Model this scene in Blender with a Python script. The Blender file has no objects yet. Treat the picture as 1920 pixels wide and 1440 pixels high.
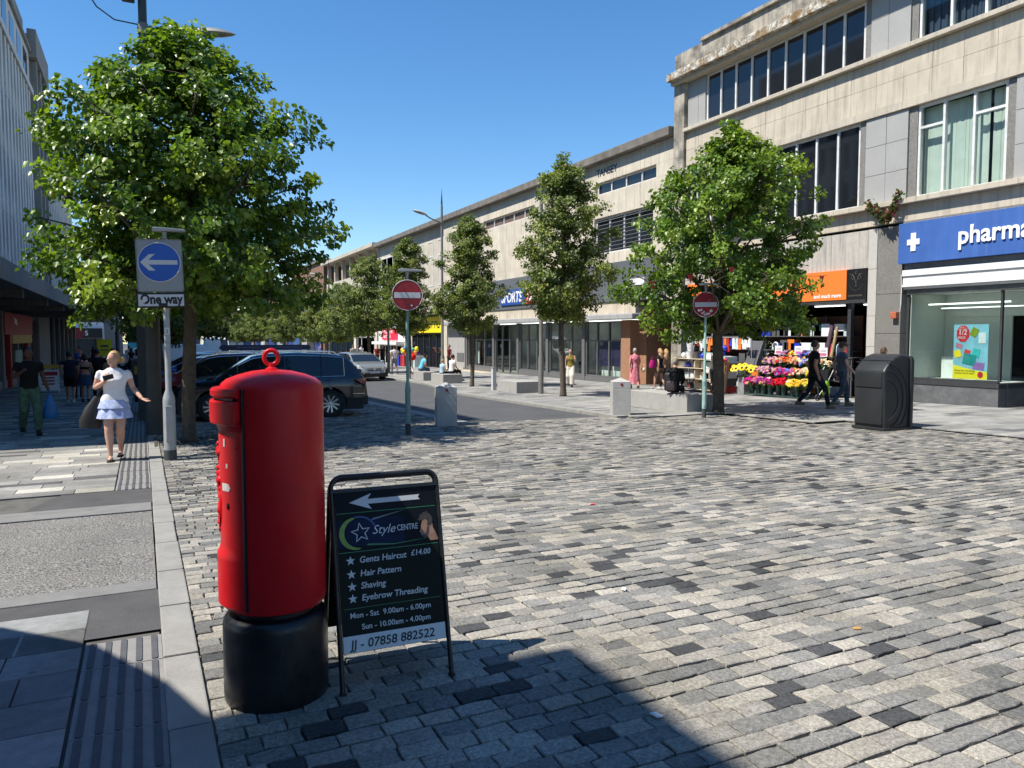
import bpy, bmesh, math, random
from mathutils import Vector, Matrix, Quaternion, noise
R = math.radians
scene = bpy.context.scene
col = scene.collection
# ---------------------------------------------------------------- camera
cd = bpy.data.cameras.new('camera'); cam = bpy.data.objects.new('camera', cd); col.objects.link(cam)
cd.sensor_width = 36; cd.lens = 27.0; cd.clip_end = 2000; cd.clip_start = .05
cam.location = (0, 0, 1.66); cam.rotation_euler = (R(90 - 3.537), 0, R(-25.721))
scene.camera = cam
# ---------------------------------------------------------------- sky and sun
SUN_EL = 57.0
w = bpy.data.worlds.new('World'); scene.world = w; w.use_nodes = True
nt = w.node_tree; bg = nt.nodes['Background']
sky = nt.nodes.new('ShaderNodeTexSky'); sky.sky_type = 'NISHITA'; sky.sun_disc = False
sky.sun_elevation = R(SUN_EL); sky.sun_rotation = R(272)
sky.altitude = 0; sky.air_density = 1.0; sky.dust_density = 0.0; sky.ozone_density = 3.5
hs_ = nt.nodes.new('ShaderNodeHueSaturation'); hs_.inputs['Saturation'].default_value = 1.24
nt.links.new(sky.outputs[0], hs_.inputs['Color']); nt.links.new(hs_.outputs[0], bg.inputs[0]); bg.inputs[1].default_value = 0.118
sl = bpy.data.lights.new('sun', 'SUN'); so = bpy.data.objects.new('sun', sl); col.objects.link(so)
sl.energy = 5.0; sl.angle = R(0.53); sl.color = (1, .95, .865)
sd = Vector((math.cos(R(SUN_EL)), -.045 * math.cos(R(SUN_EL)), -math.sin(R(SUN_EL))))
so.rotation_euler = sd.to_track_quat('-Z', 'Y').to_euler(); so.location = (-30, 10, 50)
scene.view_settings.view_transform = 'Standard'; scene.view_settings.look = 'None'
scene.view_settings.exposure = 0.60; scene.view_settings.gamma = 1
# ---------------------------------------------------------------- helpers
rnd = random.Random(7)
TMP = bpy.data.scenes.new('workbench')   # scratch scene for evaluating modifiers and text, removed at the end
def evaluated(o):
    TMP.collection.objects.link(o); vl = TMP.view_layers[0]; vl.update(); dg = vl.depsgraph; dg.update()
    me = bpy.data.meshes.new_from_object(o.evaluated_get(dg)); bpy.data.objects.remove(o); return me
def gz(y): return -.02 * y if y < 30 else -.6 - .006 * (y - 30)
class MB:
    def __init__(s): s.v = []; s.f = []; s.m = []; s.c = []
    def add(s, vs, fs, mi=0, c=None):
        o = len(s.v); s.v += [tuple(p) for p in vs]
        for f in fs: s.f.append(tuple(i + o for i in f)); s.m.append(mi); s.c.append(c)
        return s
    def box(s, x0, x1, y0, y1, z0, z1, mi=0, c=None):
        return s.add([(x0,y0,z0),(x1,y0,z0),(x1,y1,z0),(x0,y1,z0),(x0,y0,z1),(x1,y0,z1),(x1,y1,z1),(x0,y1,z1)],
            [(3,2,1,0),(4,5,6,7),(0,1,5,4),(1,2,6,5),(2,3,7,6),(3,0,4,7)], mi, c)
    def obox(s, ctr, sx, sy, sz, rz=0, mi=0, rx=0, ry=0):
        M_ = Matrix.Translation(ctr) @ Matrix.Rotation(rz,4,'Z') @ Matrix.Rotation(ry,4,'Y') @ Matrix.Rotation(rx,4,'X')
        P = [M_ @ Vector((x*sx/2,y*sy/2,z*sz/2)) for z in (-1,1) for x,y in ((-1,-1),(1,-1),(1,1),(-1,1))]
        return s.add(P, [(3,2,1,0),(4,5,6,7),(0,1,5,4),(1,2,6,5),(2,3,7,6),(3,0,4,7)], mi)
    def poly(s, pts, mi=0): return s.add(pts, [tuple(range(len(pts)))], mi)
    def prism(s, pts, d, mi=0):
        n = len(pts); d = Vector(d); P = [Vector(p) for p in pts]
        return s.add(P + [p + d for p in P], [tuple(range(n-1,-1,-1)), tuple(range(n,2*n))] + [(i,(i+1)%n,n+(i+1)%n,n+i) for i in range(n)], mi)
    def tube(s, path, rad, n=8, cap=True, mi=0, flat=None):
        P = [Vector(p) for p in path]; k = len(P)
        if not hasattr(rad, '__len__'): rad = [rad]*k
        vs = []; up = None
        for i in range(k):
            t = (P[min(i+1,k-1)] - P[max(i-1,0)]); t = t.normalized() if t.length > 1e-9 else Vector((0,0,1))
            if up is None:
                up = Vector((0,0,1)) if abs(t.z) < .9 else Vector((1,0,0))
            a = (up - t*up.dot(t)).normalized(); b = t.cross(a); up = a
            for j in range(n):
                q = 2*math.pi*j/n; r = rad[i]
                ra, rb = (r if not hasattr(r,'__len__') else r[0]), (r if not hasattr(r,'__len__') else r[1])
                vs.append(P[i] + a*math.cos(q)*ra + b*math.sin(q)*rb)
        fs = [(i*n+j, i*n+(j+1)%n, (i+1)*n+(j+1)%n, (i+1)*n+j) for i in range(k-1) for j in range(n)]
        if cap: fs += [tuple(range(n-1,-1,-1)), tuple(range((k-1)*n, k*n))]
        return s.add(vs, fs, mi)
    def ring(s, ctr, R_, r, axis='y', n=20, m=8, mi=0, a0=0, a1=2*math.pi, R2=None):
        pts = []
        full = abs(a1-a0-2*math.pi) < 1e-6; R2 = R2 or R_
        vs = []; cnt = n if full else n+1
        for i in range(cnt):
            a = a0 + (a1-a0)*i/n
            for j in range(m):
                b = 2*math.pi*j/m; q = r*math.cos(b); h = r*math.sin(b)
                u, v_ = (R_+q)*math.cos(a), (R2+q)*math.sin(a)
                p = {'y':(u,h,v_),'x':(h,u,v_),'z':(u,v_,h)}[axis]
                vs.append(Vector(ctr)+Vector(p))
        fs = [(i*m+j, i*m+(j+1)%m, ((i+1)%cnt)*m+(j+1)%m, ((i+1)%cnt)*m+j) for i in range(n if full else n) for j in range(m)]
        return s.add(vs, fs, mi)
    def lathe(s, prof, n=24, ctr=(0,0,0), mi=0, a0=0, a1=2*math.pi, axis='z'):
        c = Vector(ctr); full = abs(a1-a0-2*math.pi) < 1e-6; cnt = n if full else n+1
        vs = []
        for r, z in prof:
            for j in range(cnt):
                a = a0+(a1-a0)*j/n
                p = (r*math.cos(a), r*math.sin(a), z)
                if axis == 'y': p = (p[0], p[2], p[1])
                if axis == 'x': p = (p[2], p[0], p[1])
                vs.append(c+Vector(p))
        k = len(prof)
        fs = [(i*cnt+j, i*cnt+(j+1)%cnt, (i+1)*cnt+(j+1)%cnt, (i+1)*cnt+j) for i in range(k-1) for j in range(n)]
        return s.add(vs, fs, mi)
    def ell(s, ctr, rx, ry, rz, n=12, m=8, mi=0, rot=None):
        c = Vector(ctr); vs = []
        for i in range(m+1):
            t = math.pi*i/m
            for j in range(n):
                a = 2*math.pi*j/n
                p = Vector((rx*math.sin(t)*math.cos(a), ry*math.sin(t)*math.sin(a), rz*math.cos(t)))
                vs.append(c + (rot @ p if rot else p))
        fs = [(i*n+j, (i+1)*n+j, (i+1)*n+(j+1)%n, i*n+(j+1)%n) for i in range(m) for j in range(n)]
        return s.add(vs, fs, mi)
    def mesh(s, name, mats, smooth=False, bev=0, off=None, merge=False, bseg=2):
        me = bpy.data.meshes.new(name)
        V = s.v if off is None else [(a-off[0], b-off[1], c-off[2]) for a,b,c in s.v]
        me.from_pydata(V, [], s.f)
        mats = mats if isinstance(mats, (list, tuple)) else [mats]
        for m in mats: me.materials.append(m)
        if len(mats) > 1: me.polygons.foreach_set('material_index', s.m)
        if s.c and s.c[0] is not None:
            at = me.attributes.new('Col', 'FLOAT_COLOR', 'FACE')
            at.data.foreach_set('color', [x for c in s.c for x in (c[0],c[1],c[2],1)])
        if bev or merge:
            b = bmesh.new(); b.from_mesh(me)
            if merge: bmesh.ops.remove_doubles(b, verts=b.verts, dist=merge if merge is not True else 1e-4)
            bmesh.ops.recalc_face_normals(b, faces=b.faces)
            if bev:
                es = [e for e in b.edges if len(e.link_faces)==2 and e.calc_face_angle(0) > .5]
                bmesh.ops.bevel(b, geom=es, offset=bev, segments=bseg, affect='EDGES', profile=.6)
            b.to_mesh(me); b.free()
        if smooth:
            me.polygons.foreach_set('use_smooth', [True]*len(me.polygons))
            if smooth is not True: me.set_sharp_from_angle(angle=R(smooth))
        me.update(); return me
def root_of(o):
    while o.parent: o = o.parent
    return o
def link(name, me, parent=None, label=None, cat=None, group=None, kind=None, loc=None, rz=0):
    o = bpy.data.objects.new(name, me); col.objects.link(o)
    if parent: o.parent = parent
    if loc is not None: o.location = loc
    if rz: o.rotation_euler = (0,0,rz)
    if label: o['label'] = label
    if cat: o['category'] = cat
    if group: o['group'] = group
    if kind: o['kind'] = kind
    return o
def thing(name, label, cat, loc=(0,0,0), rz=0, group=None, kind=None):
    return link(name, None, None, label, cat, group, kind, loc, rz)
def part(name, mb, mats, parent, smooth=False, bev=0, world=False, label=None, kind=None, merge=False, bseg=2):
    off = root_of(parent).location if (world and parent) else None
    return link(name, mb.mesh(name, mats, smooth, bev, off, merge, bseg), parent, label, kind=kind)
def pbox(name, parent, b, mat, bev=0, world=True, label=None):
    return part(name, MB().box(*b), mat, parent, bev=bev, world=world, label=label)
def struct(name, mb, mats, smooth=False):
    return link(name, mb.mesh(name, mats, smooth) if mb.v else None, None, kind='structure')
def copy_tree(o, parent=None, label=None, group=None, loc=None, rz=None):
    c = o.copy(); col.objects.link(c); c.parent = parent
    if parent is None:
        if label: c['label'] = label
        if group: c['group'] = group
        if loc is not None: c.location = loc
        if rz is not None: c.rotation_euler = (0,0,rz)
    for ch in list(o.children): copy_tree(ch, c)
    return c
def text(name, s, size, mat, parent, M_, extrude=.0, shear=0, align='LEFT', world=True, bold=0, sx=1.0, label=None, space=1.0):
    cu = bpy.data.curves.new(name, 'FONT'); cu.body = s; cu.size = size; cu.extrude = extrude; cu.shear = shear
    cu.align_x = align; cu.resolution_u = 3; cu.offset = bold; cu.space_character = space
    me = evaluated(bpy.data.objects.new(name, cu)); bpy.data.curves.remove(cu)
    me.transform(M_ @ Matrix.Diagonal((sx,1,1,1)))
    if world: me.transform(Matrix.Translation(-root_of(parent).location))
    me.materials.clear(); me.materials.append(mat); me.name = name
    return link(name, me, parent, label)
def frame(o, x, y):   # text frame: origin, local x axis, local y axis
    x = Vector(x).normalized(); y = Vector(y); y = (y - x*x.dot(y)).normalized(); z = x.cross(y)
    return Matrix(((x.x,y.x,z.x,o[0]),(x.y,y.y,z.y,o[1]),(x.z,y.z,z.z,o[2]),(0,0,0,1)))
# ---------------------------------------------------------------- materials
_m = {}
def newmat(name):
    m = bpy.data.materials.new(name); m.use_nodes = True; return m, m.node_tree, m.node_tree.nodes['Principled BSDF']
def _noise(t, vec, scale, detail=4, rough=.6):
    n = t.nodes.new('ShaderNodeTexNoise'); n.inputs['Scale'].default_value = scale; n.inputs['Detail'].default_value = detail
    n.inputs['Roughness'].default_value = rough; t.links.new(vec, n.inputs['Vector']); return n
def _ramp(t, fac, a, b, c0, c1):
    r = t.nodes.new('ShaderNodeValToRGB'); e = r.color_ramp.elements; e[0].position = a; e[1].position = b
    e[0].color = (*c0,1); e[1].color = (*c1,1); t.links.new(fac, r.inputs[0]); return r
def _mix(t, mode, fac, a, b):
    m = t.nodes.new('ShaderNodeMix'); m.data_type = 'RGBA'; m.blend_type = mode
    for k, x in ((0,fac),(6,a),(7,b)):
        if hasattr(x, 'is_linked'): t.links.new(x, m.inputs[k])
        else: m.inputs[k].default_value = x if k == 0 else (*x,1)
    return m.outputs[2]
def M(name, c, rough=.6, metal=0, var=.12, vs=6., bump=0, bs=80., spec=.5, coat=0, dirt=None, ds=1.5, da=.5, streak=None, sk=.5, grain=0, gs=200., wr=False, dr=(.5,.72)):
    if name in _m: return _m[name]
    m, t, b = newmat(name); tc = t.nodes.new('ShaderNodeTexCoord'); v = tc.outputs['Object']
    n = _noise(t, v, vs)
    lo = tuple(max(0,x*(1-var)) for x in c); hi = tuple(min(1,x*(1+var)) for x in c)
    o = _ramp(t, n.outputs[0], .3, .7, lo, hi).outputs[0]
    if grain:
        g = _noise(t, v, gs, 2, .7); o = _mix(t, 'MULTIPLY', 1., o, _ramp(t, g.outputs[0], .35, .65, (1-grain,)*3, (1,)*3).outputs[0])
    if dirt:
        d = _noise(t, v, ds, 8, .65); o = _mix(t, 'MIX', _ramp(t, d.outputs[0], dr[0], dr[1], (0,0,0), (da,)*3).outputs[0], o, dirt)
    if streak:
        mp = t.nodes.new('ShaderNodeMapping'); mp.inputs['Scale'].default_value = (3,3,.22); t.links.new(v, mp.inputs[0])
        d = _noise(t, mp.outputs[0], 2.2, 8, .62); o = _mix(t, 'MIX', _ramp(t, d.outputs[0], .48, .75, (0,0,0), (sk,)*3).outputs[0], o, streak)
    t.links.new(o, b.inputs['Base Color'])
    b.inputs['Roughness'].default_value = rough; b.inputs['Metallic'].default_value = metal
    b.inputs['Specular IOR Level'].default_value = spec; b.inputs['Coat Weight'].default_value = coat; b.inputs['Coat Roughness'].default_value = .06
    if wr:
        q = _noise(t, v, vs*4, 5); t.links.new(_ramp(t, q.outputs[0], .3, .75, (rough*.75,)*3, (min(1,rough*1.5),)*3).outputs[0], b.inputs['Roughness'])
    if bump:
        q = _noise(t, v, bs, 4); bp = t.nodes.new('ShaderNodeBump'); bp.inputs['Strength'].default_value = bump; bp.inputs['Distance'].default_value = .01
        t.links.new(q.outputs[0], bp.inputs['Height']); t.links.new(bp.outputs[0], b.inputs['Normal'])
    _m[name] = m; return m
def MA(name, rough=.75, vs=25., var=.3, bump=.5, bs=60., spec=.3, grain=.3, stain=.25, gsc=260, gum=False):
    m, t, b = newmat(name); tc = t.nodes.new('ShaderNodeTexCoord'); g = t.nodes.new('ShaderNodeNewGeometry'); v = g.outputs['Position']
    a = t.nodes.new('ShaderNodeAttribute'); a.attribute_name = 'Col'
    n = _noise(t, v, vs, 5); o = _mix(t, 'MULTIPLY', 1., a.outputs[0], _ramp(t, n.outputs[0], .3, .7, (1-var,)*3, (1+var*.5,)*3).outputs[0])
    if grain: o = _mix(t, 'MULTIPLY', 1., o, _ramp(t, _noise(t, v, gsc, 3, .8).outputs[0], .35, .6, (1-grain,)*3, (1.05,)*3).outputs[0])
    if stain: o = _mix(t, 'MULTIPLY', 1., o, _ramp(t, _noise(t, v, 1.1, 6).outputs[0], .35, .65, (1-stain,1-stain,1-stain*1.1), (1.04,)*3).outputs[0])
    if gum:   # trodden gum and drips: small dark and pale spots
        for sc, rad, c in ((1.7,.045,(.10,.10,.10)), (2.6,.03,(.5,.48,.45))):
            vo = t.nodes.new('ShaderNodeTexVoronoi'); vo.inputs['Scale'].default_value = sc; t.links.new(v, vo.inputs['Vector'])
            o = _mix(t, 'MIX', _ramp(t, vo.outputs['Distance'], rad*.7, rad, (.6,)*3, (0,)*3).outputs[0], o, c)
    t.links.new(o, b.inputs['Base Color']); b.inputs['Roughness'].default_value = rough; b.inputs['Specular IOR Level'].default_value = spec
    if bump:
        q = _noise(t, v, bs, 5); bp = t.nodes.new('ShaderNodeBump'); bp.inputs['Strength'].default_value = bump; bp.inputs['Distance'].default_value = .006
        t.links.new(q.outputs[0], bp.inputs['Height']); t.links.new(bp.outputs[0], b.inputs['Normal'])
    return m
def glass(name, tint=(.9,.95,.93), refl=1.0):
    m = bpy.data.materials.new(name); m.use_nodes = True; t = m.node_tree; t.nodes.clear()
    o = t.nodes.new('ShaderNodeOutputMaterial'); mx = t.nodes.new('ShaderNodeMixShader'); tr = t.nodes.new('ShaderNodeBsdfTransparent')
    gl = t.nodes.new('ShaderNodeBsdfGlossy'); gl.inputs['Roughness'].default_value = .02; tr.inputs[0].default_value = (*tint,1)
    lw = t.nodes.new('ShaderNodeLayerWeight'); lw.inputs[0].default_value = .5
    pw = t.nodes.new('ShaderNodeMath'); pw.operation = 'POWER'; pw.inputs[1].default_value = 4.5; t.links.new(lw.outputs['Facing'], pw.inputs[0])
    ma = t.nodes.new('ShaderNodeMath'); ma.operation = 'MULTIPLY_ADD'; ma.inputs[1].default_value = .85*refl; ma.inputs[2].default_value = .045*refl; t.links.new(pw.outputs[0], ma.inputs[0])
    t.links.new(ma.outputs[0], mx.inputs[0]); t.links.new(tr.outputs[0], mx.inputs[1]); t.links.new(gl.outputs[0], mx.inputs[2]); t.links.new(mx.outputs[0], o.inputs[0])
    return m
def emit(name, c, s):
    m = bpy.data.materials.new(name); m.use_nodes = True; t = m.node_tree; b = t.nodes['Principled BSDF']
    b.inputs['Emission Color'].default_value = (*c,1); b.inputs['Emission Strength'].default_value = s; return m
GLASS = glass('shop_glass'); 
DARKGLASS = M('dark_window_glass', (.012,.014,.018), .04, var=.2, vs=.6, spec=.6)
# ---------------------------------------------------------------- ground
ASPH = M('asphalt', (.085,.087,.09), .85, var=.15, vs=1.2, bump=.6, bs=120, grain=.35, gs=150)
ASPH_L = M('worn_asphalt', (.33,.315,.29), .9, var=.12, vs=1.5, bump=1., bs=70, grain=.95, gs=70, dirt=(.14,.135,.13), ds=1.2, da=.35)
TAR = M('patched_tarmac', (.088,.085,.085), .9, var=.18, vs=3, bump=.7, bs=140, grain=.3, gs=160)
JOINT = M('joint_sand', (.22,.195,.16), .95, var=.35, vs=9, bump=.6, bs=90, grain=.3)
BED = M('pavement_bedding', (.10,.095,.085), .95, var=.3, vs=6)
GRAN = M('granite_kerb', (.31,.30,.275), .8, var=.12, vs=5, bump=.3, bs=120, grain=.3, gs=220, dirt=(.17,.16,.15), ds=2.2, da=.6)
SETT = MA('sett_stone', .85, 52, .42, .7, 60, .18, .45, .30, 150, True)
SLAB = MA('paving_slab', .85, 14, .18, .3, 90, .2, .22, .32, 200, True)
def sheet(pts_x0, pts_x1, ys, dz):   # strip that follows the ground between x0(y) and x1(y)
    b = MB(); v = []
    for y in ys: v += [(pts_x0(y), y, gz(y)+dz), (pts_x1(y), y, gz(y)+dz)]
    b.add(v, [(2*i, 2*i+1, 2*i+3, 2*i+2) for i in range(len(ys)-1)]); return b
K = lambda c: (lambda y: c)
struct('ground', sheet(K(-400), K(400), [-60, 0, 30, 100, 300, 900], -.2), ASPH)
# right-hand kerb line of the road
def kx(y):
    for (a, xa), (b, xb) in (((15.5,10.34),(27.4,10.9)), ((27.4,10.9),(35,12.25)), ((35,12.25),(400,12.3))):
        if y <= b: return xa + (xb-xa)*(max(y,a)-a)/(b-a)
    return 12.3
ys = [16.1, 20, 24, 27.4, 30, 35, 60, 120, 300]
struct('road', sheet(K(6.55), lambda y: kx(y)+.02, ys, -.03), ASPH)
struct('side_road', MB().add([(-60,6.14,gz(6.14)-.012),(.05,6.14,gz(6.14)-.012),(.05,8.93,gz(8.93)-.012),(-60,8.93,gz(8.93)-.012)], [(0,1,2,3)]), ASPH_L)
tp = struct('tarmac_patch', MB().add([(-.42,5.02,gz(5)-.006),(.06,5.02,gz(5)-.006),(.06,5.9,gz(5.9)-.006),(-.42,5.9,gz(5.9)-.006)], [(0,1,2,3)]).add([(-6,5.62,gz(5.6)-.007),(-.42,5.62,gz(5.6)-.007),(-.42,5.9,gz(5.9)-.007),(-6,5.9,gz(5.9)-.007)], [(0,1,2,3)]).add([(-1.2,9.42,gz(9.42)-.006),(.06,9.42,gz(9.42)-.006),(.06,10.42,gz(10.42)-.006),(-.9,10.42,gz(10.42)-.006)], [(0,1,2,3)]), TAR)
# --- setts
bed = sheet(K(.22), K(14.2), [-1, 2, 6, 10, 12.2], -.022); 
sp = struct('sett_paving', bed, JOINT)
b2 = MB()
for y0, y1, xa, xb in ((12.2,16.35,.22,13.2), (16.35,60,.22,6.6)):
    b2.add([(xa,y0,gz(y0)-.0225),(xb,y0,gz(y0)-.0225),(xb,min(y1,30),gz(min(y1,30))-.0225),(xa,min(y1,30),gz(min(y1,30))-.0225)], [(0,1,2,3)])
b2.add([(.22,30,gz(30)-.024),(6.6,30,gz(30)-.024),(6.6,120,gz(120)-.024),(.22,120,gz(120)-.024)], [(0,1,2,3)])
part('bedding', b2, JOINT, sp)
CLS = [((.47,.432,.37),.24), ((.385,.36,.318),.20), ((.29,.282,.262),.34), ((.23,.226,.215),.15), ((.085,.086,.088),.07)]
def sett_col(r):
    q = r.random(); a = 0
    for c, p in CLS:
        a += p
        if q < a: break
    k = r.uniform(.85, 1.12); return tuple(x*k for x in c)
def sett_geo(b, x0, x1, y0, y1, z, c, r, hi, dz=lambda y: 0):
    j = lambda s=.006: r.uniform(-s, s)
    tx, ty, h = r.gauss(0,.008), r.gauss(0,.014), r.gauss(0,.0018)
    cx, cy = (x0+x1)/2, (y0+y1)/2
    P = lambda x, y, d: (x, y, z + dz(y) + h + (x-cx)*tx + (y-cy)*ty - d)
    base = [(x0+j(),y0+j()),(x1+j(),y0+j()),(x1+j(),y1+j()),(x0+j(),y1+j())]
    if hi:   # rounded, split-faced top: a mid point on each long edge, a chamfer and sides
        g = .005
        xm = cx + j(.03)
        o = [base[0], (xm, y0+j(.008)), base[1], (x1+j(.004), cy), base[2], (cx+j(.03), y1+j(.008)), base[3], (x0+j(.004), cy)]
        t = [(cx+(x-cx)*(1-g/(.5*(x1-x0))), cy+(y-cy)*(1-g/(.5*(y1-y0)))) for x, y in o]
        vs = [P(x,y,.035) for x,y in o] + [P(x,y,.004+abs(j(.001))) for x,y in o] + [P(x,y,j(.0012)) for x,y in t] + [P(cx+j(.02),cy+j(.01),-.0015+j(.001))]
        fs = [(i,(i+1)%8,8+(i+1)%8,8+i) for i in range(8)] + [(8+i,8+(i+1)%8,16+(i+1)%8,16+i) for i in range(8)] + [(16+i,16+(i+1)%8,24) for i in range(8)]
    else:
        t = [(cx+(x-cx)*.95, cy+(y-cy)*.9) for x, y in base]
        vs = [P(x,y,.032) for x,y in base] + [P(x,y,0) for x,y in t]
        fs = [(i,(i+1)%4,4+(i+1)%4,4+i) for i in range(4)] + [(4,5,6,7)]
    b.add(vs, fs, 0, c)
r = random.Random(11)
cells = []
y = .9; row = 0
def upper(x): return 16.42 - (x-6.69)*.16 if x > 6.6 else 60
while y < 27:
    wd = r.uniform(.112,.127); x = .25 + r.uniform(.09,.13) if row % 2 else .25
    wob = lambda xx, s=row: .012*math.sin(xx*1.3+s*.9)
    xr = 14.15 if y < 12.25 else (13.2 if y < 16.5 else 6.5)
    if row % 2 and x > .3: cells.append((.25, x-.012, y, y+wd-.013))
    while x < xr:
        L = r.choices((r.uniform(.168,.198), r.uniform(.13,.225)), (.75,.25))[0]; x2 = min(x+L, xr)
        cy = y + wd/2
        if x2-x > .06 and cy < upper(x) and math.atan2(x, cy+.6) < R(73) and not (12.1 < cy and x > 13.0):
            o = wob(x); cells.append((x, x2-r.uniform(.006,.012), y+o, y+o+wd-r.uniform(.009,.015)))
        x = x2
    y += wd; row += 1
def dist(c): return math.hypot((c[0]+c[1])/2, (c[2]+c[3])/2)
def inframe(c):
    a = math.degrees(math.atan2((c[0]+c[1])/2, (c[2]+c[3])/2)); return -8 < a < 58 and dist(c) > 2.9
near = sorted([c for c in cells if inframe(c)], key=dist)[:300]; nset = set(near)
stuff = MB()
for c in cells:
    if c in nset: continue
    d = dist(c); sett_geo(stuff, *c, 0, sett_col(r), r, d < 9, gz)
part('setts', stuff, SETT, sp, kind='stuff')
var = []
for k in range(36):
    b = MB(); sett_geo(b, -.5*.2, .5*.2, -.5*.105, .5*.105, 0, sett_col(r), r, True); var.append(b.mesh('sett', SETT))
for c in near:
    o = link('sett', r.choice(var), sp); o.location = ((c[0]+c[1])/2, (c[2]+c[3])/2, gz((c[2]+c[3])/2)); o.scale = ((c[1]-c[0])/.2, (c[3]-c[2])/.105, 1)
    o.rotation_euler = (0, 0, math.pi*r.randint(0,1) + r.uniform(-.015,.015))
# --- kerb between setts and pavement
kb = struct('kerb', MB(), GRAN)
y = 1.0; n = 0
while y < 75:
    L = r.uniform(.82,1.0) if y < 26 else 6
    b = MB(); z0, z1 = gz(y), gz(y+L)
    x0, x1 = .062+r.uniform(-.004,.004), .238+r.uniform(-.006,.006); e = .008; h = .012+r.uniform(-.003,.003)
    vs = [(x0,y+e,z0-.1),(x1,y+e,z0-.1),(x1,y+L-e,z1-.1),(x0,y+L-e,z1-.1),(x0,y+e,z0+h),(x1,y+e,z0+h),(x1,y+L-e,z1+h),(x0,y+L-e,z1+h)]
    b.add(vs, [(4,5,6,7),(0,1,5,4),(1,2,6,5),(2,3,7,6),(3,0,4,7)])
    k = r.uniform(.85,1.1)
    part('kerb_stone', b, GRAN, kb, bev=.009); y += L
# light border strips of the side road and of the parking bays, kerb of the right pavement
EDG = M('worn_edging', (.22,.215,.205), .85, var=.12, vs=5, bump=.3, bs=120, grain=.3, gs=220, dirt=(.12,.115,.11), ds=3, da=.5)
for nm, strips in (('granite_edging', [(-7,.05,5.9,6.13,1.1), (-7,.05,8.94,9.41,1.25)]),):
    ge = struct(nm, MB(), GRAN)
    for x0, x1, y0, y1, L in strips:
        x = x1
        while x > x0:
            l = L*r.uniform(.8,1.5); b = MB().box(x-l+.01, x, y0, y1, gz(y0)-.1, gz(y0)+.002)
            b.v = [(a, bb, c-(bb-y0)*.02) for a,bb,c in b.v]
            part('edging_stone', b, EDG, ge, bev=.006); x -= l
ge = struct('bay_edging', MB(), GRAN); y = 16.6
while y < 60:
    L = r.uniform(.9,1.1) if y < 30 else 5
    b = MB(); b.add([(6.5,y,gz(y)+.004),(6.85,y,gz(y)+.004),(6.85,y+L-.012,gz(y+L)+.004),(6.5,y+L-.012,gz(y+L)+.004),(6.5,y,gz(y)-.1),(6.85,y,gz(y)-.1),(6.85,y+L-.012,gz(y+L)-.1),(6.5,y+L-.012,gz(y+L)-.1)], [(0,1,2,3),(4,5,1,0),(5,6,2,1),(7,4,0,3)])
    part('edging_stone', b, GRAN, ge); y += L
ge = struct('road_kerb', MB(), GRAN); y = 15.6
while y < 90:
    L = r.uniform(.9,1.1) if y < 40 else 6
    a0, a1 = kx(y), kx(y+L); h = .045
    b = MB().add([(a0,y,gz(y)+h),(a0+.32,y,gz(y)+h),(a1+.32,y+L-.012,gz(y+L)+h),(a1,y+L-.012,gz(y+L)+h),(a0,y,gz(y)-.1),(a0+.32,y,gz(y)-.1),(a1+.32,y+L-.012,gz(y+L)-.1),(a1,y+L-.012,gz(y+L)-.1)], [(0,1,2,3),(4,5,1,0),(5,6,2,1),(7,4,0,3)])
    part('kerb_stone', b, GRAN, ge); y += L
# --- tactile paving beside the kerb
TLIGHT = M('tactile_concrete', (.25,.24,.225), .85, var=.1, vs=8, bump=.3, bs=150, grain=.2)
TDARK = M('tactile_rib', (.085,.088,.095), .75, var=.15, vs=10, bump=.3, bs=150, grain=.2)
tm = MB(); tm.box(-.195,.195,-.2,.2,-.06,-.002)
for i in range(5):
    xx = -.156 + i*.078; L = .178; ww = .0165
    pts = [(xx+ww*math.cos(a), (L if math.sin(a) > 0 else -L) + ww*math.sin(a)*.9, -.002) for a in [2*math.pi*k/10+.31 for k in range(10)]]
    tm.prism(pts, (0,0,.006), 1)
tme = tm.mesh('tactile_slab', [TLIGHT, TDARK])
ta = struct('tactile_paving', MB(), TLIGHT)
for y0, n in ((1.48, 9), (10.63, 46)):
    for i in range(n):
        yy = y0 + i*.404; o = link('tactile_slab', tme, ta); o.location = (-.138 + r.uniform(-.003,.003), yy, gz(yy)+.001+r.uniform(-.002,.002)); o.rotation_euler = (-.02, 0, 0)
# --- left pavement slabs
pv = struct('pavement', sheet(K(-9), K(.05), [9.4, 20, 30, 60, 140, 300], -.022), BED)
part('bedding', sheet(K(-9), K(.05), [-6, 0, 5.9], -.022), BED, pv)
def slab(b, x0, x1, y0, y1, c, h=0):
    e = .004
    zs = lambda y: gz(y)+h
    o = [(x0+e,y0+e),(x1-e,y0+e),(x1-e,y1-e),(x0+e,y1-e)]; g = .004
    t = [(x0+e+g,y0+e+g),(x1-e-g,y0+e+g),(x1-e-g,y1-e-g),(x0+e+g,y1-e-g)]
    b.add([(x,y,zs(y)-.02) for x,y in o] + [(x,y,zs(y)-.003) for x,y in o] + [(x,y,zs(y)) for x,y in t],
        [(i,(i+1)%4,4+(i+1)%4,4+i) for i in range(4)] + [(4+i,4+(i+1)%4,8+(i+1)%4,8+i) for i in range(4)] + [(8,9,10,11)], 0, c)
SC = [(.50,.475,.42),(.33,.32,.30),(.26,.255,.245),(.13,.13,.13),(.30,.29,.275)]
sl_all = []
y = 10.44
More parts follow.
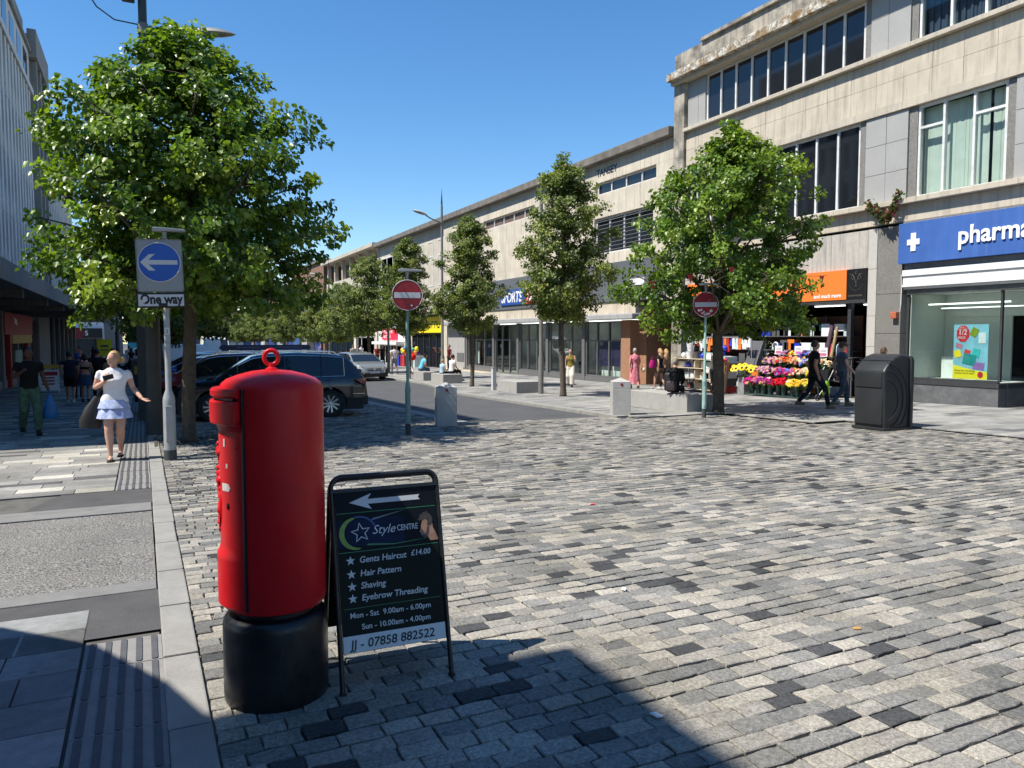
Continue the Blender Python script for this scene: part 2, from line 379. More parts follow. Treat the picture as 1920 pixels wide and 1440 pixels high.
while y < 75:
    wd = .30 if y < 40 else .6; x = -.345
    # 200/300 mm courses
    wd = r.choice((.2,.3,.3)) if y < 40 else .6
    x -= 0
    first = True
    while x > -9:
        L = r.uniform(.45,.95)*(1 if y < 40 else 2)
        if first: L *= r.uniform(.5,1); first = False
        k = r.uniform(.9,1.1); c = tuple(q*k for q in r.choices(SC, (.26,.2,.26,.12,.2))[0])
        if y > 40 or x > -5.5: sl_all.append((max(x-L,-9), x, y, y+wd, c))
        x -= L
    y += wd
near_s = [(-1.3,-.345,4.9,5.6,(.33,.335,.335)), (-3,-1.3,4.9,5.6,(.3,.3,.3))]
y = 1.4
while y < 4.9:
    wd = .35; x = -.345; first = True
    while x > -6:
        L = r.uniform(.5,.9)*(r.uniform(.45,.8) if first else 1); first = False
        k = r.uniform(.9,1.1); near_s.append((x-L, x, y, y+wd, tuple(q*k for q in r.choice(((.33,.33,.325),(.24,.24,.24),(.2,.2,.2),(.36,.36,.355),(.22,.22,.225)))))); x -= L
    y += wd
vis = sorted([s for s in sl_all if s[1] > -3.3-(s[2]-10)*.12 and s[2] < 26], key=lambda s: s[2])[:240]; vs_ = set(vis)
rest = MB()
for s in sl_all:
    if s not in vs_: slab(rest, *s)
part('slabs', rest, SLAB, pv, kind='stuff')
for s in near_s + vis:
    b = MB(); slab(b, *s); part('paving_slab', b, SLAB, pv)
# --- right pavement
rp = struct('shop_pavement', MB(), BED)
part('bedding', sheet(lambda y: kx(y)+.3, K(21.5), [15.2, 27.4, 35, 60, 140, 300], .012), BED, rp)
part('bedding', sheet(K(14.16), K(21.5), [-8, 5, 12, 15.2], .012), BED, rp)
part('bedding', MB().add([(13.2,12.2,gz(12.2)+.0125),(14.16,12.2,gz(12.2)+.0125),(14.16,15.2,gz(15.2)+.0125),(13.2,15.2,gz(15.2)+.0125)], [(0,1,2,3)]), BED, rp)
al = []; y = 2.0
RC = [(.37,.36,.335),(.33,.325,.31),(.27,.268,.262),(.17,.17,.172),(.30,.295,.285)]
while y < 70:
    wd = .3 if y < 34 else .6
    x = (14.18 if y < 12.2 else (13.22 if y < 15.2 else kx(y)+.34))
    while x < 20.4:
        L = r.uniform(.5,1.0); x2 = min(x+L, 20.4); k = r.uniform(.92,1.08)
        if math.atan2(x, y+.6) < R(66): al.append((x, x2, y, y+wd, tuple(q*k for q in r.choices(RC, (.25,.25,.22,.1,.18))[0])))
        x = x2
    y += wd
al.sort(key=lambda s: math.hypot(s[0], s[2])); rest = MB()
vis = [s for s in al if math.degrees(math.atan2(s[0], s[2])) < 59][:200]; vs_ = set(vis)
for s in al:
    if s in vs_:
        b = MB(); slab(b, *s, .035); part('paving_slab', b, SLAB, rp)
    else: slab(rest, *s, .035)
part('slabs', rest, SLAB, rp, kind='stuff')
# ---------------------------------------------------------------- right-hand buildings (facades on the plane x = 20.5)
CREAM = M('cream_portland_stone', (.52,.46,.365), .85, var=.12, vs=.8, bump=.15, bs=60, grain=.1, streak=(.22,.2,.17), sk=.6)
CREAM2 = M('cream_stone_panel', (.55,.48,.375), .85, var=.12, vs=1.2, bump=.15, bs=60, dirt=(.30,.27,.22), ds=1.4, da=.3, grain=.08, streak=(.2,.18,.15), sk=.65)
STAINED = M('stained_parapet_stone', (.46,.41,.33), .9, var=.25, vs=1.2, bump=.3, bs=40, dirt=(.085,.08,.072), ds=1.1, da=.85, dr=(.44,.62), streak=(.10,.095,.085), sk=.7, grain=.2, gs=25)
LICHEN = M('lichen_cornice', (.60,.56,.47), .9, var=.3, vs=9, bump=.8, bs=20, dirt=(.20,.11,.03), ds=2.4, da=.9, dr=(.46,.6), grain=.6, gs=9)
GRANL = M('pale_granite_panel', (.40,.395,.375), .7, var=.06, vs=1.0, bump=.1, bs=200, grain=.28, gs=90)
GRAND = M('speckled_granite', (.27,.255,.23), .65, var=.08, vs=1.5, grain=.55, gs=45)
WHITEP = M('white_paint', (.78,.78,.76), .55, var=.06, vs=3, dirt=(.42,.40,.36), ds=6, da=.5)
FRAMEW = M('white_window_frame', (.68,.68,.66), .5, var=.08, vs=4, dirt=(.3,.28,.25), ds=5, da=.4)
GREYST = M('grey_stall_riser', (.12,.122,.125), .45, var=.25, vs=2.2, dirt=(.22,.22,.22), ds=5, da=.5)
DARKM = M('dark_metal', (.045,.047,.05), .45, var=.15)
BLUE = M('blue_sign_panel', (.05,.125,.38), .5, var=.14, vs=.7, streak=(.10,.18,.46), sk=.5, spec=.3)
WHITEL = M('white_lettering', (.85,.85,.85), .5, var=.02)
ORANGE = M('orange_sign_panel', (.85,.20,.03), .5, var=.03)
BLACKP = M('black_panel', (.012,.012,.013), .4, var=.1)
PALEI = M('pale_interior_wall', (.55,.58,.53), .8, var=.04, vs=.6)
CEIL = M('shop_ceiling', (.55,.57,.55), .8, var=.03)
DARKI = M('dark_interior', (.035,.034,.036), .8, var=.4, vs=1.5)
BLIND = M('vertical_blind', (.60,.63,.585), .7, var=.08, vs=2)
CURT = M('dark_curtain', (.03,.05,.10), .8, var=.25, vs=3)
SHADOWB = M('shadowed_board', (.30,.31,.32), .7, var=.1)  # grey holds the shade under the sign; neighbouring boards are white
F0 = 20.5
def fr(y, z): return frame((F0, y, z), (0,-1,0), (0,0,1))
def window(parent, y0, y1, z0, z1, xs, cols, fm, gm, fw=.06, rows=None, name='window', gx=None, depth=.12):
    """window part with frame bars (sub-part) and one pane object per light; y0<y1"""
    wn = part(name, MB().box(xs, xs+depth, y0, y1, z0, z0+fw).box(xs, xs+depth, y0, y1, z1-fw, z1).box(xs+.001, xs+depth, y0, y0+fw, z0+fw, z1-fw).box(xs+.001, xs+depth, y1-fw, y1, z0+fw, z1-fw), fm, parent, world=True)
    st = (y1-y0)/cols if isinstance(cols, int) else None
    edges = [y0+st*i for i in range(cols+1)] if st else cols
    for i in range(len(edges)-1):
        a, b = edges[i], edges[i+1]
        if i: pbox('mullion', wn, (xs-.01, xs+depth-.01, a-fw/2, a+fw/2, z0+fw, z1-fw), fm)
        pa = a+fw/2 if i else a+fw; pb = b-fw/2 if i < len(edges)-2 else b-fw
        zs = [z0+fw] + [q for q in (rows or {}).get(i, [])] + [z1-fw]
        for k in range(len(zs)-1):
            if k: pbox('transom', wn, (xs, xs+depth-.02, pa, pb, zs[k]-fw/2, zs[k]+fw/2), fm)
            pbox('pane', wn, (xs+.05, xs+.06, pa, pb, zs[k]+(fw/2 if k else 0), zs[k+1]-(fw/2 if k < len(zs)-2 else 0)), gm)
    return wn
# ================= pharmacy block
PB = thing('pharmacy_building', 'tall cream stone and granite corner block with the blue shop sign and long window bands', 'building', (F0, 5, -.3))
YL = 26.6
part('core', MB().box(F0+.75, 34, -12, YL-.3, 3.0, 12.35), DARKI, PB, world=True)
part('core', MB().box(F0+4.6, 34, -12, YL-.3, -.6, 2.99), DARKI, PB, world=True)
for z in (5.05, 8.0, 12.0): pbox('floor_slab', PB, (F0+.5, F0+.74, -12, YL-.35, z, z+.2), DARKI)
# end wall towards the lower neighbour
pbox('end_wall', PB, (F0+.3, 34, YL-.29, YL, -.6, 12.3), CREAM)
pbox('end_pier', PB, (F0-.12, F0+.29, YL-.62, YL+.05, -.6, 12.22), STAINED, bev=.01)
# second floor
r = random.Random(5)
def panels(name, parent, ys, zs, x0, x1, mat, gap=.006, bev=.004, jit=.004):
    for i in range(len(ys)-1):
        for k in range(len(zs)-1):
            d = r.uniform(-jit, jit)
            pbox(name, parent, (x0+d, x1, ys[i]+gap, ys[i+1]-gap, zs[k]+gap, zs[k+1]-gap), mat, bev=bev)
pbox('cornice', PB, (F0-.5, F0+.8, -12, YL+.1, 12.22, 12.52), LICHEN, bev=.02)
pbox('cornice_soffit_strip', PB, (F0-.3, F0+.75, -12, YL+.05, 12.08, 12.215), CREAM)
panels('parapet_block', PB, [-12+i*2.14 for i in range(19)], [12.525, 13.28], F0-.2, F0+.15, STAINED, .004)
pbox('coping', PB, (F0-.32, F0+.3, -12, YL-1.8, 13.285, 13.42), STAINED, bev=.015)
window(PB, 17.35, 24.85, 10.2, 12.07, F0+.12, 9, FRAMEW, DARKGLASS, .075)
panels('granite_panel', PB, [15.75,16.5,17.12], [10.2,11.35,12.07], F0+.06, F0+.4, GRANL)
pbox('granite_reveal', PB, (F0+.1, F0+.42, 17.12, 17.34, 10.2, 12.07), GRAND)
pbox('granite_reveal', PB, (F0+.1, F0+.42, 15.52, 15.74, 10.2, 12.07), GRAND)
panels('granite_panel', PB, [24.86,25.3,25.95], [10.2,11.35,12.07], F0+.05, F0+.4, GRANL)
window(PB, 8.6, 15.5, 10.2, 12.07, F0+.12, 7, FRAMEW, GLASS, .075)
wv = MB()
for i in range(90):
    yy = 8.7 + i*.075; wv.box(F0+.45+.03*math.sin(i*1.9), F0+.47+.03*math.sin(i*1.9), yy, yy+.07, 10.25, 12.05)
part('curtain', wv, CURT, PB, world=True)
pbox('sill', PB, (F0-.2, F0+.5, -12, YL-.63, 10.06, 10.195), CREAM, bev=.012)
panels('stone_panel', PB, [-12+i*.93 for i in range(42)][:-1] + [YL-.64], [8.62, 9.32, 10.05], F0, F0+.3, CREAM2, .004)
pbox('lintel_band', PB, (F0-.03, F0+.4, -12, YL-.63, 8.38, 8.615), CREAM, bev=.01)
# first floor
wn = window(PB, 12.84, 15.42, 5.72, 8.37, F0+.1, [12.84, 13.74, 14.62, 15.42], FRAMEW, GLASS, .07, rows={0:[7.72], 2:[7.72]})
bl = MB(); yy = 12.9
while yy < 15.38:
    if not (13.3 < yy < 13.42): bl.obox((F0+.42, yy+.06, 7.02), .008, .105, 2.6, rz=r.uniform(-.35,.35))
    yy += .098
part('blind', bl, BLIND, PB, world=True)
pbox('blind_backing', PB, (F0+.60, F0+.62, 12.8, 15.45, 5.7, 8.37), DARKI)
pbox('granite_reveal', PB, (F0+.08, F0+.42, 15.43, 15.7, 5.72, 8.375), GRAND)
panels('granite_panel', PB, [15.71,16.45,17.18], [5.72,6.62,7.5,8.375], F0+.03, F0+.4, GRANL)
pbox('granite_reveal', PB, (F0+.08, F0+.42, 17.19, 17.42, 5.72, 8.375), GRAND)
window(PB, 17.43, 25.4, 5.72, 8.375, F0+.12, 9, FRAMEW, DARKGLASS, .08)
panels('granite_panel', PB, [11.2,12.0,12.6], [5.72,6.62,7.5,8.375], F0+.03, F0+.4, GRANL)
pbox('granite_reveal', PB, (F0+.08, F0+.42, 12.61, 12.83, 5.72, 8.375), GRAND)
window(PB, 3.0, 11.1, 5.72, 8.37, F0+.12, 8, FRAMEW, DARKGLASS, .07)
pbox('sill', PB, (F0-.24, F0+.5, -12, YL-.63, 5.56, 5.715), CREAM, bev=.012)
panels('stone_panel', PB, [-12, -4, 1, 5, 8, 11, 15.7, 19, 22, 25.9], [5.06, 5.555], F0-.02, F0+.3, CREAM2, .003)
pbox('gravel_strip', PB, (F0-.06, F0+.3, -12, 15.7, 4.98, 5.055), GRAND)
# ground floor: sign, boards, shop window
sg = part('shop_sign', MB().box(F0-.22, F0+.05, -6, 15.72, 3.8, 4.975), BLUE, PB, bev=.008, world=True)
_ = MB().prism([(F0-.24, 15.1-a, 4.32+b) for a,b in ((-.05,-.15),(.05+.0,-.15),(.05,-.05),(.17,-.05),(.17,.08),(.05,.08),(.05,.21),(-.08,.21),(-.08,.08),(-.2,.08),(-.2,-.05),(-.08,-.05),(-.08,-.15))], (.018,0,0))
cr = MB().box(F0-.245, F0-.221, 15.14, 15.30, 4.14, 4.66).box(F0-.2451, F0-.2211, 15.305, 15.42, 4.32, 4.48).box(F0-.2451, F0-.2211, 15.02, 15.135, 4.32, 4.48)
part('white_cross', cr, WHITEL, sg, world=True)
text('lettering', 'pharmacy', .69, WHITEL, sg, frame((F0-.25, 13.86, 4.2), (0,-1,0), (0,0,1)), extrude=.012, bold=.013, sx=.94)
pbox('soffit_board', PB, (F0+.02, F0+.6, -6, 15.68, 3.62, 3.795), SHADOWB)
for i, (z0, z1, d) in enumerate(((3.44,3.615,-.1),(3.2,3.435,-.06),(3.12,3.195,-.09),(3.05,3.115,-.02))):
    pbox('fascia_board', PB, (F0+d, F0+.35, -6, 15.66, z0, z1), WHITEP, bev=.006)
pbox('shutter_box', PB, (F0+.04, F0+.5, -6, 15.6, 2.9, 3.045), M('shutter_steel', (.16,.16,.15), .5, .3, var=.3, vs=2), bev=.02)
sw = part('shop_window', MB().box(F0+.1, F0+.18, 15.55, 15.62, .44, 2.89).box(F0+.1, F0+.18, 12.78, 12.84, .44, 2.89).box(F0+.1, F0+.2, 12.84, 15.55, .40, .46), DARKM, PB, world=True)
pbox('pane', sw, (F0+.13, F0+.14, 12.84, 15.55, .46, 2.89), GLASS)
pbox('pane', sw, (F0+.25, F0+1.75, 12.80, 12.81, .46, 2.89), GLASS)
pbox('stall_riser', PB, (F0+.02, F0+.35, 12.76, 15.66, -.45, .27), GREYST, bev=.006)
pbox('stall_riser_top', PB, (F0+.0, F0+.36, 12.74, 15.67, .275, .395), DARKM)
pbox('stall_riser', PB, (F0+.36, F0+1.8, 12.75, 13.0, -.45, .27), GREYST)
pbox('stall_riser_top', PB, (F0+.37, F0+1.8, 12.73, 13.0, .275, .395), DARKM)
pbox('shop_floor', PB, (F0+.36, F0+4.5, 13.01, 15.65, -.45, .40), M('window_bed', (.6,.6,.58), .6))
pbox('shop_wall', PB, (F0+.36, F0+3.2, 15.66, 15.69, .4, 3.0), PALEI)
pbox('shop_back_wall', PB, (F0+1.9, F0+1.95, 13.6, 15.65, .4, 2.99), PALEI)
pbox('shop_back_wall', PB, (F0+3.4, F0+3.45, 5, 13.6, -.45, 2.99), M('shop_back_dark', (.24,.235,.225), .7, var=.3, vs=1.2))
pbox('shop_ceiling', PB, (F0+.5, F0+3.4, 2, 15.6, 2.94, 2.99), CEIL)
pbox('white_plinth', PB, (F0+1.3, F0+1.88, 14.75, 15.3, .41, 1.05), WHITEP)
LAMP = emit('strip_lamp', (.95,1,.97), 1.6)
pbox('strip_lamp', PB, (F0+.9, F0+.98, 13.1, 15.5, 2.6, 2.64), LAMP)
pbox('strip_lamp', PB, (F0+1.5, F0+1.56, 13.1, 15.5, 2.5, 2.53), LAMP)
pbox('display_bulkhead', PB, (F0+1.88, F0+1.9, 10, 15.6, 2.25, 2.93), CEIL)
# door and side light in the recess
dr = part('shop_door', MB().box(F0+1.8, F0+1.88, 12.62, 12.72, -.3, 2.9).box(F0+1.8, F0+1.88, 11.2, 11.3, -.3, 2.9).box(F0+1.8, F0+1.88, 11.3, 12.62, .35, .5), M('grey_door_frame', (.4,.4,.4), .4), PB, world=True)
pbox('pane', dr, (F0+1.83, F0+1.84, 11.3, 12.62, -.3, 2.9), GLASS)
pbox('notice', dr, (F0+1.78, F0+1.795, 12.6, 12.75, 1.15, 1.5), WHITEP)
pbox('display_bay', PB, (F0+.1, F0+1.4, 2, 9.2, -.45, 2.9), GREYST)
# poster in the window
po = thing('window_poster', 'bright sale poster with red half price octagon behind the pharmacy window', 'poster', (F0+.42, 13.9, .45))
PX = F0+.42
def prect(mb, y0, y1, z0, z1, k): mb.box(PX-.002*k, PX-.002*k+.0015, y0, y1, z0, z1)
def quadp(name, pts, mat, k):
    b = MB().prism([(PX-.003*k, y, z) for y, z in pts], (-.002,0,0)); return part(name, b, mat, po, world=True)
CYAN = M('poster_cyan', (.25,.55,.68), .5, var=.2, vs=2.5); YEL = M('poster_yellow', (.95,.78,.03), .5, var=.02); RED = M('poster_red', (.62,.03,.06), .5, var=.03)
part('sheet', MB().box(PX, PX+.01, 13.33, 14.33, .47, 2.0), CYAN, po, world=True)
quadp('yellow_band', [(14.33,.47),(13.33,.47),(13.33,.68),(13.7,.72),(14.33,.86)], YEL, 1)
quadp('red_octagon', [(14.06+.2*math.cos(R(22.5+45*i)), 1.74+.25*math.sin(R(22.5+45*i))) for i in range(8)], RED, 1)
for nm, y, z, w_, h, rot, c in (('green_pack',13.73,1.78,.2,.24,.5,(.25,.33,.02)), ('white_bottle',13.5,1.62,.2,.3,0,(.75,.8,.82)), ('teal_swirl',13.85,1.02,.36,.3,.2,(.02,.28,.27)), ('yellow_pack',14.2,1.17,.2,.2,-.3,(.95,.7,.02)), ('red_pack',13.93,1.16,.17,.26,.25,(.75,.05,.06)), ('teal_pack',13.66,1.2,.2,.24,.2,(.05,.5,.5)), ('purple_pack',13.58,.84,.32,.2,.1,(.32,.16,.45)), ('pink_pack',14.16,1.4,.2,.12,.3,(.55,.2,.3))):
    cs, sn = math.cos(rot), math.sin(rot)
    quadp(nm, [(y+a*w_/2*cs-b*h/2*sn, z+a*w_/2*sn+b*h/2*cs) for a,b in ((1,-1),(-1,-1),(-1,1),(1,1))], M('poster_'+nm, c, .5, var=.15, vs=6), 2+rnd.random())
quadp('red_badge', [(13.52+.08*math.cos(R(30*i)), .6+.09*math.sin(R(30*i))) for i in range(12)], RED, 3)
tf = lambda y, z: frame((PX-.012, y, z), (0,-1,0), (0,0,1))
text('lettering', '1/2', .2, WHITEL, po, tf(14.19,1.71)); text('lettering', 'PRICE', .085, WHITEL, po, tf(14.2,1.6)); text('lettering', 'BUY 1\nGET 2ND', .06, WHITEL, po, tf(14.06,1.9), align='CENTER')
text('lettering', 'Ready for everything\nsummer has in store', .07, BLACKP, po, tf(14.27,.68))
# speckled pier and stone pilaster between the shops
panels('granite_panel', PB, [15.73,16.6], [-.5,.5,1.75,2.95,4.98], F0-.02, F0+.4, GRAND, .006)
panels('stone_panel', PB, [16.61,16.93], [-.5,.45,1.35,2.3,3.75,4.98], F0-.01, F0+.4, M('pilaster_stone', (.50,.475,.43), .8, var=.05, grain=.1), .005)
panels('stone_panel', PB, [16.94,18.4,20.3,22.2,24.1,25.95], [3.8,4.98], F0+.02, F0+.4, M('streaked_panel', (.45,.42,.37), .85, var=.08, streak=(.14,.135,.13), sk=.75), .006)
# florist and household shop: opening under the orange sign
og = part('orange_sign', MB().box(F0-.12, F0+.1, 17.64, 25.6, 2.84, 3.79), ORANGE, PB, world=True, bev=.006)
text('lettering', 'and much more', .175, WHITEL, og, frame((F0-.126, 18.95, 2.93), (0,-1,0), (0,0,1)), extrude=.003, bold=.004)
bk = part('black_sign', MB().box(F0-.1, F0+.1, 16.95, 17.62, 2.84, 3.79), BLACKP, PB, world=True)
GOLD = M('dull_gold_lettering', (.16,.14,.11), .5, var=.05)
text('lettering', 'ESCAPE ROOMS', .075, GOLD, bk, frame((F0-.105, 17.58, 2.93), (0,-1,0), (0,0,1)), extrude=.002)
em = MB()
for pts in ([(-.25,.25),(-.12,.25),(-.02,.0),(0,-.1),(.02,.0),(.12,.25),(.25,.25)], [(-.14,.24),(-.18,.12),(-.1,.08),(-.06,.15),(-.14,.24)], [(.14,.24),(.18,.12),(.1,.08),(.06,.15),(.14,.24)]):
    em.tube([(F0-.106, 17.29-a, 3.38+b) for a,b in pts], .006, 5)
em.ring((F0-.106, 17.29, 3.68), .035, .006, 'x', 12, 5, a0=-2.4, a1=2.2)
em.ring((F0-.106, 17.29, 3.26), .02, .005, 'x', 12, 5)
for i in range(9):
    a = R(200+17.5*i); em.ring((F0-.106, 17.29+.26*math.cos(a), 3.38+.26*math.sin(a)), .012, .004, 'x', 6, 4)
part('emblem', em, GOLD, bk, world=True)
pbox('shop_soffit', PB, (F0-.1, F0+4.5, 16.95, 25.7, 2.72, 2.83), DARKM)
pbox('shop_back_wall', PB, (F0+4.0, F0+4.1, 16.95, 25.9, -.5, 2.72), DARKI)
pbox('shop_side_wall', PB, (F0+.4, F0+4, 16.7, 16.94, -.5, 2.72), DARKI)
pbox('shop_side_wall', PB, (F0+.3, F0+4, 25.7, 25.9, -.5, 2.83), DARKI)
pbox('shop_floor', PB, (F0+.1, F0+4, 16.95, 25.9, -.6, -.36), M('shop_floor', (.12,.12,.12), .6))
pbox('door_post', PB, (F0+.02, F0+.16, 17.55, 17.68, -.4, 2.72), DARKM)
pbox('strip_lamp', PB, (F0+.3, F0+.4, 18.1, 19.3, 2.66, 2.7), LAMP); pbox('strip_lamp', PB, (F0+.4, F0+.5, 16.98, 17.4, 2.66, 2.7), LAMP)
# alarm box with cable, flowers trailing from the sill
pbox('alarm_box', PB, (F0-.16, F0-.03, 15.78, 15.98, 2.2, 2.4), M('orange_alarm', (.45,.13,.06), .5), bev=.02)
part('cable', MB().tube([(F0-.03,15.75,2.4),(F0-.05,15.71,2.6),(F0-.04,15.71,3.1),(F0-.08,15.7,3.5)], .012, 6), WHITEP, PB, world=True)
# ================= sports shop block
CONC = M('cream_concrete', (.62,.555,.445), .88, var=.14, vs=.7, bump=.2, bs=30, streak=(.22,.2,.165), sk=.7, grain=.1, dirt=(.33,.3,.25), ds=.9, da=.4)
COPE = M('grimy_coping', (.16,.145,.125), .9, var=.3, vs=2, bump=.4, bs=20)
GREYF = M('grey_fascia', (.115,.122,.135), .5, var=.04, vs=.5)
GFR = M('grey_shopfront_frame', (.17,.17,.172), .4, var=.05, metal=.2)
SB = thing('sports_shop_building', 'long cream concrete building with grey fascia and blue and red sports sign', 'building', (F0, 40, -.7))
Y0, Y1 = 26.72, 54.3
part('core', MB().box(F0+.6, 34, Y0, Y1, 3.0, 10.0).box(F0+3.5, 34, Y0, Y1, -.8, 2.99), DARKI, SB, world=True)
pbox('coping', SB, (F0-.35, F0+.9, Y0, 72.4, 10.12, 10.5), COPE, bev=.03)
# wall bands with openings between them
def band(z0, z1, ys, x0=F0, mat=CONC, name='concrete_panel'):
    for i in range(len(ys)-1): pbox(name, SB, (x0, F0+.55, ys[i]+.008, ys[i+1]-.008, z0, z1), mat)
gr = [Y0, 30.9, 35.0, 39.2, 43.4, 47.6, 51.0, Y1]
band(9.2, 10.11, gr)
band(7.48, 8.6, gr); band(5.2, 5.7, gr)
# upper slot windows
slots = [(28.0,33.0,4), (34.6,38.0,3), (39.6,46.9,5), (48.4,53.2,3)]
prev = Y0
BRICKY = M('brown_louvre', (.14,.095,.075), .7, var=.2, vs=3)
for i, (a, b_, n) in enumerate(slots):
    pbox('concrete_panel', SB, (F0+.001, F0+.55, prev+.008, a, 8.605, 9.195), CONC); prev = b_
    window(SB, a, b_, 8.606, 9.194, F0+.14, n, FRAMEW, DARKGLASS if i != 2 else BRICKY, .07)
pbox('concrete_panel', SB, (F0+.001, F0+.55, prev, Y1-.008, 8.605, 9.195), CONC)
# lower windows with bars
prev = Y0
for a, b_, n in ((28.2,33.1,4),):
    pbox('concrete_panel', SB, (F0+.001, F0+.55, prev+.008, a, 5.705, 7.475), CONC); prev = b_
    window(SB, a, b_, 5.706, 7.474, F0+.14, n, FRAMEW, DARKGLASS, .08)
    g = MB()
    for i in range(9): g.box(F0+.09, F0+.11, a+.1, b_-.1, 5.85+i*.18, 5.88+i*.18)
    part('window_bars', g, GFR, SB, world=True)
for a, b_ in ((33.1,37.2),(37.2,41.4),(41.4,45.6),(45.6,49.8),(49.8,Y1)): pbox('concrete_panel', SB, (F0+.001, F0+.55, a+.008, b_-.008, 5.705, 7.475), CONC)
text('graffiti', 'TANSEY', .5, BLACKP, SB, frame((F0-.006, 32.9, 9.5), (0,-1,0), (0,0,1)), extrude=.002, sx=1.0, bold=.012)
# fascia and sign
pbox('grey_fascia', SB, (F0-.12, F0+.5, 27.2, 52.9, 3.32, 5.19), GREYF, bev=.01)
pbox('concrete_panel', SB, (F0, F0+.5, 52.91, Y1-.01, 2.9, 5.19), CONC)
pbox('concrete_panel', SB, (F0+.01, F0+.5, Y0, 27.19, 3.0, 5.19), CONC)
sgn = thing('sports_sign', 'blue and red shop sign with white lettering on the grey fascia', 'sign', (F0-.2, 40, 4))
pbox('blue_panel', sgn, (F0-.2, F0-.125, 40.3, 43.8, 3.58, 4.5), M('sports_blue', (.02,.07,.32), .4, var=.03))
pbox('red_panel', sgn, (F0-.2, F0-.125, 36.4, 40.29, 3.58, 4.5), M('sports_red', (.62,.02,.04), .4, var=.03))
text('lettering', 'SPORTS', .88, WHITEL, sgn, frame((F0-.206, 43.66, 3.74), (0,-1,0), (0,0,1)), extrude=.004, shear=.18, sx=.93, bold=.018)
text('lettering', 'DIRECT', .88, WHITEL, sgn, frame((F0-.206, 40.16, 3.74), (0,-1,0), (0,0,1)), extrude=.004, shear=.18, sx=.98, bold=.018)
text('lettering', 'USC', .5, WHITEL, SB, frame((F0-.125, 46.6, 3.9), (0,-1,0), (0,0,1)), extrude=.004)
pbox('white_sign', SB, (F0-.16, F0-.125, 28.6, 29.7, 4.0, 4.3), WHITEP)
for i in range(6): pbox('lintel_panel', SB, (F0-.05, F0+.5, 29.4+i*3.9, 29.4+(i+1)*3.9-.015, 2.74, 3.31), CREAM2)
pbox('awning', SB, (F0-.6, F0-.06, 28.9, 53.4, 2.45, 2.72), M('awning_metal', (.42,.42,.41), .5, .2, var=.12, vs=2, streak=(.25,.24,.23), sk=.4), bev=.05)
# shopfront
def bay(a, b_, n, z0=-.35, z1=2.4, tr=1.45, bgd=None, parent=SB, xs=F0+.1, fm=GFR):
    return window(parent, a, b_, z0, z1, xs, n, fm, GLASS, .07, rows={i:[tr] for i in range(n)}, name='shop_window')
bay(45.6, 49.8, 3); bay(42.0, 45.3, 3, -.65); bay(38.3, 41.7, 3); bay(34.3, 37.9, 3); bay(30.75, 34.0, 3)
for yy in (50.0, 45.45, 41.85, 38.1, 34.15): pbox('shopfront_pillar', SB, (F0+.02, F0+.3, yy-.14, yy+.14, -.72, 2.45), GFR)
pbox('shopfront_plinth', SB, (F0+.04, F0+.3, 45.6, 49.85, -.72, -.36), GFR); pbox('shopfront_plinth', SB, (F0+.04, F0+.3, 30.7, 41.7, -.72, -.36), GFR)
pbox('end_pillar', SB, (F0-.02, F0+.5, 50.2, Y1-.01, -.75, 2.44), M('grey_pillar', (.36,.35,.335), .8, var=.1, streak=(.2,.2,.19), sk=.4))
pbox('concrete_pillar', SB, (F0-.12, F0+.4, 53.4, Y1+.25, -.76, 3.3), CONC)
for a, b_ in ((50.3,51.6),): pbox('notice_board', SB, (F0-.05, F0-.025, a, b_, -.1, .5), GFR)
pbox('shop_back_wall', SB, (F0+3.3, F0+3.4, 30.4, 50, -.75, 2.9), M('shop_back_grey', (.34,.34,.34), .8, var=.5, vs=.5))
pbox('shop_ceiling', SB, (F0+.35, F0+3.3, 30.4, 50, 2.55, 2.6), CEIL)
pbox('shop_floor', SB, (F0+.3, F0+3.3, 30.4, 50, -.8, -.55), M('pale_shop_floor', (.35,.33,.3), .4))
pbox('strip_lamp', SB, (F0+1.2, F0+1.3, 31, 49.5, 2.5, 2.54), LAMP); pbox('strip_lamp', SB, (F0+2.4, F0+2.5, 31, 49.5, 2.5, 2.54), LAMP)
BANN = M('window_banner_purple', (.045,.03,.085), .6, var=.2, vs=2)
for a, b_ in ((30.9,32.0),(32.2,33.5)): pbox('window_banner', SB, (F0+.35, F0+.37, a, b_, .2, 1.5), BANN)
for a, h in ((32.1,.5),(31.2,.4)): pbox('display_card', SB, (F0+.5, F0+.52, a, a+1.0, -.3, h+.4), WHITEP)
text('lettering', 'FRASERS', .16, WHITEL, SB, frame((F0+.345, 33.3, 1.25), (0,-1,0), (0,0,1)))
text('lettering', 'love luck\nof', .3, BLACKP, SB, frame((F0+.49, 32.95, .45), (0,-1,0), (0,0,1)))
pbox('lit_panel', SB, (F0+.6, F0+.62, 49.0, 49.4, -.2, 1.3), M('lit_display', (.65,.72,.72), .6))
BRK = M('orange_brick', (.33,.17,.095), .85, var=.25, vs=12, bump=.4, bs=30)
pbox('brick_pier', SB, (F0-.02, F0+.5, 29.85, 30.6, -.7, 2.44), BRK)
pbox('brick_pier', SB, (F0+.5, F0+3.2, 29.3, 29.84, -.7, 2.95), BRK)
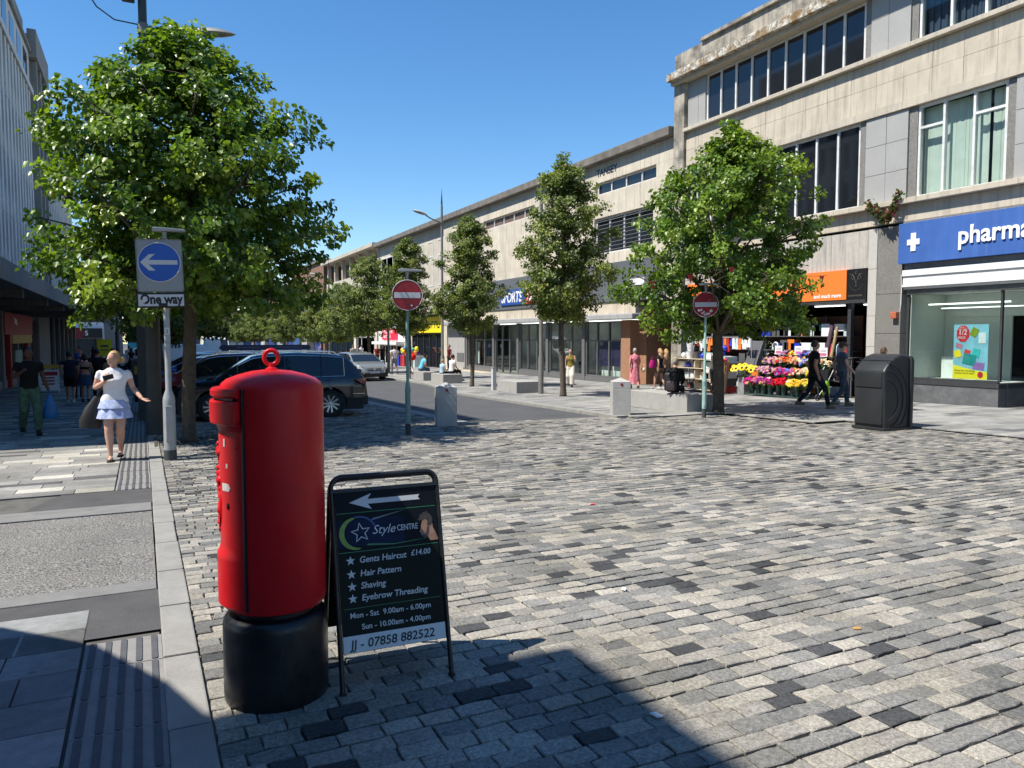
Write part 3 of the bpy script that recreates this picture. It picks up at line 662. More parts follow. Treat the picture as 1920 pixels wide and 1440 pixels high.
# dark alley with painted back wall
GRAF = M('painted_shutter', (.03,.028,.028), .7, var=.5, vs=1.5, dirt=(.20,.05,.02), ds=1.6, da=.9)
pbox('alley_shutter', SB, (F0+2.2, F0+2.3, 26.9, 29.3, -.75, 2.95), GRAF)
pbox('alley_soffit', SB, (F0+.1, F0+3.3, Y0, 29.84, 2.95, 2.99), DARKM)
for i in range(5): pbox('shutter_base_panel', SB, (F0+2.12, F0+2.19, 26.95+i*.46, 27.38+i*.46, -.7, .4), M('grey_shutter', (.16,.16,.16), .6, var=.3, vs=4))
pl = struct('shop_plinth', MB().box(F0-1.0, F0+.03, 30.0, 52.5, -.95, -.655), M('buff_paving', (.50,.42,.31), .85, var=.1, vs=2, grain=.15))
pl.data.transform(Matrix.Identity(4))
# ================= far right terrace
def glyph_row(x, ya, yb, z0, z1):   # far lettering too small to read: a row of letter-like strokes
    b = MB(); q = random.Random(2); y = ya
    while y > yb:
        b.box(x, x+.02, y-.12, y, z0, z1); b.box(x, x+.021, y-.42, y-.13, *((z0, z0+.12) if q.random() < .5 else (z1-.12, z1)))
        if q.random() < .6: b.box(x, x+.02, y-.5, y-.421, z0+.13, z1-.13)
        y -= .66
    return b
def simple_building(name, label, x0, x1, y0, y1, z1, mat, zb=-1.2, cop=True, group=None):
    t = thing(name, label, 'building', (x0, y0, zb), group=group)
    pbox('wall', t, (x0, x1, y0, y1, zb, z1), mat)
    if cop: pbox('coping', t, (x0-.3, x1, y0+.02, y1-.02, z1+.002, z1+.3), COPE)
    return t
STRK = M('streaked_concrete', (.52,.47,.38), .9, var=.15, vs=.8, streak=(.18,.165,.14), sk=.85, bump=.2, bs=30)
YELS = M('yellow_sign', (.90,.72,.01), .5, var=.05)
B3 = simple_building('yellow_shop_building', 'streaked concrete building over the yellow fronted toy shop', F0+.25, 34, 54.35, 63.9, 10.1, STRK, cop=False)
for a in (54.9, 57.3, 59.6):
    window(B3, a, a+1.25, 5.6, 9.1, F0+.22, 1, FRAMEW, DARKGLASS, .07, rows={0:[7.9]})
pbox('panel_recess', B3, (F0+.2, F0+.24, 61.4, 63.6, 5.2, 9.2), COPE)
pbox('yellow_fascia', B3, (F0-.1, F0+.24, 54.6, 62.3, 1.95, 3.2), YELS, bev=.02)
part('lettering', glyph_row(F0-.11, 61.4, 55.2, 2.3, 2.85), BLACKP, B3, world=True)
pbox('canopy', B3, (F0-.6, F0+.24, 54.5, 62.5, 3.3, 3.5), M('grey_canopy', (.2,.19,.18), .8))
window(B3, 54.8, 62.2, -.9, 1.94, F0+.1, 5, DARKM, DARKGLASS, .09, name='shop_window')
B3b = simple_building('red_sign_building', 'cream rendered building with red phone repair sign', F0+.25, 34, 64.0, 72.3, 10.1, STRK, cop=False)
pbox('white_front', B3b, (F0+.05, F0+.24, 64.1, 72.2, -.9, 4.0), WHITEP)
pbox('red_sign', B3b, (F0-.06, F0+.04, 66.0, 70.7, 1.35, 2.35), M('phone_sign_red', (.7,.02,.06), .5))
text('lettering', 'BUY SELL REPAIR\nUNLOCKING', .42, WHITEL, B3b, frame((F0-.066, 70.4, 1.95), (0,-1,0), (0,0,1)), extrude=.003)
pbox('canopy', B3b, (F0-.7, F0+.04, 64.2, 72, .95, 1.2), WHITEP)
window(B3b, 64.6, 71.6, -.9, .94, F0+.0, 4, WHITEP, DARKGLASS, .12, name='shop_window')
window(B3b, 66.0, 71.5, 5.0, 9.0, F0+.2, 3, FRAMEW, DARKGLASS, .1)
B4 = simple_building('loggia_building', 'lower concrete building with open columned top floor', F0+.3, 34, 72.4, 96, 8.1, STRK, cop=False)
pbox('roof_slab', B4, (F0-.4, 34, 72.5, 96, 10.3, 10.65), CREAM)
for i in range(7): pbox('column', B4, (F0+.3, F0+.7, 72.8+i*3.7, 73.3+i*3.7, 8.105, 10.29), CREAM)
pbox('loggia_back_wall', B4, (F0+2.2, F0+2.4, 72.5, 95.9, 8.105, 10.29), GREYST)
pbox('cream_front', B4, (F0+.1, F0+.29, 73, 82, -.9, 3.4), M('cream_paint', (.68,.62,.5), .7))
window(B4, 73.6, 81, -.9, 1.7, F0+.05, 3, FRAMEW, DARKGLASS, .15, name='shop_window')
pbox('blue_fascia', B4, (F0-.1, F0+.29, 82.4, 92, 1.5, 2.7), M('blue_fascia_paint', (.02,.04,.26), .5))
part('orange_logo', MB().ell((F0-.12, 86.5, 2.6), .1, 1.3, .55, 14, 8), M('orange_logo', (.85,.4,.05), .5), B4, world=True)
window(B4, 82.6, 95, -1, 1.45, F0+.05, 5, DARKM, DARKGLASS, .12, name='shop_window')
for i in range(5): window(B4, 74+i*4.3, 76.6+i*4.3, 4.6, 6.8, F0+.2, 2, FRAMEW, DARKGLASS, .1)
FBR = M('brown_brick', (.21,.115,.075), .9, var=.2, vs=4)
B5 = simple_building('brown_brick_block', 'brown brick block with flat dark roof beyond the terrace', F0, 36, 96.2, 118, 11.0, FBR)
B6 = simple_building('far_brick_block', 'farthest brown brick building at the end of the terrace', F0+.4, 40, 118.3, 170, 9.6, FBR)
for B, ya, yb in ((B5, 97, 117), (B6, 120, 168)):
    for k in range(int((yb-ya)/5)):
        yy = ya+k*5
        window(B, yy, yy+3.2, 5, 7, (F0 if B is B5 else F0+.4)-.05, 2, FRAMEW, DARKGLASS, .12)
        pbox('shop_front', B, ((F0 if B is B5 else F0+.4)-.12, (F0 if B is B5 else F0+.4)-.005, yy, yy+4.7, -1.0, 2.6), M('far_shopfront_%d' % (k % 4), [(.03,.06,.22),(.05,.05,.06),(.5,.48,.44),(.04,.12,.3)][k % 4], .4, var=.3, vs=1))
EB = simple_building('street_end_building', 'red brick building closing the far end of the street', -3, 30, 205, 230, 8, M('red_end_brick', (.33,.13,.08), .9, var=.15, vs=2), zb=-2.2)
for i in range(8):
    pbox('window', EB, (-1+i*3.6, 1+i*3.6, 204.9, 204.995, 2.5, 4.5), DARKGLASS)
    pbox('shop_front', EB, (-1.5+i*3.6, 1.7+i*3.6, 204.85, 204.99, -1.6, 1.2), M('far_shopfront_%d' % (i % 4), (.1,.1,.1)))
# ================= left-hand buildings (facade plane x = -5.5), in their own shade
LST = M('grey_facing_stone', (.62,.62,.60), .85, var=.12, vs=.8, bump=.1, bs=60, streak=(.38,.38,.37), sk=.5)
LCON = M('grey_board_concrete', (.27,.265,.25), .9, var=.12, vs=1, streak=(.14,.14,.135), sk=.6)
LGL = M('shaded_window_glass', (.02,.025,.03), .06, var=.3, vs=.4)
L1 = thing('fin_fronted_block', 'tall grey office block with projecting stone fins above the canopy', 'building', (-5.5, 18, -.4))
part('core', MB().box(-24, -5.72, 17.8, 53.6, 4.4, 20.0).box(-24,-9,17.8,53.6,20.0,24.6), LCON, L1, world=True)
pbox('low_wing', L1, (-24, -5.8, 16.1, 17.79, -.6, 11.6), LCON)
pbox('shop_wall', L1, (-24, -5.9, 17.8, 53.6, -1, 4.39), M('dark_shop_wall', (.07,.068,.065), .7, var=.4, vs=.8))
r = random.Random(3)
yy = 18.0
while yy < 53.2:   # fins, spandrels and glass, storey by storey
    for k in range(4):
        z0 = 4.5 + k*2.8
        pbox('stone_fin', L1, (-5.73, -5.38+r.uniform(-.01,.01), yy, yy+.5, z0+.006, z0+2.79), LST)
        if yy+1.1 < 53.5:
            pbox('window', L1, (-5.73, -5.66, yy+.5, yy+1.1, z0+1.0, z0+2.79), LGL)
            pbox('spandrel', L1, (-5.73, -5.55, yy+.5, yy+1.1, z0+.006, z0+.995), LST)
    yy += 1.1
pbox('attic_band', L1, (-5.75, -5.3, 17.9, 53.6, 15.72, 16.05), LST)
pbox('attic_wall', L1, (-5.74, -5.5, 17.9, 53.6, 16.055, 18.2), LST)
for i in range(14): pbox('window', L1, (-5.5, -5.48, 18.6+i*2.5, 20.1+i*2.5, 16.3, 17.8), LGL)
pbox('coping', L1, (-5.9, -5.35, 17.8, 53.6, 18.205, 18.4), LCON)
L2 = thing('concrete_stair_tower', 'tall dark grey concrete stair tower beside the fin fronted block', 'building', (-5.5, 54, -.8))
pbox('wall', L2, (-16, -5.55, 53.65, 60.4, -1, 19.3), LCON)
for a in (54.4, 56.5, 58.6): pbox('fin', L2, (-5.55, -5.2, a, a+.5, 4.4, 18.0), LCON)
pbox('parapet', L2, (-5.56, -5.1, 53.65, 60.4, 18.01, 19.6), LCON)
L3 = thing('ribbed_grey_building', 'lower grey building with ribbed wall past the stair tower', 'building', (-5.5, 60.5, -.9))
pbox('wall', L3, (-20, -5.7, 60.45, 82, -1.2, 13.6), LST)
pbox('shop_front', L3, (-5.695, -5.5, 60.5, 81.9, -1.2, 2.95), LGL)
for i in range(6): pbox('shop_pillar', L3, (-5.495, -5.35, 61+i*3.7, 61.4+i*3.7, -1.2, 2.95), LCON)
for i in range(18): pbox('rib', L3, (-5.7, -5.45, 60.7+i*1.2, 61.05+i*1.2, 4.6, 12.8), LST)
pbox('attic', L3, (-5.71, -5.0, 60.5, 82, 13.61, 15.2), LCON)
for i in range(5): pbox('window', L3, (-5.71, -5.66, 62+i*4, 65+i*4, 9.5, 11), LGL)
# canopy over the pavement
CN = thing('pavement_canopy', 'long flat concrete canopy projecting over the shaded pavement', 'canopy', (-4, 20, 3.2))
CC = M('canopy_concrete', (.20,.19,.175), .9, var=.15, vs=1.5, streak=(.10,.1,.09), sk=.6)
for i, (a, b_) in enumerate([(18+i*5.0, 18+(i+1)*5.0) for i in range(8)]):
    zz = 3.05
    pbox('canopy_slab', CN, (-5.9, -3.0, a, b_-.012, zz, zz+.46), CC)
    pbox('canopy_edge', CN, (-2.999, -2.93, a+.004, b_-.012, zz-.02, zz+.5), M('canopy_fascia', (.30,.29,.27), .85, var=.12, vs=2, streak=(.15,.145,.13), sk=.6))
for i in range(6): pbox('canopy_beam', CN, (-5.89, -3.1, 20+i*6.6, 20.3+i*6.6, 2.8, 3.045), CC)
CN2 = thing('far_pavement_canopy', 'second canopy farther along past the joint in the roof edge', 'canopy', (-4, 58.2, 3.2))
pbox('canopy_slab', CN2, (-5.9, -2.7, 58.15, 82, 3.0, 3.3), CC)
pbox('canopy_edge', CN2, (-2.7, -2.6, 58.15, 82, 2.95, 3.5), CC)
# shopfronts under the canopy
SF = thing('shaded_shopfronts', 'row of dark glazed shopfronts under the left canopy', 'shopfront', (-5.9, 20, -.5))
for i in range(9):
    a = 18.2+i*4.5
    window(SF, a, a+3.9, -.25-.01*i, 2.6, -5.9, 4, GFR, LGL, .08, name='shop_window')
    for ww in list(SF.children)[-1:]: ww.location.x = .16
    pbox('pillar', SF, (-5.9, -5.5, a-.45, a-.02, -1.0, 2.79), LCON)
    pbox('stall_riser', SF, (-5.9, -5.72, a, a+3.9, -1.0, -.26-.01*i), LCON)
    if i != 5: pbox('fascia', SF, (-5.89, -5.6, a, a+3.9, 2.61, 2.79), M('dark_fascia_%d' % (i % 3), [(.03,.05,.05),(.06,.05,.04),(.05,.05,.06)][i % 3], .5))
RS = thing('red_shop_fascia', 'red and yellow shop sign above the door under the left canopy', 'sign', (-5.45, 42, 1.6))
REDS = M('red_fascia', (.42,.02,.025), .5, var=.05); YELF = M('yellow_strip', (.6,.38,.03), .5)
pbox('red_panel', RS, (-5.6, -5.45, 40.6, 50.2, 1.75, 2.75), REDS); pbox('yellow_panel', RS, (-5.59, -5.46, 42.8, 50.0, 1.32, 1.745), YELF)
part('white_emblem', MB().prism([(-5.445,43.3,2.62),(-5.445,43.5,2.3),(-5.445,44.4,2.2),(-5.445,44.3,2.5),(-5.445,43.8,2.5)],(.01,0,0)), WHITEL, RS, world=True)
pbox('door_surround', RS, (-5.6, -5.4, 41.6, 42.1, -.75, 1.74), REDS); pbox('door_surround', RS, (-5.6, -5.4, 47.6, 48.1, -.75, 1.3), REDS)
pbox('door_poster', RS, (-5.5, -5.42, 43.2, 45.6, -.2, 1.0), M('green_poster', (.25,.42,.3), .5, var=.4, vs=1.5))
# white building across the end of the side street
W_ = thing('white_corner_building', 'white rendered building with window row seen past the canopy end', 'building', (-9, 103, -1.2))
WR = M('white_render', (.72,.74,.76), .8, var=.05, vs=.6)
pbox('wall', W_, (-16, -3.95, 100, 118, -1.5, 9.0), WR); pbox('roof_edge', W_, (-16.2, -3.7, 99.6, 118, 9.002, 9.35), COPE)
window_rows = [(-8.3+i*1.12, -7.3+i*1.12) for i in range(4)]
for a, b_ in window_rows: pbox('window', W_, (a, b_, 99.9, 99.995, 5.6, 7.9), LGL); pbox('window_bar', W_, ((a+b_)/2-.05, (a+b_)/2+.05, 99.85, 99.9, 5.6, 7.9), WHITEP); pbox('window_bar', W_, (a, b_, 99.85, 99.899, 6.9, 7.0), WHITEP)
pbox('shop_front', W_, (-9.5, -4.0, 99.8, 99.995, -1.3, 1.4), LGL)
sg2 = part('black_sign', MB().box(-9.5, -4.0, 99.4, 99.79, 1.5, 2.6), BLACKP, W_, world=True)
part('red_roundel', MB().lathe([(0,0),(.62,0),(.62,.06),(0,.06)], 20, (-6.4,99.3,2.05), axis='y'), M('dark_red_roundel', (.16,.01,.015), .5), W_, world=True)
text('lettering', 'S', .75, WHITEL, W_, frame((-5.75, 99.38, 1.8), (1,0,0), (0,0,1)), extrude=.005, bold=.01)
G_ = simple_building('grey_gable_building', 'narrow grey building with red and white projecting sign beyond the white one', -3.9, -2.9, 104, 150, 8.3, LCON, zb=-1.5)
pbox('projecting_sign', G_, (-2.88, -2.2, 104.2, 104.4, 2.2, 3.6), WHITEP); pbox('projecting_sign_band', G_, (-2.87, -2.19, 104.15, 104.42, 1.9, 2.19), REDS)
T_ = simple_building('teal_hoarding_building', 'far building wrapped in teal sheeting at the street end', -2.5, 1.5, 170, 190, 6.5, M('teal_sheet', (.02,.22,.30), .7), zb=-2, cop=False)
# building behind and left of the viewpoint, on the near side of the side street (casts the foreground shade)
N_ = thing('near_corner_building', 'corner building on the near side of the side road', 'building', (-6, -2, 0))
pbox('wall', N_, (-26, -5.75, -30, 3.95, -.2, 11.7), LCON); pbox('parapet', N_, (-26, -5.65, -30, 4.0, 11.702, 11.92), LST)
cn = MB().prism([(-5.59,-12,3.2),(-2.1,-12,3.2),(-2.1,3.7,3.2),(-2.28,4.25,3.2),(-2.65,5.0,3.2),(-3.2,5.6,3.2),(-5.59,5.75,3.2)], (0,0,.35))
part('corner_canopy', cn, CC, N_, world=True)
# ---------------------------------------------------------------- pillar box
REDP = M('pillar_box_red', (.56,.010,.014), .36, var=.10, vs=3, spec=.28, coat=.0, wr=True, dirt=(.34,.02,.025), ds=3.5, da=.4)
BLKP = M('pillar_box_black', (.006,.007,.009), .35, var=.3, vs=5, spec=.5, dirt=(.05,.045,.04), ds=3, da=.35, wr=True)
CHIP = M('peeling_sticker', (.62,.56,.52), .8, var=.15, vs=30)
bx_, by_ = .555, 3.80; bz = gz(by_)
PBX = thing('pillar_box', 'red cylindrical post box with lifting ring and black base beside the kerb', 'post box', (bx_, by_, bz), rz=R(171))
# local +x is the front (faces -x in the world)
part('base', MB().lathe([(0,0),(.245,0),(.252,.012),(.254,.05),(.254,.36),(.249,.385),(.236,.402),(.215,.412),(.205,.414),(0,.414)], 56), BLKP, PBX, smooth=40)
part('neck', MB().lathe([(.2,.41),(.2,.45)], 40), BLKP, PBX, smooth=True)
RB = .248
prof = [(0,.44),(.225,.44),(.24,.448),(RB,.47),(RB,1.44),(RB-.003,1.460),(RB-.012,1.476),(.212,1.495),(.16,1.514),(.10,1.529),(.04,1.536),(0,1.537)]
part('body', MB().lathe(prof, 64), REDP, PBX, smooth=35)
rg = MB().ring((0,0,1.592), .033, .0105, 'y', 28, 10); rg.lathe([(0,1.53),(.028,1.532),(.028,1.541),(.016,1.547),(.014,1.565),(0,1.565)], 20)
part('lifting_ring', rg, REDP, PBX, smooth=50)
def shell(z0, z1, r0, r1, a, n=22, cr=.012, mi=0, fade=None):   # curved slab on the front half: angles -a..a, inner radius r0, outer r1
    b = MB(); P = []
    ring = [(r0,z0),(r1-cr,z0),(r1,z0+cr),(r1,z1-cr),(r1-cr,z1),(r0,z1)]
    for i in range(n+1):
        t = -a + 2*a*i/n
        k_ = fade(t) if fade else 0
        P += [((q-(k_ if q > r0 else 0))*math.cos(t), (q-(k_ if q > r0 else 0))*math.sin(t), z) for q, z in ring]
    k = len(ring); F = [(i*k+j, (i+1)*k+j, (i+1)*k+(j+1)%k, i*k+(j+1)%k) for i in range(n) for j in range(k)]
    F += [tuple(range(k)), tuple(range(n*k+k-1, n*k-1, -1))]
    return b.add(P, F)
A1 = R(58)
# door: recessed upper part, thicker lower part, all between two dark joints
part('door', shell(.46, 1.30, .2, RB+.004, A1, cr=.004), REDP, PBX, smooth=35, merge=True)
FD = lambda t: .020*(1-math.cos(t/A1*math.pi/2))
part('door_lower_panel', shell(.462, .70, .2, RB+.022, A1, cr=.012, fade=FD), REDP, PBX, smooth=35, merge=True)
lp = MB(); n = 16   # shoulder between lower panel and recess
for i in range(n+1):
    t = -A1+2*A1*i/n; f_ = FD(t)
    for rr, z in ((RB+.0225-f_,.688),(RB+.021-f_,.705),(RB+.012-f_*.6,.718),(RB+.0045,.745),(.2,.688)): lp.v.append((rr*math.cos(t), rr*math.sin(t), z))
for i in range(n):
    for j in range(5): lp.f.append((i*5+j,(i+1)*5+j,(i+1)*5+(j+1)%5,i*5+(j+1)%5)); lp.m.append(0); lp.c.append(None)
part('door_shoulder', lp, REDP, PBX, smooth=40, merge=True)
jt = MB()
for s in (-1, 1):
    a = s*(A1+.016); jt.tube([((RB+.0008)*math.cos(a), (RB+.0008)*math.sin(a), z) for z in (.468,.9,1.38,1.458)], .0085, 6)
part('door_joint', jt, BLKP, PBX)
# aperture hood: two thick bands with the letter slot between them
hd = shell(1.305, 1.405, .2, RB+.042, R(56), cr=.007); part('slot_hood', hd, REDP, PBX, smooth=35, merge=True)
part('slot_hood_upper', shell(1.419, 1.458, .2, RB+.038, R(56), cr=.009), REDP, PBX, smooth=35, merge=True)
hb = MB()   # curved bracket under the hood
for i in range(n+1):
    t = -R(56)+2*R(56)*i/n
    for rr, z in ((RB+.0405,1.318),(RB+.0405,1.304),(RB+.024,1.300),(RB+.012,1.290),(RB+.0045,1.268),(RB-.02,1.268),(.2,1.33)): hb.v.append((rr*math.cos(t), rr*math.sin(t), z))
for i in range(n):
    for j in range(7): hb.f.append((i*7+j,(i+1)*7+j,(i+1)*7+(j+1)%7,i*7+(j+1)%7)); hb.m.append(0); hb.c.append(None)
hb.f += [tuple(range(7)), tuple(range(n*7+6, n*7-1, -1))]; hb.m += [0,0]; hb.c += [None,None]
part('hood_bracket', hb, REDP, PBX, smooth=40, merge=True)
part('letter_slot', shell(1.4055, 1.4235, .2, RB+.02, R(50), cr=.002), BLKP, PBX, merge=True)
cy = MB(); q = random.Random(4)   # raised royal cypher and crown, seen edge on
for z in [.79+.013*i for i in range(31)]:
    t = q.uniform(-.16,.16); cy.ell(((RB+.001)*math.cos(t), (RB+.001)*math.sin(t), z), .010+.011*q.random(), .02+.02*q.random(), .012+.012*q.random(), 7, 5)
for s in (-1,1): cy.tube([((RB+.004)*math.cos(a_), (RB+.004)*math.sin(a_), z) for a_, z in ((s*.05,.80),(s*.25,.86),(s*.28,.95),(s*.1,1.0))], .009, 6)
cy.ell((RB+.004,0,1.165), .016,.05,.028, 9, 5); cy.ell((RB+.006,0,1.2), .009,.01,.012, 7, 5)
part('royal_cypher', cy, REDP, PBX, smooth=50)
def curved_patch(t0, t1, z0, z1, rr, notch=0):
    P = [(rr*math.cos(t), rr*math.sin(t), z) for t, z in ((t0,z0),(t1,z0),(t1,z1),(t0,z1))]
    if notch: P = P[:1] + [P[1]] + [(rr*math.cos(t1-notch), rr*math.sin(t1-notch), (z0+z1)/2)] + P[2:]
    return MB().poly(P)
RS_ = RB+.0062
part('sticker', curved_patch(.42,.66,1.0,1.035,RS_,-.05), CHIP, PBX); part('sticker', curved_patch(.50,.56,1.20,1.235,RS_), CHIP, PBX); part('sticker', curved_patch(.58,.64,1.105,1.125,RS_), CHIP, PBX)
part('key_plate', MB().ell(((RB+.004)*math.cos(.62), (RB+.004)*math.sin(.62), .935), .008,.01,.016, 10, 6), BLKP, PBX)
for o in PBX.children: o.scale = (.965,.965,1.028)
# ---------------------------------------------------------------- A-board
ABK = M('board_frame_black', (.010,.0105,.011), .38, var=.3, vs=9, wr=True, dirt=(.05,.045,.04), ds=14, da=.3)
FACE = M('board_face_dark', (.008,.010,.013), .45, var=.2, vs=3, spec=.12)
FACE2 = M('board_face_green', (.009,.014,.011), .45, var=.15, vs=3, spec=.12)
SILV = M('board_silver_print', (.62,.62,.62), .45, var=.06, vs=8); SILVD = M('board_strip_white', (.70,.70,.70), .5, var=.06, vs=8)
GRN = M('board_green_line', (.03,.22,.09), .4, var=.1); LIME = M('board_lime', (.22,.33,.03), .4, var=.2, vs=20); NAVY = M('board_navy', (.010,.018,.05), .5, var=.3, vs=9, spec=.12)
INK = M('board_ink', (.012,.012,.02), .5)
ax, ay = .83, 3.60
ang = R(-1.5)
AB = thing('pavement_sign', 'black hinged pavement sign listing haircut prices, standing beside the post box', 'sign', (ax, ay, gz(ay)), rz=ang)
W_A, H_A = .555, 1.05; LEAN = R(13.5)
def bp(u, v, d=0): # point on the front board: u across, v up the slope, d out of the face
    return (u, v*math.sin(LEAN) - d*math.cos(LEAN), v*math.cos(LEAN) + d*math.sin(LEAN))
def bframe(u, v, d=.0): return frame(bp(u,v,d), (1,0,0), (0, math.sin(LEAN), math.cos(LEAN)))
def loop(u0, u1, v1, rr, ff):
    P = [ff(u0,0)]
    for i in range(7): a = math.pi - math.pi/2*i/6; P.append(ff(u0+rr+rr*math.cos(a), v1-rr+rr*math.sin(a)))
    for i in range(7): a = math.pi/2 - math.pi/2*i/6; P.append(ff(u1-rr+rr*math.cos(a), v1-rr+rr*math.sin(a)))
    P.append(ff(u1,0)); return P
part('front_frame', MB().tube(loop(0, W_A, H_A, .055, lambda u,v: bp(u,v)), .0125, 10), ABK, AB, smooth=60)
YB = 2*H_A*math.sin(LEAN)
def bq(u, v, d=0): return (u, YB - v*math.sin(LEAN) + d*math.cos(LEAN), v*math.cos(LEAN)+d*math.sin(LEAN))
part('rear_frame', MB().tube(loop(0, W_A, H_A-.01, .055, lambda u,v: bq(u,v)), .0125, 10), ABK, AB, smooth=60)
def slabb(u0, u1, v0, v1, d0, d1, ff=bp): return MB().add([ff(u,v,d) for d in (d0,d1) for u,v in ((u0,v0),(u1,v0),(u1,v1),(u0,v1))], [(0,1,2,3),(7,6,5,4),(0,4,5,1),(1,5,6,2),(2,6,7,3),(3,7,4,0)])
bd = part('front_panel', slabb(.014, W_A-.014, .19, .985, -.006, .006), FACE, AB); part('rear_panel', slabb(.014, W_A-.014, .19, .975, -.006, .006, bq), FACE, AB)
part('clamp_strip', slabb(.0, W_A, .972, .99, -.012, .012), ABK, AB)
part('foot', MB().obox(bp(0,.005), .03,.03,.02), ABK, AB); part('foot', MB().obox(bp(W_A,.005), .03,.03,.02), ABK, AB)
def pr(name, mat, u0, u1, v0, v1, k=1, sub=bd):
    return part(name, MB().poly([bp(u,v,.006+.0007*k) for u,v in ((u0,v0),(u1,v0),(u1,v1),(u0,v1))]), mat, sub)
def pp(name, mat, pts, k=2): return part(name, MB().poly([bp(u,v,.006+.0007*k) for u,v in pts]), mat, bd)
pr('lower_print', FACE2, .016, W_A-.016, .275, .668, .6)
pr('navy_print', NAVY, .016, .36, .70, .83, .7)
pr('phone_strip', SILVD, .016, W_A-.016, .192, .272, 1)
pr('green_line', GRN, .02, W_A-.02, .865, .868); pr('green_line', GRN, .02, W_A-.02, .672, .675); pr('green_line', GRN, .03, W_A-.03, .40, .402)
pp('arrow', SILV, [(.085,.918),(.20,.958),(.18,.93),(.455,.932),(.445,.92),(.455,.906),(.18,.906),(.20,.878)])
def star(cx, cy, r0, r1, rot=0): return [(cx+(r0 if i%2==0 else r1)*math.sin(R(36*i)+rot), cy+(r0 if i%2==0 else r1)*math.cos(R(36*i)+rot)) for i in range(10)]
for v in (.632,.565,.505,.447): pp('star', SILV, star(.075, v, .024, .010))
so_ = star(.135,.765,.052,.024,-.12); si_ = star(.135,.765,.044,.018,-.12); b = MB()
for i in range(10): b.poly([bp(*p,.0078) for p in (so_[i], so_[(i+1)%10], si_[(i+1)%10], si_[i])])
part('logo_star', b, SILV, bd)
b = MB(); N = 22
for i in range(N):
    a0, a1 = [R(100+170*k/N) for k in (i,i+1)]; t = lambda a: .006+.02*math.sin((a-R(100))/R(170)*math.pi)
    b.poly([bp(.13+q*math.cos(a), .765+q*math.sin(a)*.95, .0074) for a, q in ((a0,.078),(a1,.078),(a1,.078+t(a1)),(a0,.078+t(a0)))])
part('logo_swoosh', b, LIME, bd)
b = MB()
for i in range(N):
    a0, a1 = [R(20+90*k/N) for k in (i,i+1)]
    b.poly([bp(.13+q*math.cos(a), .765+q*math.sin(a)*.95, .0074) for a, q in ((a0,.078),(a1,.078),(a1,.088),(a0,.088))])
part('logo_arc', b, M('board_blue_arc', (.02,.05,.22), .4), bd)
pp('light_streak', M('board_streak', (.16,.19,.25), .4), [(.19,.82),(.38,.862),(.20,.832)]); pp('light_streak', GRN, [(.16,.70),(.30,.69),(.5,.705),(.3,.695),(.17,.708)], 3)
text('lettering', 'Style', .062, SILV, bd, bframe(.192,.752,.0078), shear=.35, world=False); text('lettering', 'CENTRE', .041, SILV, bd, bframe(.322,.757,.0078), world=False, sx=.74, bold=.0006)
# printed head of a man in profile
SK = M('board_print_skin', (.36,.19,.12), .5, var=.3, vs=22); HR = M('board_print_hair', (.055,.04,.032), .5, var=.3, vs=60)
pp('printed_face', SK, [(0.453,0.775),(0.449,0.758),(0.441,0.738),(0.449,0.733),(0.449,0.722),(0.456,0.712),(0.469,0.702),(0.483,0.712),(0.496,0.690),(0.538,0.690),(0.538,0.700),(0.524,0.735),(0.515,0.755),(0.512,0.785),(0.501,0.800),(0.473,0.803),(0.459,0.795)], 2)
pp('printed_hair', HR, [(0.436,0.805),(0.445,0.795),(0.461,0.797),(0.473,0.805),(0.487,0.790),(0.484,0.770),(0.496,0.765),(0.509,0.775),(0.515,0.790),(0.512,0.810),(0.499,0.828),(0.483,0.842),(0.475,0.835),(0.464,0.838),(0.460,0.828),(0.445,0.825),(0.449,0.815)], 3)
pp('printed_beard', HR, [(0.449,0.722),(0.456,0.712),(0.469,0.702),(0.480,0.712),(0.488,0.735),(0.492,0.765),(0.485,0.765),(0.478,0.735),(0.464,0.722)], 4)
for s_, u, v, sz in (('Gents Haircut', .118,.618,.043), ('£14.00', .385,.624,.039), ('Hair Pattern', .118,.552,.043), ('Shaving', .118,.492,.043), ('Eyebrow Threading', .118,.434,.043)):
    text('lettering', s_, sz, SILV, bd, bframe(u,v,.0078), shear=.15, world=False, bold=.0007, sx=.98 if len(s_) < 14 else 1.0)
text('lettering', 'Mon - Sat  9.00am - 6.00pm', .037, SILV, bd, bframe(.055,.355,.0078), world=False, bold=.0005); text('lettering', 'Sun - 10.00am - 4.00pm', .037, SILV, bd, bframe(.11,.297,.0078), world=False, bold=.0005)
text('lettering', 'JJ - 07858 882522', .06, INK, bd, bframe(.05,.21,.0085), shear=.12, world=False, bold=.0009)
# ---------------------------------------------------------------- litter bin
BIN = M('black_bin_plastic', (.022,.024,.026), .42, var=.12, vs=4, spec=.45, bump=.05, bs=300, dirt=(.06,.055,.05), ds=2.5, da=.25)
BN = thing('litter_bin', 'large black plastic street bin with rounded ribbed sides on the edge of the cobbles', 'bin', (13.52, 10.75, gz(10.75)+.005), rz=R(0))
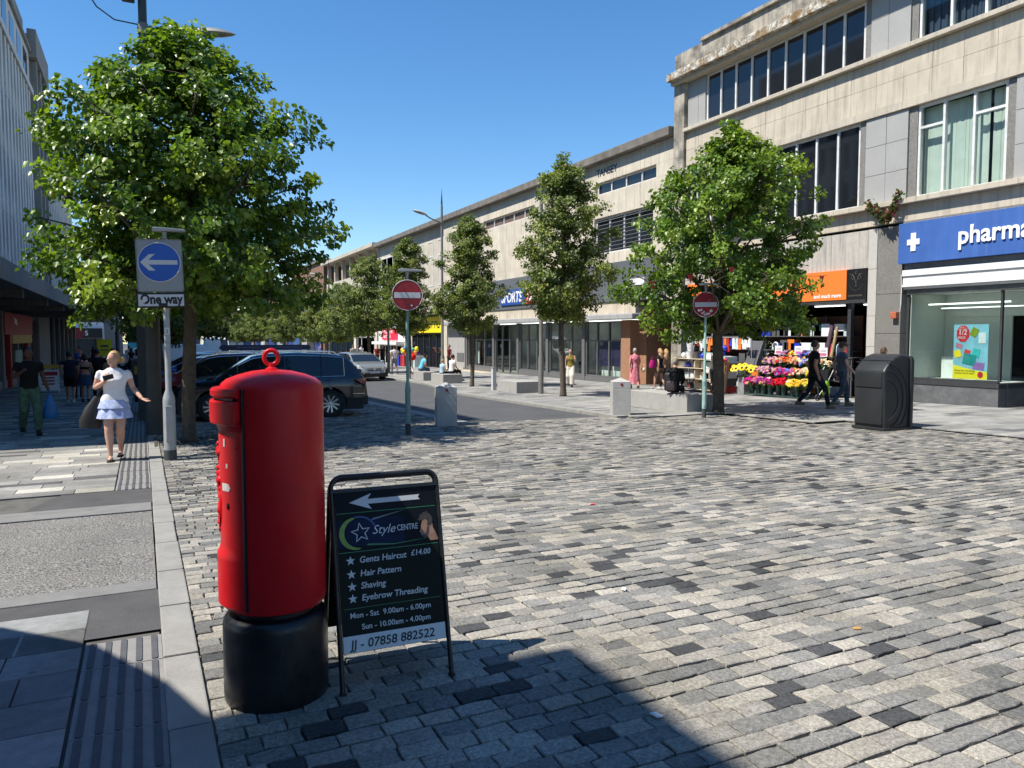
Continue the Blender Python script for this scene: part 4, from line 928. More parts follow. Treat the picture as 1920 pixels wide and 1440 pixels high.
# profile in local xz: front at x=-.4, back at x=.4
def binprof(s):   # outline scaled by s about the lower back
    P = [(.36,.0),(.36,1.40)]
    P += [(.36-.02-.10*(1-math.cos(R(a))), 1.40+.10*math.sin(R(a))) for a in (30,60,90)]
    P += [(.10,1.52),(-.08,1.47),(-.22,1.38),(-.33,1.27),(-.40,1.18),(-.40,.9),(-.375,.4),(-.36,.0)]
    return P
pf = binprof(1)
part('body', MB().prism([(x,-.36,z) for x,z in pf], (0,.72,0)), BIN, BN, bev=.05, bseg=3, smooth=50)
bp_ = MB().box(.30,.43,-.40,.40,0,1.36); part('back_plate', MB().prism([(.33,-.40,0),(.42,-.40,0),(.42,-.40,1.38),(.38,-.40,1.46),(.33,-.40,1.49)], (0,.8,0)), BIN, BN, bev=.025, smooth=50)
part('base_skirt', MB().box(-.40,.42,-.39,.39,0,.06), BIN, BN, bev=.015, smooth=50)
for s in (-1, 1):   # concentric ribs on both sides
    for cxr in (.40,.56,.70):
        P = []
        for i in range(19):
            a = R(-80 + 170*i/18); x = -.36 + (cxr*.98)*max(0,math.cos(a))*.95; z = .62 + cxr*1.05*math.sin(a)
            P.append((x, s*.362, min(max(z, .10+(.7-cxr)*.0), 1.40)))
        part('side_rib', MB().tube(P, [.004]+[.016]*17+[.004], 8), BIN, BN, smooth=60)
part('front_flap', MB().box(-.418,-.38,-.31,.31,.86,1.16), BIN, BN, bev=.012, smooth=50); part('front_door', MB().box(-.402,-.33,-.32,.32,.12,.83), BIN, BN, bev=.012, smooth=50)
part('lid_seam', MB().tube([(-.2,-.372,1.36),(-.22,-.37,1.395),(-.22,.37,1.395),(-.2,.372,1.36)], .008, 6), BIN, BN)
# ---------------------------------------------------------------- road signs
GREYM = M('grey_galvanised', (.36,.37,.37), .5, .25, var=.1, vs=5, dirt=(.22,.21,.2), ds=4, da=.4)
GRNP = M('green_sign_pole', (.17,.30,.27), .5, var=.12, vs=6, dirt=(.10,.15,.14), ds=5, da=.5)
SBK = M('sign_black', (.012,.012,.013), .5); SRED = M('sign_red', (.30,.012,.02), .35, var=.06, spec=.5); SWH = M('sign_white', (.55,.56,.57), .45, var=.05, vs=5); SBL = M('sign_blue', (.012,.09,.42), .35, var=.06, vs=5); SGR = M('sign_backing_grey', (.30,.31,.31), .55, var=.06, vs=4, dirt=(.2,.2,.2), ds=4, da=.3)
def lamp_head(parent, z):   # flat sign-light on top
    part('light_stem', MB().tube([(0,0,z-.14),(0,0,z)], [.03,.035], 10), GREYM, parent, smooth=60)
    part('sign_light', MB().prism([(-.17,.05,z),(.30,.05,z+.012),(.30,.05,z+.03),(.26,.05,z+.045),(-.12,.05,z+.06),(-.17,.05,z+.04)], (0,-.16,0)), GREYM, parent, bev=.008)
def no_entry(label, loc, rz, hs, pole, ztop, stickers):
    t = thing('no_entry_sign', label, 'road sign', loc, rz, group='no entry signs')
    part('foot', MB().lathe([(.052,0),(.052,.22)], 14), M('pole_foot_dark', (.05,.055,.055), .7), t, smooth=True)
    part('pole', MB().lathe([(.053,.22),(.053,.85),(.058,.86),(.058,.9),(.030,1.08),(.030,ztop)], 16), pole, t, smooth=50)
    part('pole_cabinet', MB().box(-.02,.02,-.066,-.05,.28,.75), pole, t, bev=.006)
    dz = hs
    part('disc_back', MB().lathe([(0,0),(.30,0),(.30,.05),(0,.05)], 40, (0,-.10,dz), axis='y'), SGR, t, smooth=30)
    d = part('disc', MB().lathe([(0,0),(.293,0),(.293,.006),(0,.006)], 40, (0,-.108,dz), axis='y'), SRED, t, smooth=30)
    part('rim', MB().ring((0,-.107,dz), .296, .007, 'y', 40, 6), SWH, t, smooth=True)
    part('white_bar', MB().box(-.255,.255,-.112,-.1085,dz-.055,dz+.055), SWH, d)
    for (u, v, a, b_) in stickers: part('sticker', MB().obox((u,-.1135,dz+v), a, .002, b_, ry=rnd.uniform(-.7,.7)), CHIP, d)
    lamp_head(t, ztop+.14); return t
no_entry('round red no entry sign on a green pole nearest the parked black car', (4.74,14.61,gz(14.61)), R(-14), 2.76, GRNP, 3.08, [(.08,-.2,.035,.035)])
no_entry('round red no entry sign with torn stickers in front of the flower shop tree', (12.18,14.61,gz(14.61)), R(-38), 2.71, M('pale_green_pole', (.33,.50,.44), .5, var=.1, vs=6, dirt=(.2,.3,.27), ds=5, da=.4), 3.03, [(-.13,-.13,.10,.05),(-.06,-.19,.09,.04),(.12,-.15,.07,.06),(.05,-.22,.09,.05),(-.02,-.24,.05,.04)])
OW = thing('one_way_sign', 'blue left arrow sign with one way plate on a grey pole', 'road sign', (.36, 13.03, gz(13.03)), R(-3))
part('foot', MB().lathe([(.094,0),(.094,.16)], 20), M('pole_foot_dark', (.05,.055,.055), .7), OW, smooth=True)
part('pole', MB().lathe([(.09,.16),(.09,.92),(.085,.98),(.045,1.1),(.045,3.25)], 20), GREYM, OW, smooth=50)
part('pole_cabinet_door', MB().box(-.05,.05,-.1,-.07,.3,.85), GREYM, OW, bev=.008)
part('number_label', MB().box(-.035,.035,-.0485,-.044,1.95,2.06), SWH, OW); text('lettering', '3', .08, SBK, OW, frame((-.02,-.0495,1.975), (1,0,0), (0,0,1)), world=False)
tl = Matrix.Rotation(R(-1.5),4,'Y')
def owp(name, mb, mat, par, **k):
    o = part(name, mb, mat, par, **k); o.data.transform(tl); return o
pz = 3.02
bkp = owp('backing_plate', MB().box(-.37+.05,.37-.04,-.075,-.055,pz-.42,pz+.38), SGR, OW, bev=.03)
for o in (bkp,): pass
dsc = owp('blue_disc', MB().lathe([(0,0),(.295,0),(.295,.004),(0,.004)], 48, (0,-.081,pz+.03), axis='y'), SBL, OW, smooth=30)
owp('white_ring', MB().ring((0,-.0815,pz+.03), .295, .008, 'y', 48, 6), SWH, OW, smooth=True)
owp('arrow', MB().prism([(x,-.0825,pz+.03+z) for x,z in ((-.265,.0),(-.14,.12),(-.055,.125),(-.15,.035),(.255,.033),(.255,-.033),(-.15,-.035),(-.055,-.125),(-.15,-.125))], (0,-.003,0)), SWH, dsc)
owp('name_plate', MB().box(-.345,.345,-.088,-.062,pz-.66,pz-.43), SBK, OW, bev=.02); owp('name_plate_face', MB().box(-.318,.318,-.0915,-.0885,pz-.633,pz-.457), SWH, OW)
tx = text('lettering', 'One way', .2, SBK, OW, frame((-.29,-.0935,pz-.595), (1,0,0), (0,0,1)), world=False, bold=.008, sx=.8); tx.data.transform(tl)
owp('black_patch', MB().box(-.04,.085,-.096,-.093,pz-.635,pz-.59), SBK, OW); owp('torn_sticker', MB().obox((-.27,-.096,pz-.56), .09,.002,.04, ry=.4), CHIP, OW)
lamp_head(OW, 3.52); part('light_pole', MB().tube([(0,0,3.25),(0,0,3.42)], .045, 12), GREYM, OW, smooth=True)
# ---------------------------------------------------------------- granite bollards and benches
BOL = M('bollard_granite', (.50,.485,.445), .8, var=.1, vs=6, bump=.7, bs=70, grain=.35, gs=110, dirt=(.28,.26,.23), ds=3, da=.5)
BOLS = M('bollard_smooth_granite', (.47,.46,.43), .7, var=.08, vs=6, grain=.3, gs=130)
REDR = M('red_reflector', (.25,.01,.015), .3)
def bollard(label, loc, rz):
    t = thing('granite_bollard', label, 'bollard', loc, rz, group='granite bollards on the cobbles')
    s = .225
    part('shaft', MB().box(-s,s,-s,s,-.02,.70), BOL, t, bev=.012); part('collar', MB().box(-s+.002,s-.002,-s+.002,s-.002,.701,.86), BOLS, t, bev=.01)
    part('cap', MB().add([(-s,-s,.862),(s,-s,.862),(s,s,.862),(-s,s,.862),(0,0,.965)], [(0,1,4),(1,2,4),(2,3,4),(3,0,4)]), BOLS, t)
    part('reflector', MB().lathe([(0,0),(.035,0),(.03,.012),(0,.014)], 16, (.0,-s-.006,.80), axis='y'), REDR, t)
    return t
bollard('square granite bollard with pyramid top beside the nearer no entry sign', (6.1,16.08,gz(16.08)), R(-14)); bollard('square granite bollard standing at the road end left of the long stone bench', (10.72,16.03,gz(16.03)), R(-25))
BEN = M('bench_granite', (.40,.39,.365), .8, var=.08, vs=5, grain=.3, gs=120, streak=(.24,.235,.22), sk=.4)
def bench(label, c, sx, sy, h, rz, joints=0):
    t = thing('stone_bench', label, 'bench', (c[0], c[1], gz(c[1])+.03), rz, group='granite block benches along the pavement'); n = joints+1
    for i in range(n): part('block', MB().box(-sx/2+i*sx/n+.004, -sx/2+(i+1)*sx/n-.004, -sy/2, sy/2, 0, h), BEN, t, bev=.012)
    return t
bench('small granite block bench right of the slim white post', (13.3,26.9), 1.15, 1.75, .45, 0)
bench('granite block bench left of the pair where two people sit', (13.4,38.3), .8, 1.6, .45, 0)
bench('granite block bench where two people in pale shirts sit', (13.4,35.2), 1.0, 1.7, .45, 0)
bench('long curved granite bench where the man with a backpack sits', (12.95,16.95), 1.0, 2.3, .46, R(6), 3)
def post(label, loc, h, w_=.16):
    t = thing('pavement_post', label, 'post', loc, group='slim posts by the benches'); part('shaft', MB().box(-w_/2,w_/2,-w_/2,w_/2,0,h-.06), SWH, t, bev=.008); part('cap', MB().box(-w_/2-.006,w_/2+.006,-w_/2-.006,w_/2+.006,h-.058,h), GREYM, t); return t
post('slim white post beside the small granite bench', (12.95,28.6,gz(28.6)+.03), .95); post('slim white post near the light blue seated person', (13.0,40.0,gz(40)+.03), .95)
# ---------------------------------------------------------------- lamp posts
LPM = M('lamp_post_grey', (.20,.20,.19), .55, .2, var=.12, vs=4); LPD = M('lamp_post_dark', (.055,.058,.058), .55, var=.2, vs=3, streak=(.10,.10,.07), sk=.5)
LENS = M('lamp_lens', (.32,.32,.3), .3)
def lantern(t, p, d, L=.95, col_=LPM):   # flying-saucer head pointing along d
    d = Vector(d).normalized(); side = Vector((0,0,1)).cross(d).normalized(); P = []
    rot = Matrix((d, side, Vector((0,0,1)))).transposed()
    top = MB(); lens = MB(); n = 14
    for i in range(n+1):
        u = i/n; w_ = .17*(math.sin(math.pi*min(1,u*.93+.07))**.6); h = .11*(math.sin(math.pi*u)**.8)
        for k in range(7):
            a = math.pi*k/6; top.v.append(tuple(Vector(p) + d*(u*L) + side*(w_*math.cos(a)) + Vector((0,0,h*math.sin(a)))))
    for i in range(n):
        for k in range(6): top.f.append((i*7+k,(i+1)*7+k,(i+1)*7+k+1,i*7+k+1)); top.m.append(0); top.c.append(None)
    for i in range(n+1):
        u = i/n; w_ = .16*(math.sin(math.pi*min(1,u*.93+.07))**.6); h = .05*(math.sin(math.pi*u)**.8)
        for k in range(7):
            a = math.pi*k/6; lens.v.append(tuple(Vector(p) + d*(u*L) + side*(w_*math.cos(a)) - Vector((0,0,h*math.sin(a)))))
    lens.f = list(top.f); lens.m = list(top.m); lens.c = list(top.c)
    part('lantern', top, col_, t, smooth=True, world=False); part('lantern_lens', lens, LENS, t, smooth=True, world=False)
LP = thing('tall_lamp_post', 'tall grey lamp post with camera cluster rising out of the left tree', 'lamp post', (.19, 17.25, gz(17.25)))
part('column', MB().lathe([(.155,0),(.155,2.6),(.12,2.75),(.085,2.9),(.075,11.5)], 16), LPD, LP, smooth=40)
part('collar', MB().lathe([(.1,7.99),(.1,8.19)], 14), LPM, LP, smooth=True)
part('bracket_arm', MB().tube([(.05,0,8.06),(.35,-.16,8.1),(.82,-.38,8.04)], .04, 10), LPM, LP, smooth=True)
lantern(LP, (.78,-.37,8.01), (.9,-.43,-.03), .98)
cm = MB().box(-.36,-.13,-.12,.12,8.59,9.04); part('camera_box', cm, LPM, LP, bev=.02)
part('camera_arm', MB().tube([(-.3,0,8.84),(-.62,.05,8.76)], .03, 8), LPM, LP)
for p, q in (((-.55,.05,8.79),(-.86,.05,8.7)), ((-.6,.03,8.84),(-.82,.03,9.06))): part('camera', MB().tube([p,q], [.07,.06], 10), LPD, LP, smooth=40)
part('cable', MB().tube([(-.86,.05,8.7),(-1.0,.05,8.94),(-.95,.05,9.06),(-1.02,.05,8.74),(-.8,.04,8.39),(-.5,.02,8.19),(-.1,0,8.16)], .014, 6), LPD, LP, smooth=True)
def lamp_post(label, x, y, H, side=-1):
    t = thing('street_lamp', label, 'lamp post', (x, y, gz(y)+.03), group='street lamps along the right pavement')
    part('column', MB().lathe([(.11,0),(.11,1.2),(.075,1.35),(.06,H)], 12), LPM, t, smooth=40); part('finial', MB().lathe([(.03,H),(.05,H+.1),(.0,H+.9)], 8), LPD, t, smooth=True)
    part('bracket_arm', MB().tube([(0,0,H-.9),(side*.7,-.3,H-.75),(side*1.0,-.4,H-.62)], .035, 8), LPM, t, smooth=True); lantern(t, (side*.95,-.4,H-.62), (side*.9,-.35,.16), .95, SWH); return t
lamp_post('street lamp with white lantern in front of the sports shop end', 14.1, 37.6, 9.0); lamp_post('farther street lamp with white lantern above the distant trees', 14.6, 66.5, 8.2)
for lb, x, y, h in (('plain grey pole between the two small pavement trees', 13.38, 25.29, 7.6), ('grey pole in front of the red sign shop', 14.6, 49.0, 6.5), ('thin grey pole beyond the silver car', 15.4, 60.0, 6.5)):
    t = thing('grey_pole', lb, 'pole', (x, y, gz(y)+.03), group='plain poles on the right pavement'); part('column', MB().lathe([(.10,0),(.10,1.3),(.075,1.45),(.06,h)], 12), LPM, t, smooth=40); part('cap', MB().lathe([(.062,h),(.062,h+.05),(0,h+.08)], 12), LPD, t)
# ---------------------------------------------------------------- trees
def leaf_mat(name, tr=(.30,.42,.05), tw=.38, rough=.42):
    m, t, b = newmat(name); a = t.nodes.new('ShaderNodeAttribute'); a.attribute_name = 'Col'
    t.links.new(a.outputs[0], b.inputs['Base Color']); b.inputs['Roughness'].default_value = rough; b.inputs['Specular IOR Level'].default_value = .45
    tl_ = t.nodes.new('ShaderNodeBsdfTranslucent'); mx = t.nodes.new('ShaderNodeMixShader'); mx.inputs[0].default_value = tw
    c = _mix(t, 'MULTIPLY', 1., a.outputs[0], (1.7,1.9,.55)); t.links.new(c, tl_.inputs[0])
    t.links.new(b.outputs[0], mx.inputs[1]); t.links.new(tl_.outputs[0], mx.inputs[2]); t.links.new(mx.outputs[0], t.nodes['Material Output'].inputs[0]); return m
LEAF = leaf_mat('lime_leaf', tw=.32, rough=.38); LEAF2 = leaf_mat('small_tree_leaf', tw=.3, rough=.5)
BARK = M('tree_bark', (.085,.068,.05), .95, var=.3, vs=9, bump=1., bs=35, dirt=(.13,.12,.08), ds=5, da=.5)
BARK2 = M('smooth_bark', (.10,.08,.06), .9, var=.25, vs=7, bump=.6, bs=30)
def tree_meshes(seed, H, zb, Rf, nl, ntw, lpc, ls, cols, trunk_r, off=(0,0), z_first=None, gap=.0, twig=(.25,.65), flat=.75, avoid=None, rag=(.74,1.06)):
    """returns (trunk mesh, branch mesh, crown mesh) in local space; Rf(t) = crown radius along 0..1 between zb and H"""
    q = random.Random(seed); tk = MB(); brm = MB(); cr = MB()
    ax = lambda z: Vector((off[0]*max(0,z-zb)/(H-zb) + .05*math.sin(z*1.3+seed), off[1]*max(0,z-zb)/(H-zb) + .05*math.cos(z*1.1+seed), z))
    zs = [0,.08,.3,.8,1.4,2.0,2.6,3.4,4.2,5.0]; zs = [z for z in zs if z < H*.8] + [H*.86]
    tk.tube([ax(z)-Vector((.05*math.sin(seed), .05*math.cos(seed), 0)) for z in zs], [trunk_r*(1.35 if z == 0 else 1.12 if z < .1 else 1)*(1-.8*max(0,z-zb*.6)/(H-zb*.6)) for z in zs], 12)
    clumps = []
    for i in range(nl):
        u = (i+.5)/nl; t = .02 + .96*u**1.05
        zt = zb + (H-zb)*t; az = i*2.39996 + q.uniform(-.35,.35)
        rr = Rf(t)*q.uniform(*rag)*(1 + .10*math.sin(az*3+seed) + .07*math.sin(az*5+seed*2))
        zs_ = max((z_first or zb*.92), zt - rr*q.uniform(.35,.75)); a = ax(zs_); b = ax(zt) + Vector((math.cos(az)*rr, math.sin(az)*rr, q.uniform(-.2,.2)))
        mid = a.lerp(b,.5) + Vector((0,0,.12*rr + q.uniform(-.1,.1)))
        pts = [(a*(1-s)**2 + mid*2*s*(1-s) + b*s*s) for s in (0,.2,.4,.6,.8,1)]
        r0 = trunk_r*.42*(1-.6*t); brm.tube(pts, [r0*(1-.85*k/5)+.004 for k in range(6)], 5, False)
        clumps.append((b, 1.0))
        for k in range(ntw):
            s = q.uniform(.22,1.0)**.8; p = a*(1-s)**2 + mid*2*s*(1-s) + b*s*s
            l = q.uniform(*twig)*(.7+.5*s); d = Vector((q.gauss(0,1), q.gauss(0,1), q.gauss(.1,.55))).normalized()*l
            e = p + d
            if e.z < zb-.25: e.z = zb-.25+q.uniform(0,.3)
            c0 = ax(e.z); t2 = min(1,max(0,(e.z-zb)/(H-zb))); mxr = Rf(t2)*(rag[1]+.06); h_ = Vector((e.x-c0.x, e.y-c0.y, 0))
            if h_.length > mxr: e = Vector((c0.x, c0.y, e.z)) + h_*(mxr/h_.length)
            if q.random() < .7: brm.tube([p, p.lerp(e,.5)+Vector((0,0,.03)), e], [.009,.006,.003], 3, False)
            if q.random() > gap: clumps.append((e, q.uniform(.7,1.15)))
    if avoid: clumps = [c for c in clumps if not avoid(c[0])]   # branches pruned clear of a road sign
    V, F, C = [], [], []
    for c, sc in clumps:
        base = q.choices(cols, [x[1] for x in cols])[0][0]; k0 = q.uniform(.8,1.2); n = int(lpc*sc); c0 = ax(c.z); out = Vector((c.x-c0.x, c.y-c0.y, .35*(c.z-(zb+H)*.45))); out = out.normalized() if out.length > .01 else Vector((0,0,1))
        rc = .30*sc*(ls/.09)**.35
        for j in range(n):
            g_ = Vector((q.gauss(0,1), q.gauss(0,1), q.gauss(0,1))).normalized()*(q.random()**.4)
            p = c + Vector((g_.x*rc*.85, g_.y*rc*.85, g_.z*rc*.85*flat))
            nrm = (out*.55 + Vector((0,0,.55)) + Vector((q.gauss(0,.5), q.gauss(0,.5), q.gauss(0,.5)))).normalized()
            tip = (Vector((0,0,-.9)) + out*.4 + Vector((q.gauss(0,.5), q.gauss(0,.5), q.gauss(0,.35)))); tip = (tip - nrm*tip.dot(nrm)).normalized(); sd_ = nrm.cross(tip)
            L = ls*q.uniform(.7,1.25); w_ = L*.46; fold = nrm*(L*q.uniform(.06,.2)); dr = nrm*(-L*q.uniform(.0,.25))
            o = len(V)
            V += [p, p+tip*L*.25+sd_*w_+fold, p+tip*L*.7+sd_*w_*.72+fold*.7+dr*.5, p+tip*L+dr, p+tip*L*.7-sd_*w_*.72+fold*.7+dr*.5, p+tip*L*.25-sd_*w_+fold]
            F += [(o,o+1,o+2,o+3),(o,o+3,o+4,o+5)]
            k = k0*q.uniform(.75,1.25); cc = (base[0]*k, base[1]*k, base[2]*k, 1); C += [*cc, *cc]
    me = bpy.data.meshes.new('leaves'); me.from_pydata([tuple(v) for v in V], [], F)
    at = me.attributes.new('Col', 'FLOAT_COLOR', 'FACE'); at.data.foreach_set('color', C)
    me.polygons.foreach_set('use_smooth', [True]*len(F))
    return tk, brm, me
def plant(name, label, loc, ms, bark, leaf, rz=0, sc=(1,1,1), group=None):
    t = thing(name, label, 'tree', loc, rz, group)
    tm_, bm_, lm = ms
    for nm, me in (('trunk', tm_), ('branches', bm_), ('crown', lm)):
        o = link(nm, me, t); o.scale = sc
        if nm == 'crown': o['kind'] = 'stuff'
    return t
def finish(ms, bark, leaf):
    tk, brm, lm = ms; lm.materials.append(leaf); return tk.mesh('trunk', bark, True), brm.mesh('branches', bark, True), lm
LIMEC = [((.15,.225,.028),4), ((.105,.175,.024),4), ((.22,.285,.038),1.6), ((.06,.11,.018),2.2)]
OLIVE = [((.17,.205,.05),4), ((.125,.16,.042),4), ((.23,.26,.065),1.7), ((.08,.11,.032),1.8)]
def prof(pts):
    def f(t):
        for (a,ra),(b,rb) in zip(pts, pts[1:]):
            if t <= b: return ra+(rb-ra)*(t-a)/(b-a)
        return pts[-1][1]
    return f
z0 = gz(15.55)
mA = finish(tree_meshes(5, 7.25, 2.35, prof([(0,1.45),(.12,2.3),(.3,2.6),(.5,2.4),(.7,2.0),(.85,1.35),(1,.35)]), 70, 15, 48, .094, LIMEC, .125, off=(-.1,-.2), z_first=2.65, rag=(.72,1.12)), BARK, LEAF)
plant('lime_tree', 'large leafy lime tree behind the one way sign', (.76,15.55,z0), mA, BARK, LEAF, R(40))
def clear_of_sign(p, sx=-1.11, sy=-.78, cx=-13.29, cy=-15.39):
    d = Vector((cx-sx, cy-sy)); u = d.normalized(); q_ = Vector((p.x-sx, p.y-sy)); a = q_.dot(u); return p.z < 3.55 and a > -.45 and abs(q_.x*u.y-q_.y*u.x) < .62
mB = finish(tree_meshes(8, 6.95, 2.2, prof([(0,1.7),(.15,2.55),(.35,2.7),(.55,2.35),(.75,1.7),(.9,.9),(1,.2)]), 58, 14, 50, .092, LIMEC, .14, off=(.3,-.2), avoid=clear_of_sign, rag=(.7,1.12)), BARK, LEAF)
plant('lime_tree', 'round leafy lime tree in front of the flower shop', (13.29,15.39,gz(15.39)), mB, BARK, LEAF, 0)
# tree pits
PIT = M('iron_tree_grille', (.06,.05,.04), .8, var=.3, vs=12)
def grille(label, x, y, s=.75):
    t = thing('tree_grille', label, 'tree grille', (x,y,gz(y)), group='grilles round the tree trunks'); b = MB()
    for i in range(14):
        u = -s+i*(2*s/13)
        if abs(u) > .2: b.box(u-.02,u+.02,-s,s,.004,.022)
        else: b.box(u-.02,u+.02,-s,-.2,.004,.022).box(u-.02,u+.02,.2,s,.004,.022)
    part('bars', b, PIT, t, kind='stuff'); [part('rim', MB().box(x,x+.04,-s,s,.0,.024), PIT, t) for x in (-s-.04, s)]
grille('iron grille round the foot of the left lime tree', .95, 15.55)
MED = prof([(0,.45),(.08,.95),(.2,1.3),(.34,1.8),(.45,1.75),(.55,1.45),(.68,1.25),(.82,.85),(.93,.5),(1,.12)])
mC = [finish(tree_meshes(21, 7.9, 2.7, MED, 44, 12, 52, .085, OLIVE, .105, off=(.1,0), gap=.10, rag=(.6,1.2), twig=(.2,.5)), BARK2, LEAF2),
      finish(tree_meshes(33, 7.3, 2.6, prof([(0,.5),(.1,1.0),(.22,1.4),(.36,1.75),(.5,1.35),(.65,1.1),(.8,.8),(.92,.5),(1,.12)]), 42, 12, 52, .085, OLIVE, .095, off=(-.1,.1), gap=.14, rag=(.6,1.2), twig=(.2,.5)), BARK2, LEAF2),
      finish(tree_meshes(47, 6.6, 2.3, prof([(0,1.3),(.2,2.1),(.45,2.0),(.7,1.4),(.9,.8),(1,.2)]), 44, 12, 52, .088, OLIVE, .10, gap=.08, rag=(.65,1.18)), BARK2, LEAF2)]
G1 = 'small trees along the right pavement'
LB = ['slender pavement tree in front of the sports sign', 'second slender pavement tree, at the sports shop windows', 'sparse pavement tree right behind the nearer no entry sign', 'bushy tree just left of the nearer no entry sign', 'pavement tree beyond the silver car roof', 'sixth tree of the right row, beside the blue shop sign', 'seventh tree of the right row', 'eighth tree of the right row', 'ninth tree of the right row', 'tenth tree of the right row', 'eleventh tree of the right row', 'twelfth tree of the right row', 'last tree of the right row']
for i in range(13):
    y = 23.5+8.3*i; sc = (1.02,1.0,1.0,1.0,.95,.92)[i] if i < 6 else .95
    plant('pavement_tree', LB[i], (13.3+(.02 if i < 2 else rnd.uniform(-.3,.3)), y, gz(y)+.03), mC[(0,1,1,2,2,2,0,2,2,0,2,2,2)[i]], BARK2, LEAF2, R(37*i+10), (sc,sc,sc*(1 if i != 3 else 1.12)), G1)
for i, lb in enumerate(['first dark tree behind the left lime in building shade', 'second dark tree along the shaded left kerb', 'third dark tree along the shaded left kerb', 'fourth dark tree along the shaded left kerb', 'farthest dark tree along the shaded left kerb']):
    y = 24.0+9.5*i; plant('kerb_tree', lb, (.7, y, gz(y)), mC[(2,0,2,2,2)[i]], BARK2, LEAF2, R(61*i), (.95,.95,.95), 'trees along the left kerb')
for i, (x, y, lb) in enumerate(((9,128,'round olive tree beyond the white van'),(5,140,'olive tree at the far street end left of the van'),(12,150,'broad olive tree closing the street view'),(2,158,'small olive tree farthest along the street'))):
    plant('street_end_tree', lb, (x,y,gz(y)), mC[2], BARK2, LEAF2, R(50*i), (1.4,1.4,1.2), 'trees at the street end')
# trailing flowers on the sill above the pharmacy sign
vine = thing('trailing_flowers', 'trailing leafy vine with pink flowers on the ledge above the speckled pier', 'plant', (F0-.3, 16.2, 5.1))
for nm, cols, n, sz in (('leaves', [(.06,.11,.02),(.04,.07,.02),(.12,.10,.03)], 240, .075), ('blooms', [(.35,.03,.08),(.55,.3,.3),(.3,.02,.05)], 60, .06)):
    b = MB(); q = random.Random(9 if nm == 'leaves' else 10)
    for i in range(n):
        u = q.random(); 
        if u < .5: p = Vector((F0-.3, 16.75-u*1.3, 5.75-u*1.25))
        else: p = Vector((F0-.3, 16.1-(u-.5)*.9, 5.12+(u-.5)*1.6))
        p += Vector((q.gauss(0,.06), q.gauss(0,.07), q.gauss(0,.06))); d = Vector((q.gauss(-.5,.5), q.gauss(0,1), q.gauss(0,1))).normalized(); e = d.orthogonal().normalized(); f_ = d.cross(e); c = q.choice(cols)
        b.add([p+e*sz, p+f_*sz*.6, p-e*sz, p-f_*sz*.6], [(0,1,2,3)], 0, c)
    o = part(nm, b, LEAF2, vine, world=True); o['kind'] = 'stuff'
# ---------------------------------------------------------------- vehicles
def paint(name, c, metal=.3, rough=.3): return M(name, c, rough, metal, var=.05, vs=2, spec=.5, coat=.9)
CGL = M('car_glass', (.012,.016,.02), .04, var=.1, spec=.7); TYRE = M('tyre_rubber', (.018,.018,.019), .85, var=.2, vs=12); PLAS = M('car_black_plastic', (.02,.021,.022), .55, var=.1)
ALLOY = M('alloy_rim', (.55,.56,.57), .3, .8, var=.05); ALLOYD = M('alloy_dark', (.04,.042,.045), .4, .4); CHROME = M('chrome_trim', (.7,.72,.74), .15, .9, var=.03)
TAIL = M('tail_light', (.30,.008,.015), .2, var=.15, vs=15); HEADL = M('head_light', (.45,.47,.5), .1, .3, var=.2, vs=20); PLATE = M('number_plate_white', (.75,.75,.72), .5)
def pw(pts, x):
    for (a,va),(b,vb) in zip(pts, pts[1:]):
        if x <= b: return va + (vb-va)*max(0,(x-a))/(b-a)
    return pts[-1][1]
def wheel(parent, x, y, r, side, spokes=5, wid=.22):
    w_ = part('wheel', MB().lathe([(r*.62,-wid/2),(r*.93,-wid/2),(r,-wid/2+.03),(r,wid/2-.03),(r*.93,wid/2),(r*.62,wid/2)], 30, (0,0,0), axis='y'), TYRE, parent, smooth=40)
    w_.location = (x, y, r)
    o = side*wid/2
    part('rim', MB().lathe([(r*.70,o),(r*.70,o+side*.012),(r*.63,o+side*.012),(r*.60,o-side*.06),(0,o-side*.06)], 30, axis='y'), ALLOYD, w_, smooth=40)
    sp = MB()
    for k in range(spokes):
        for dv in (-.17,.17):
            a = 2*math.pi*k/spokes + dv + .3; a2 = 2*math.pi*k/spokes + dv*2.1 + .42; p = [(r*.12*math.cos(a), r*.12*math.sin(a)), (r*.64*math.cos(a2), r*.64*math.sin(a2))]
            d = Vector((p[1][0]-p[0][0], p[1][1]-p[0][1])); n_ = Vector((-d.y, d.x)).normalized()*r*.055
            sp.prism([(p[0][0]-n_.x, o-side*.012, p[0][1]-n_.y),(p[1][0]-n_.x, o-side*.0, p[1][1]-n_.y),(p[1][0]+n_.x, o-side*.0, p[1][1]+n_.y),(p[0][0]+n_.x, o-side*.012, p[0][1]+n_.y)], (0,-side*.03,0))
    sp.lathe([(0,o+side*.002),(r*.13,o),(r*.15,o-side*.02)], 14, axis='y'); sp.ring((0,o-side*.004,0), r*.655, r*.028, 'y', 30, 6)
    part('spokes', sp, ALLOY, w_, smooth=30)
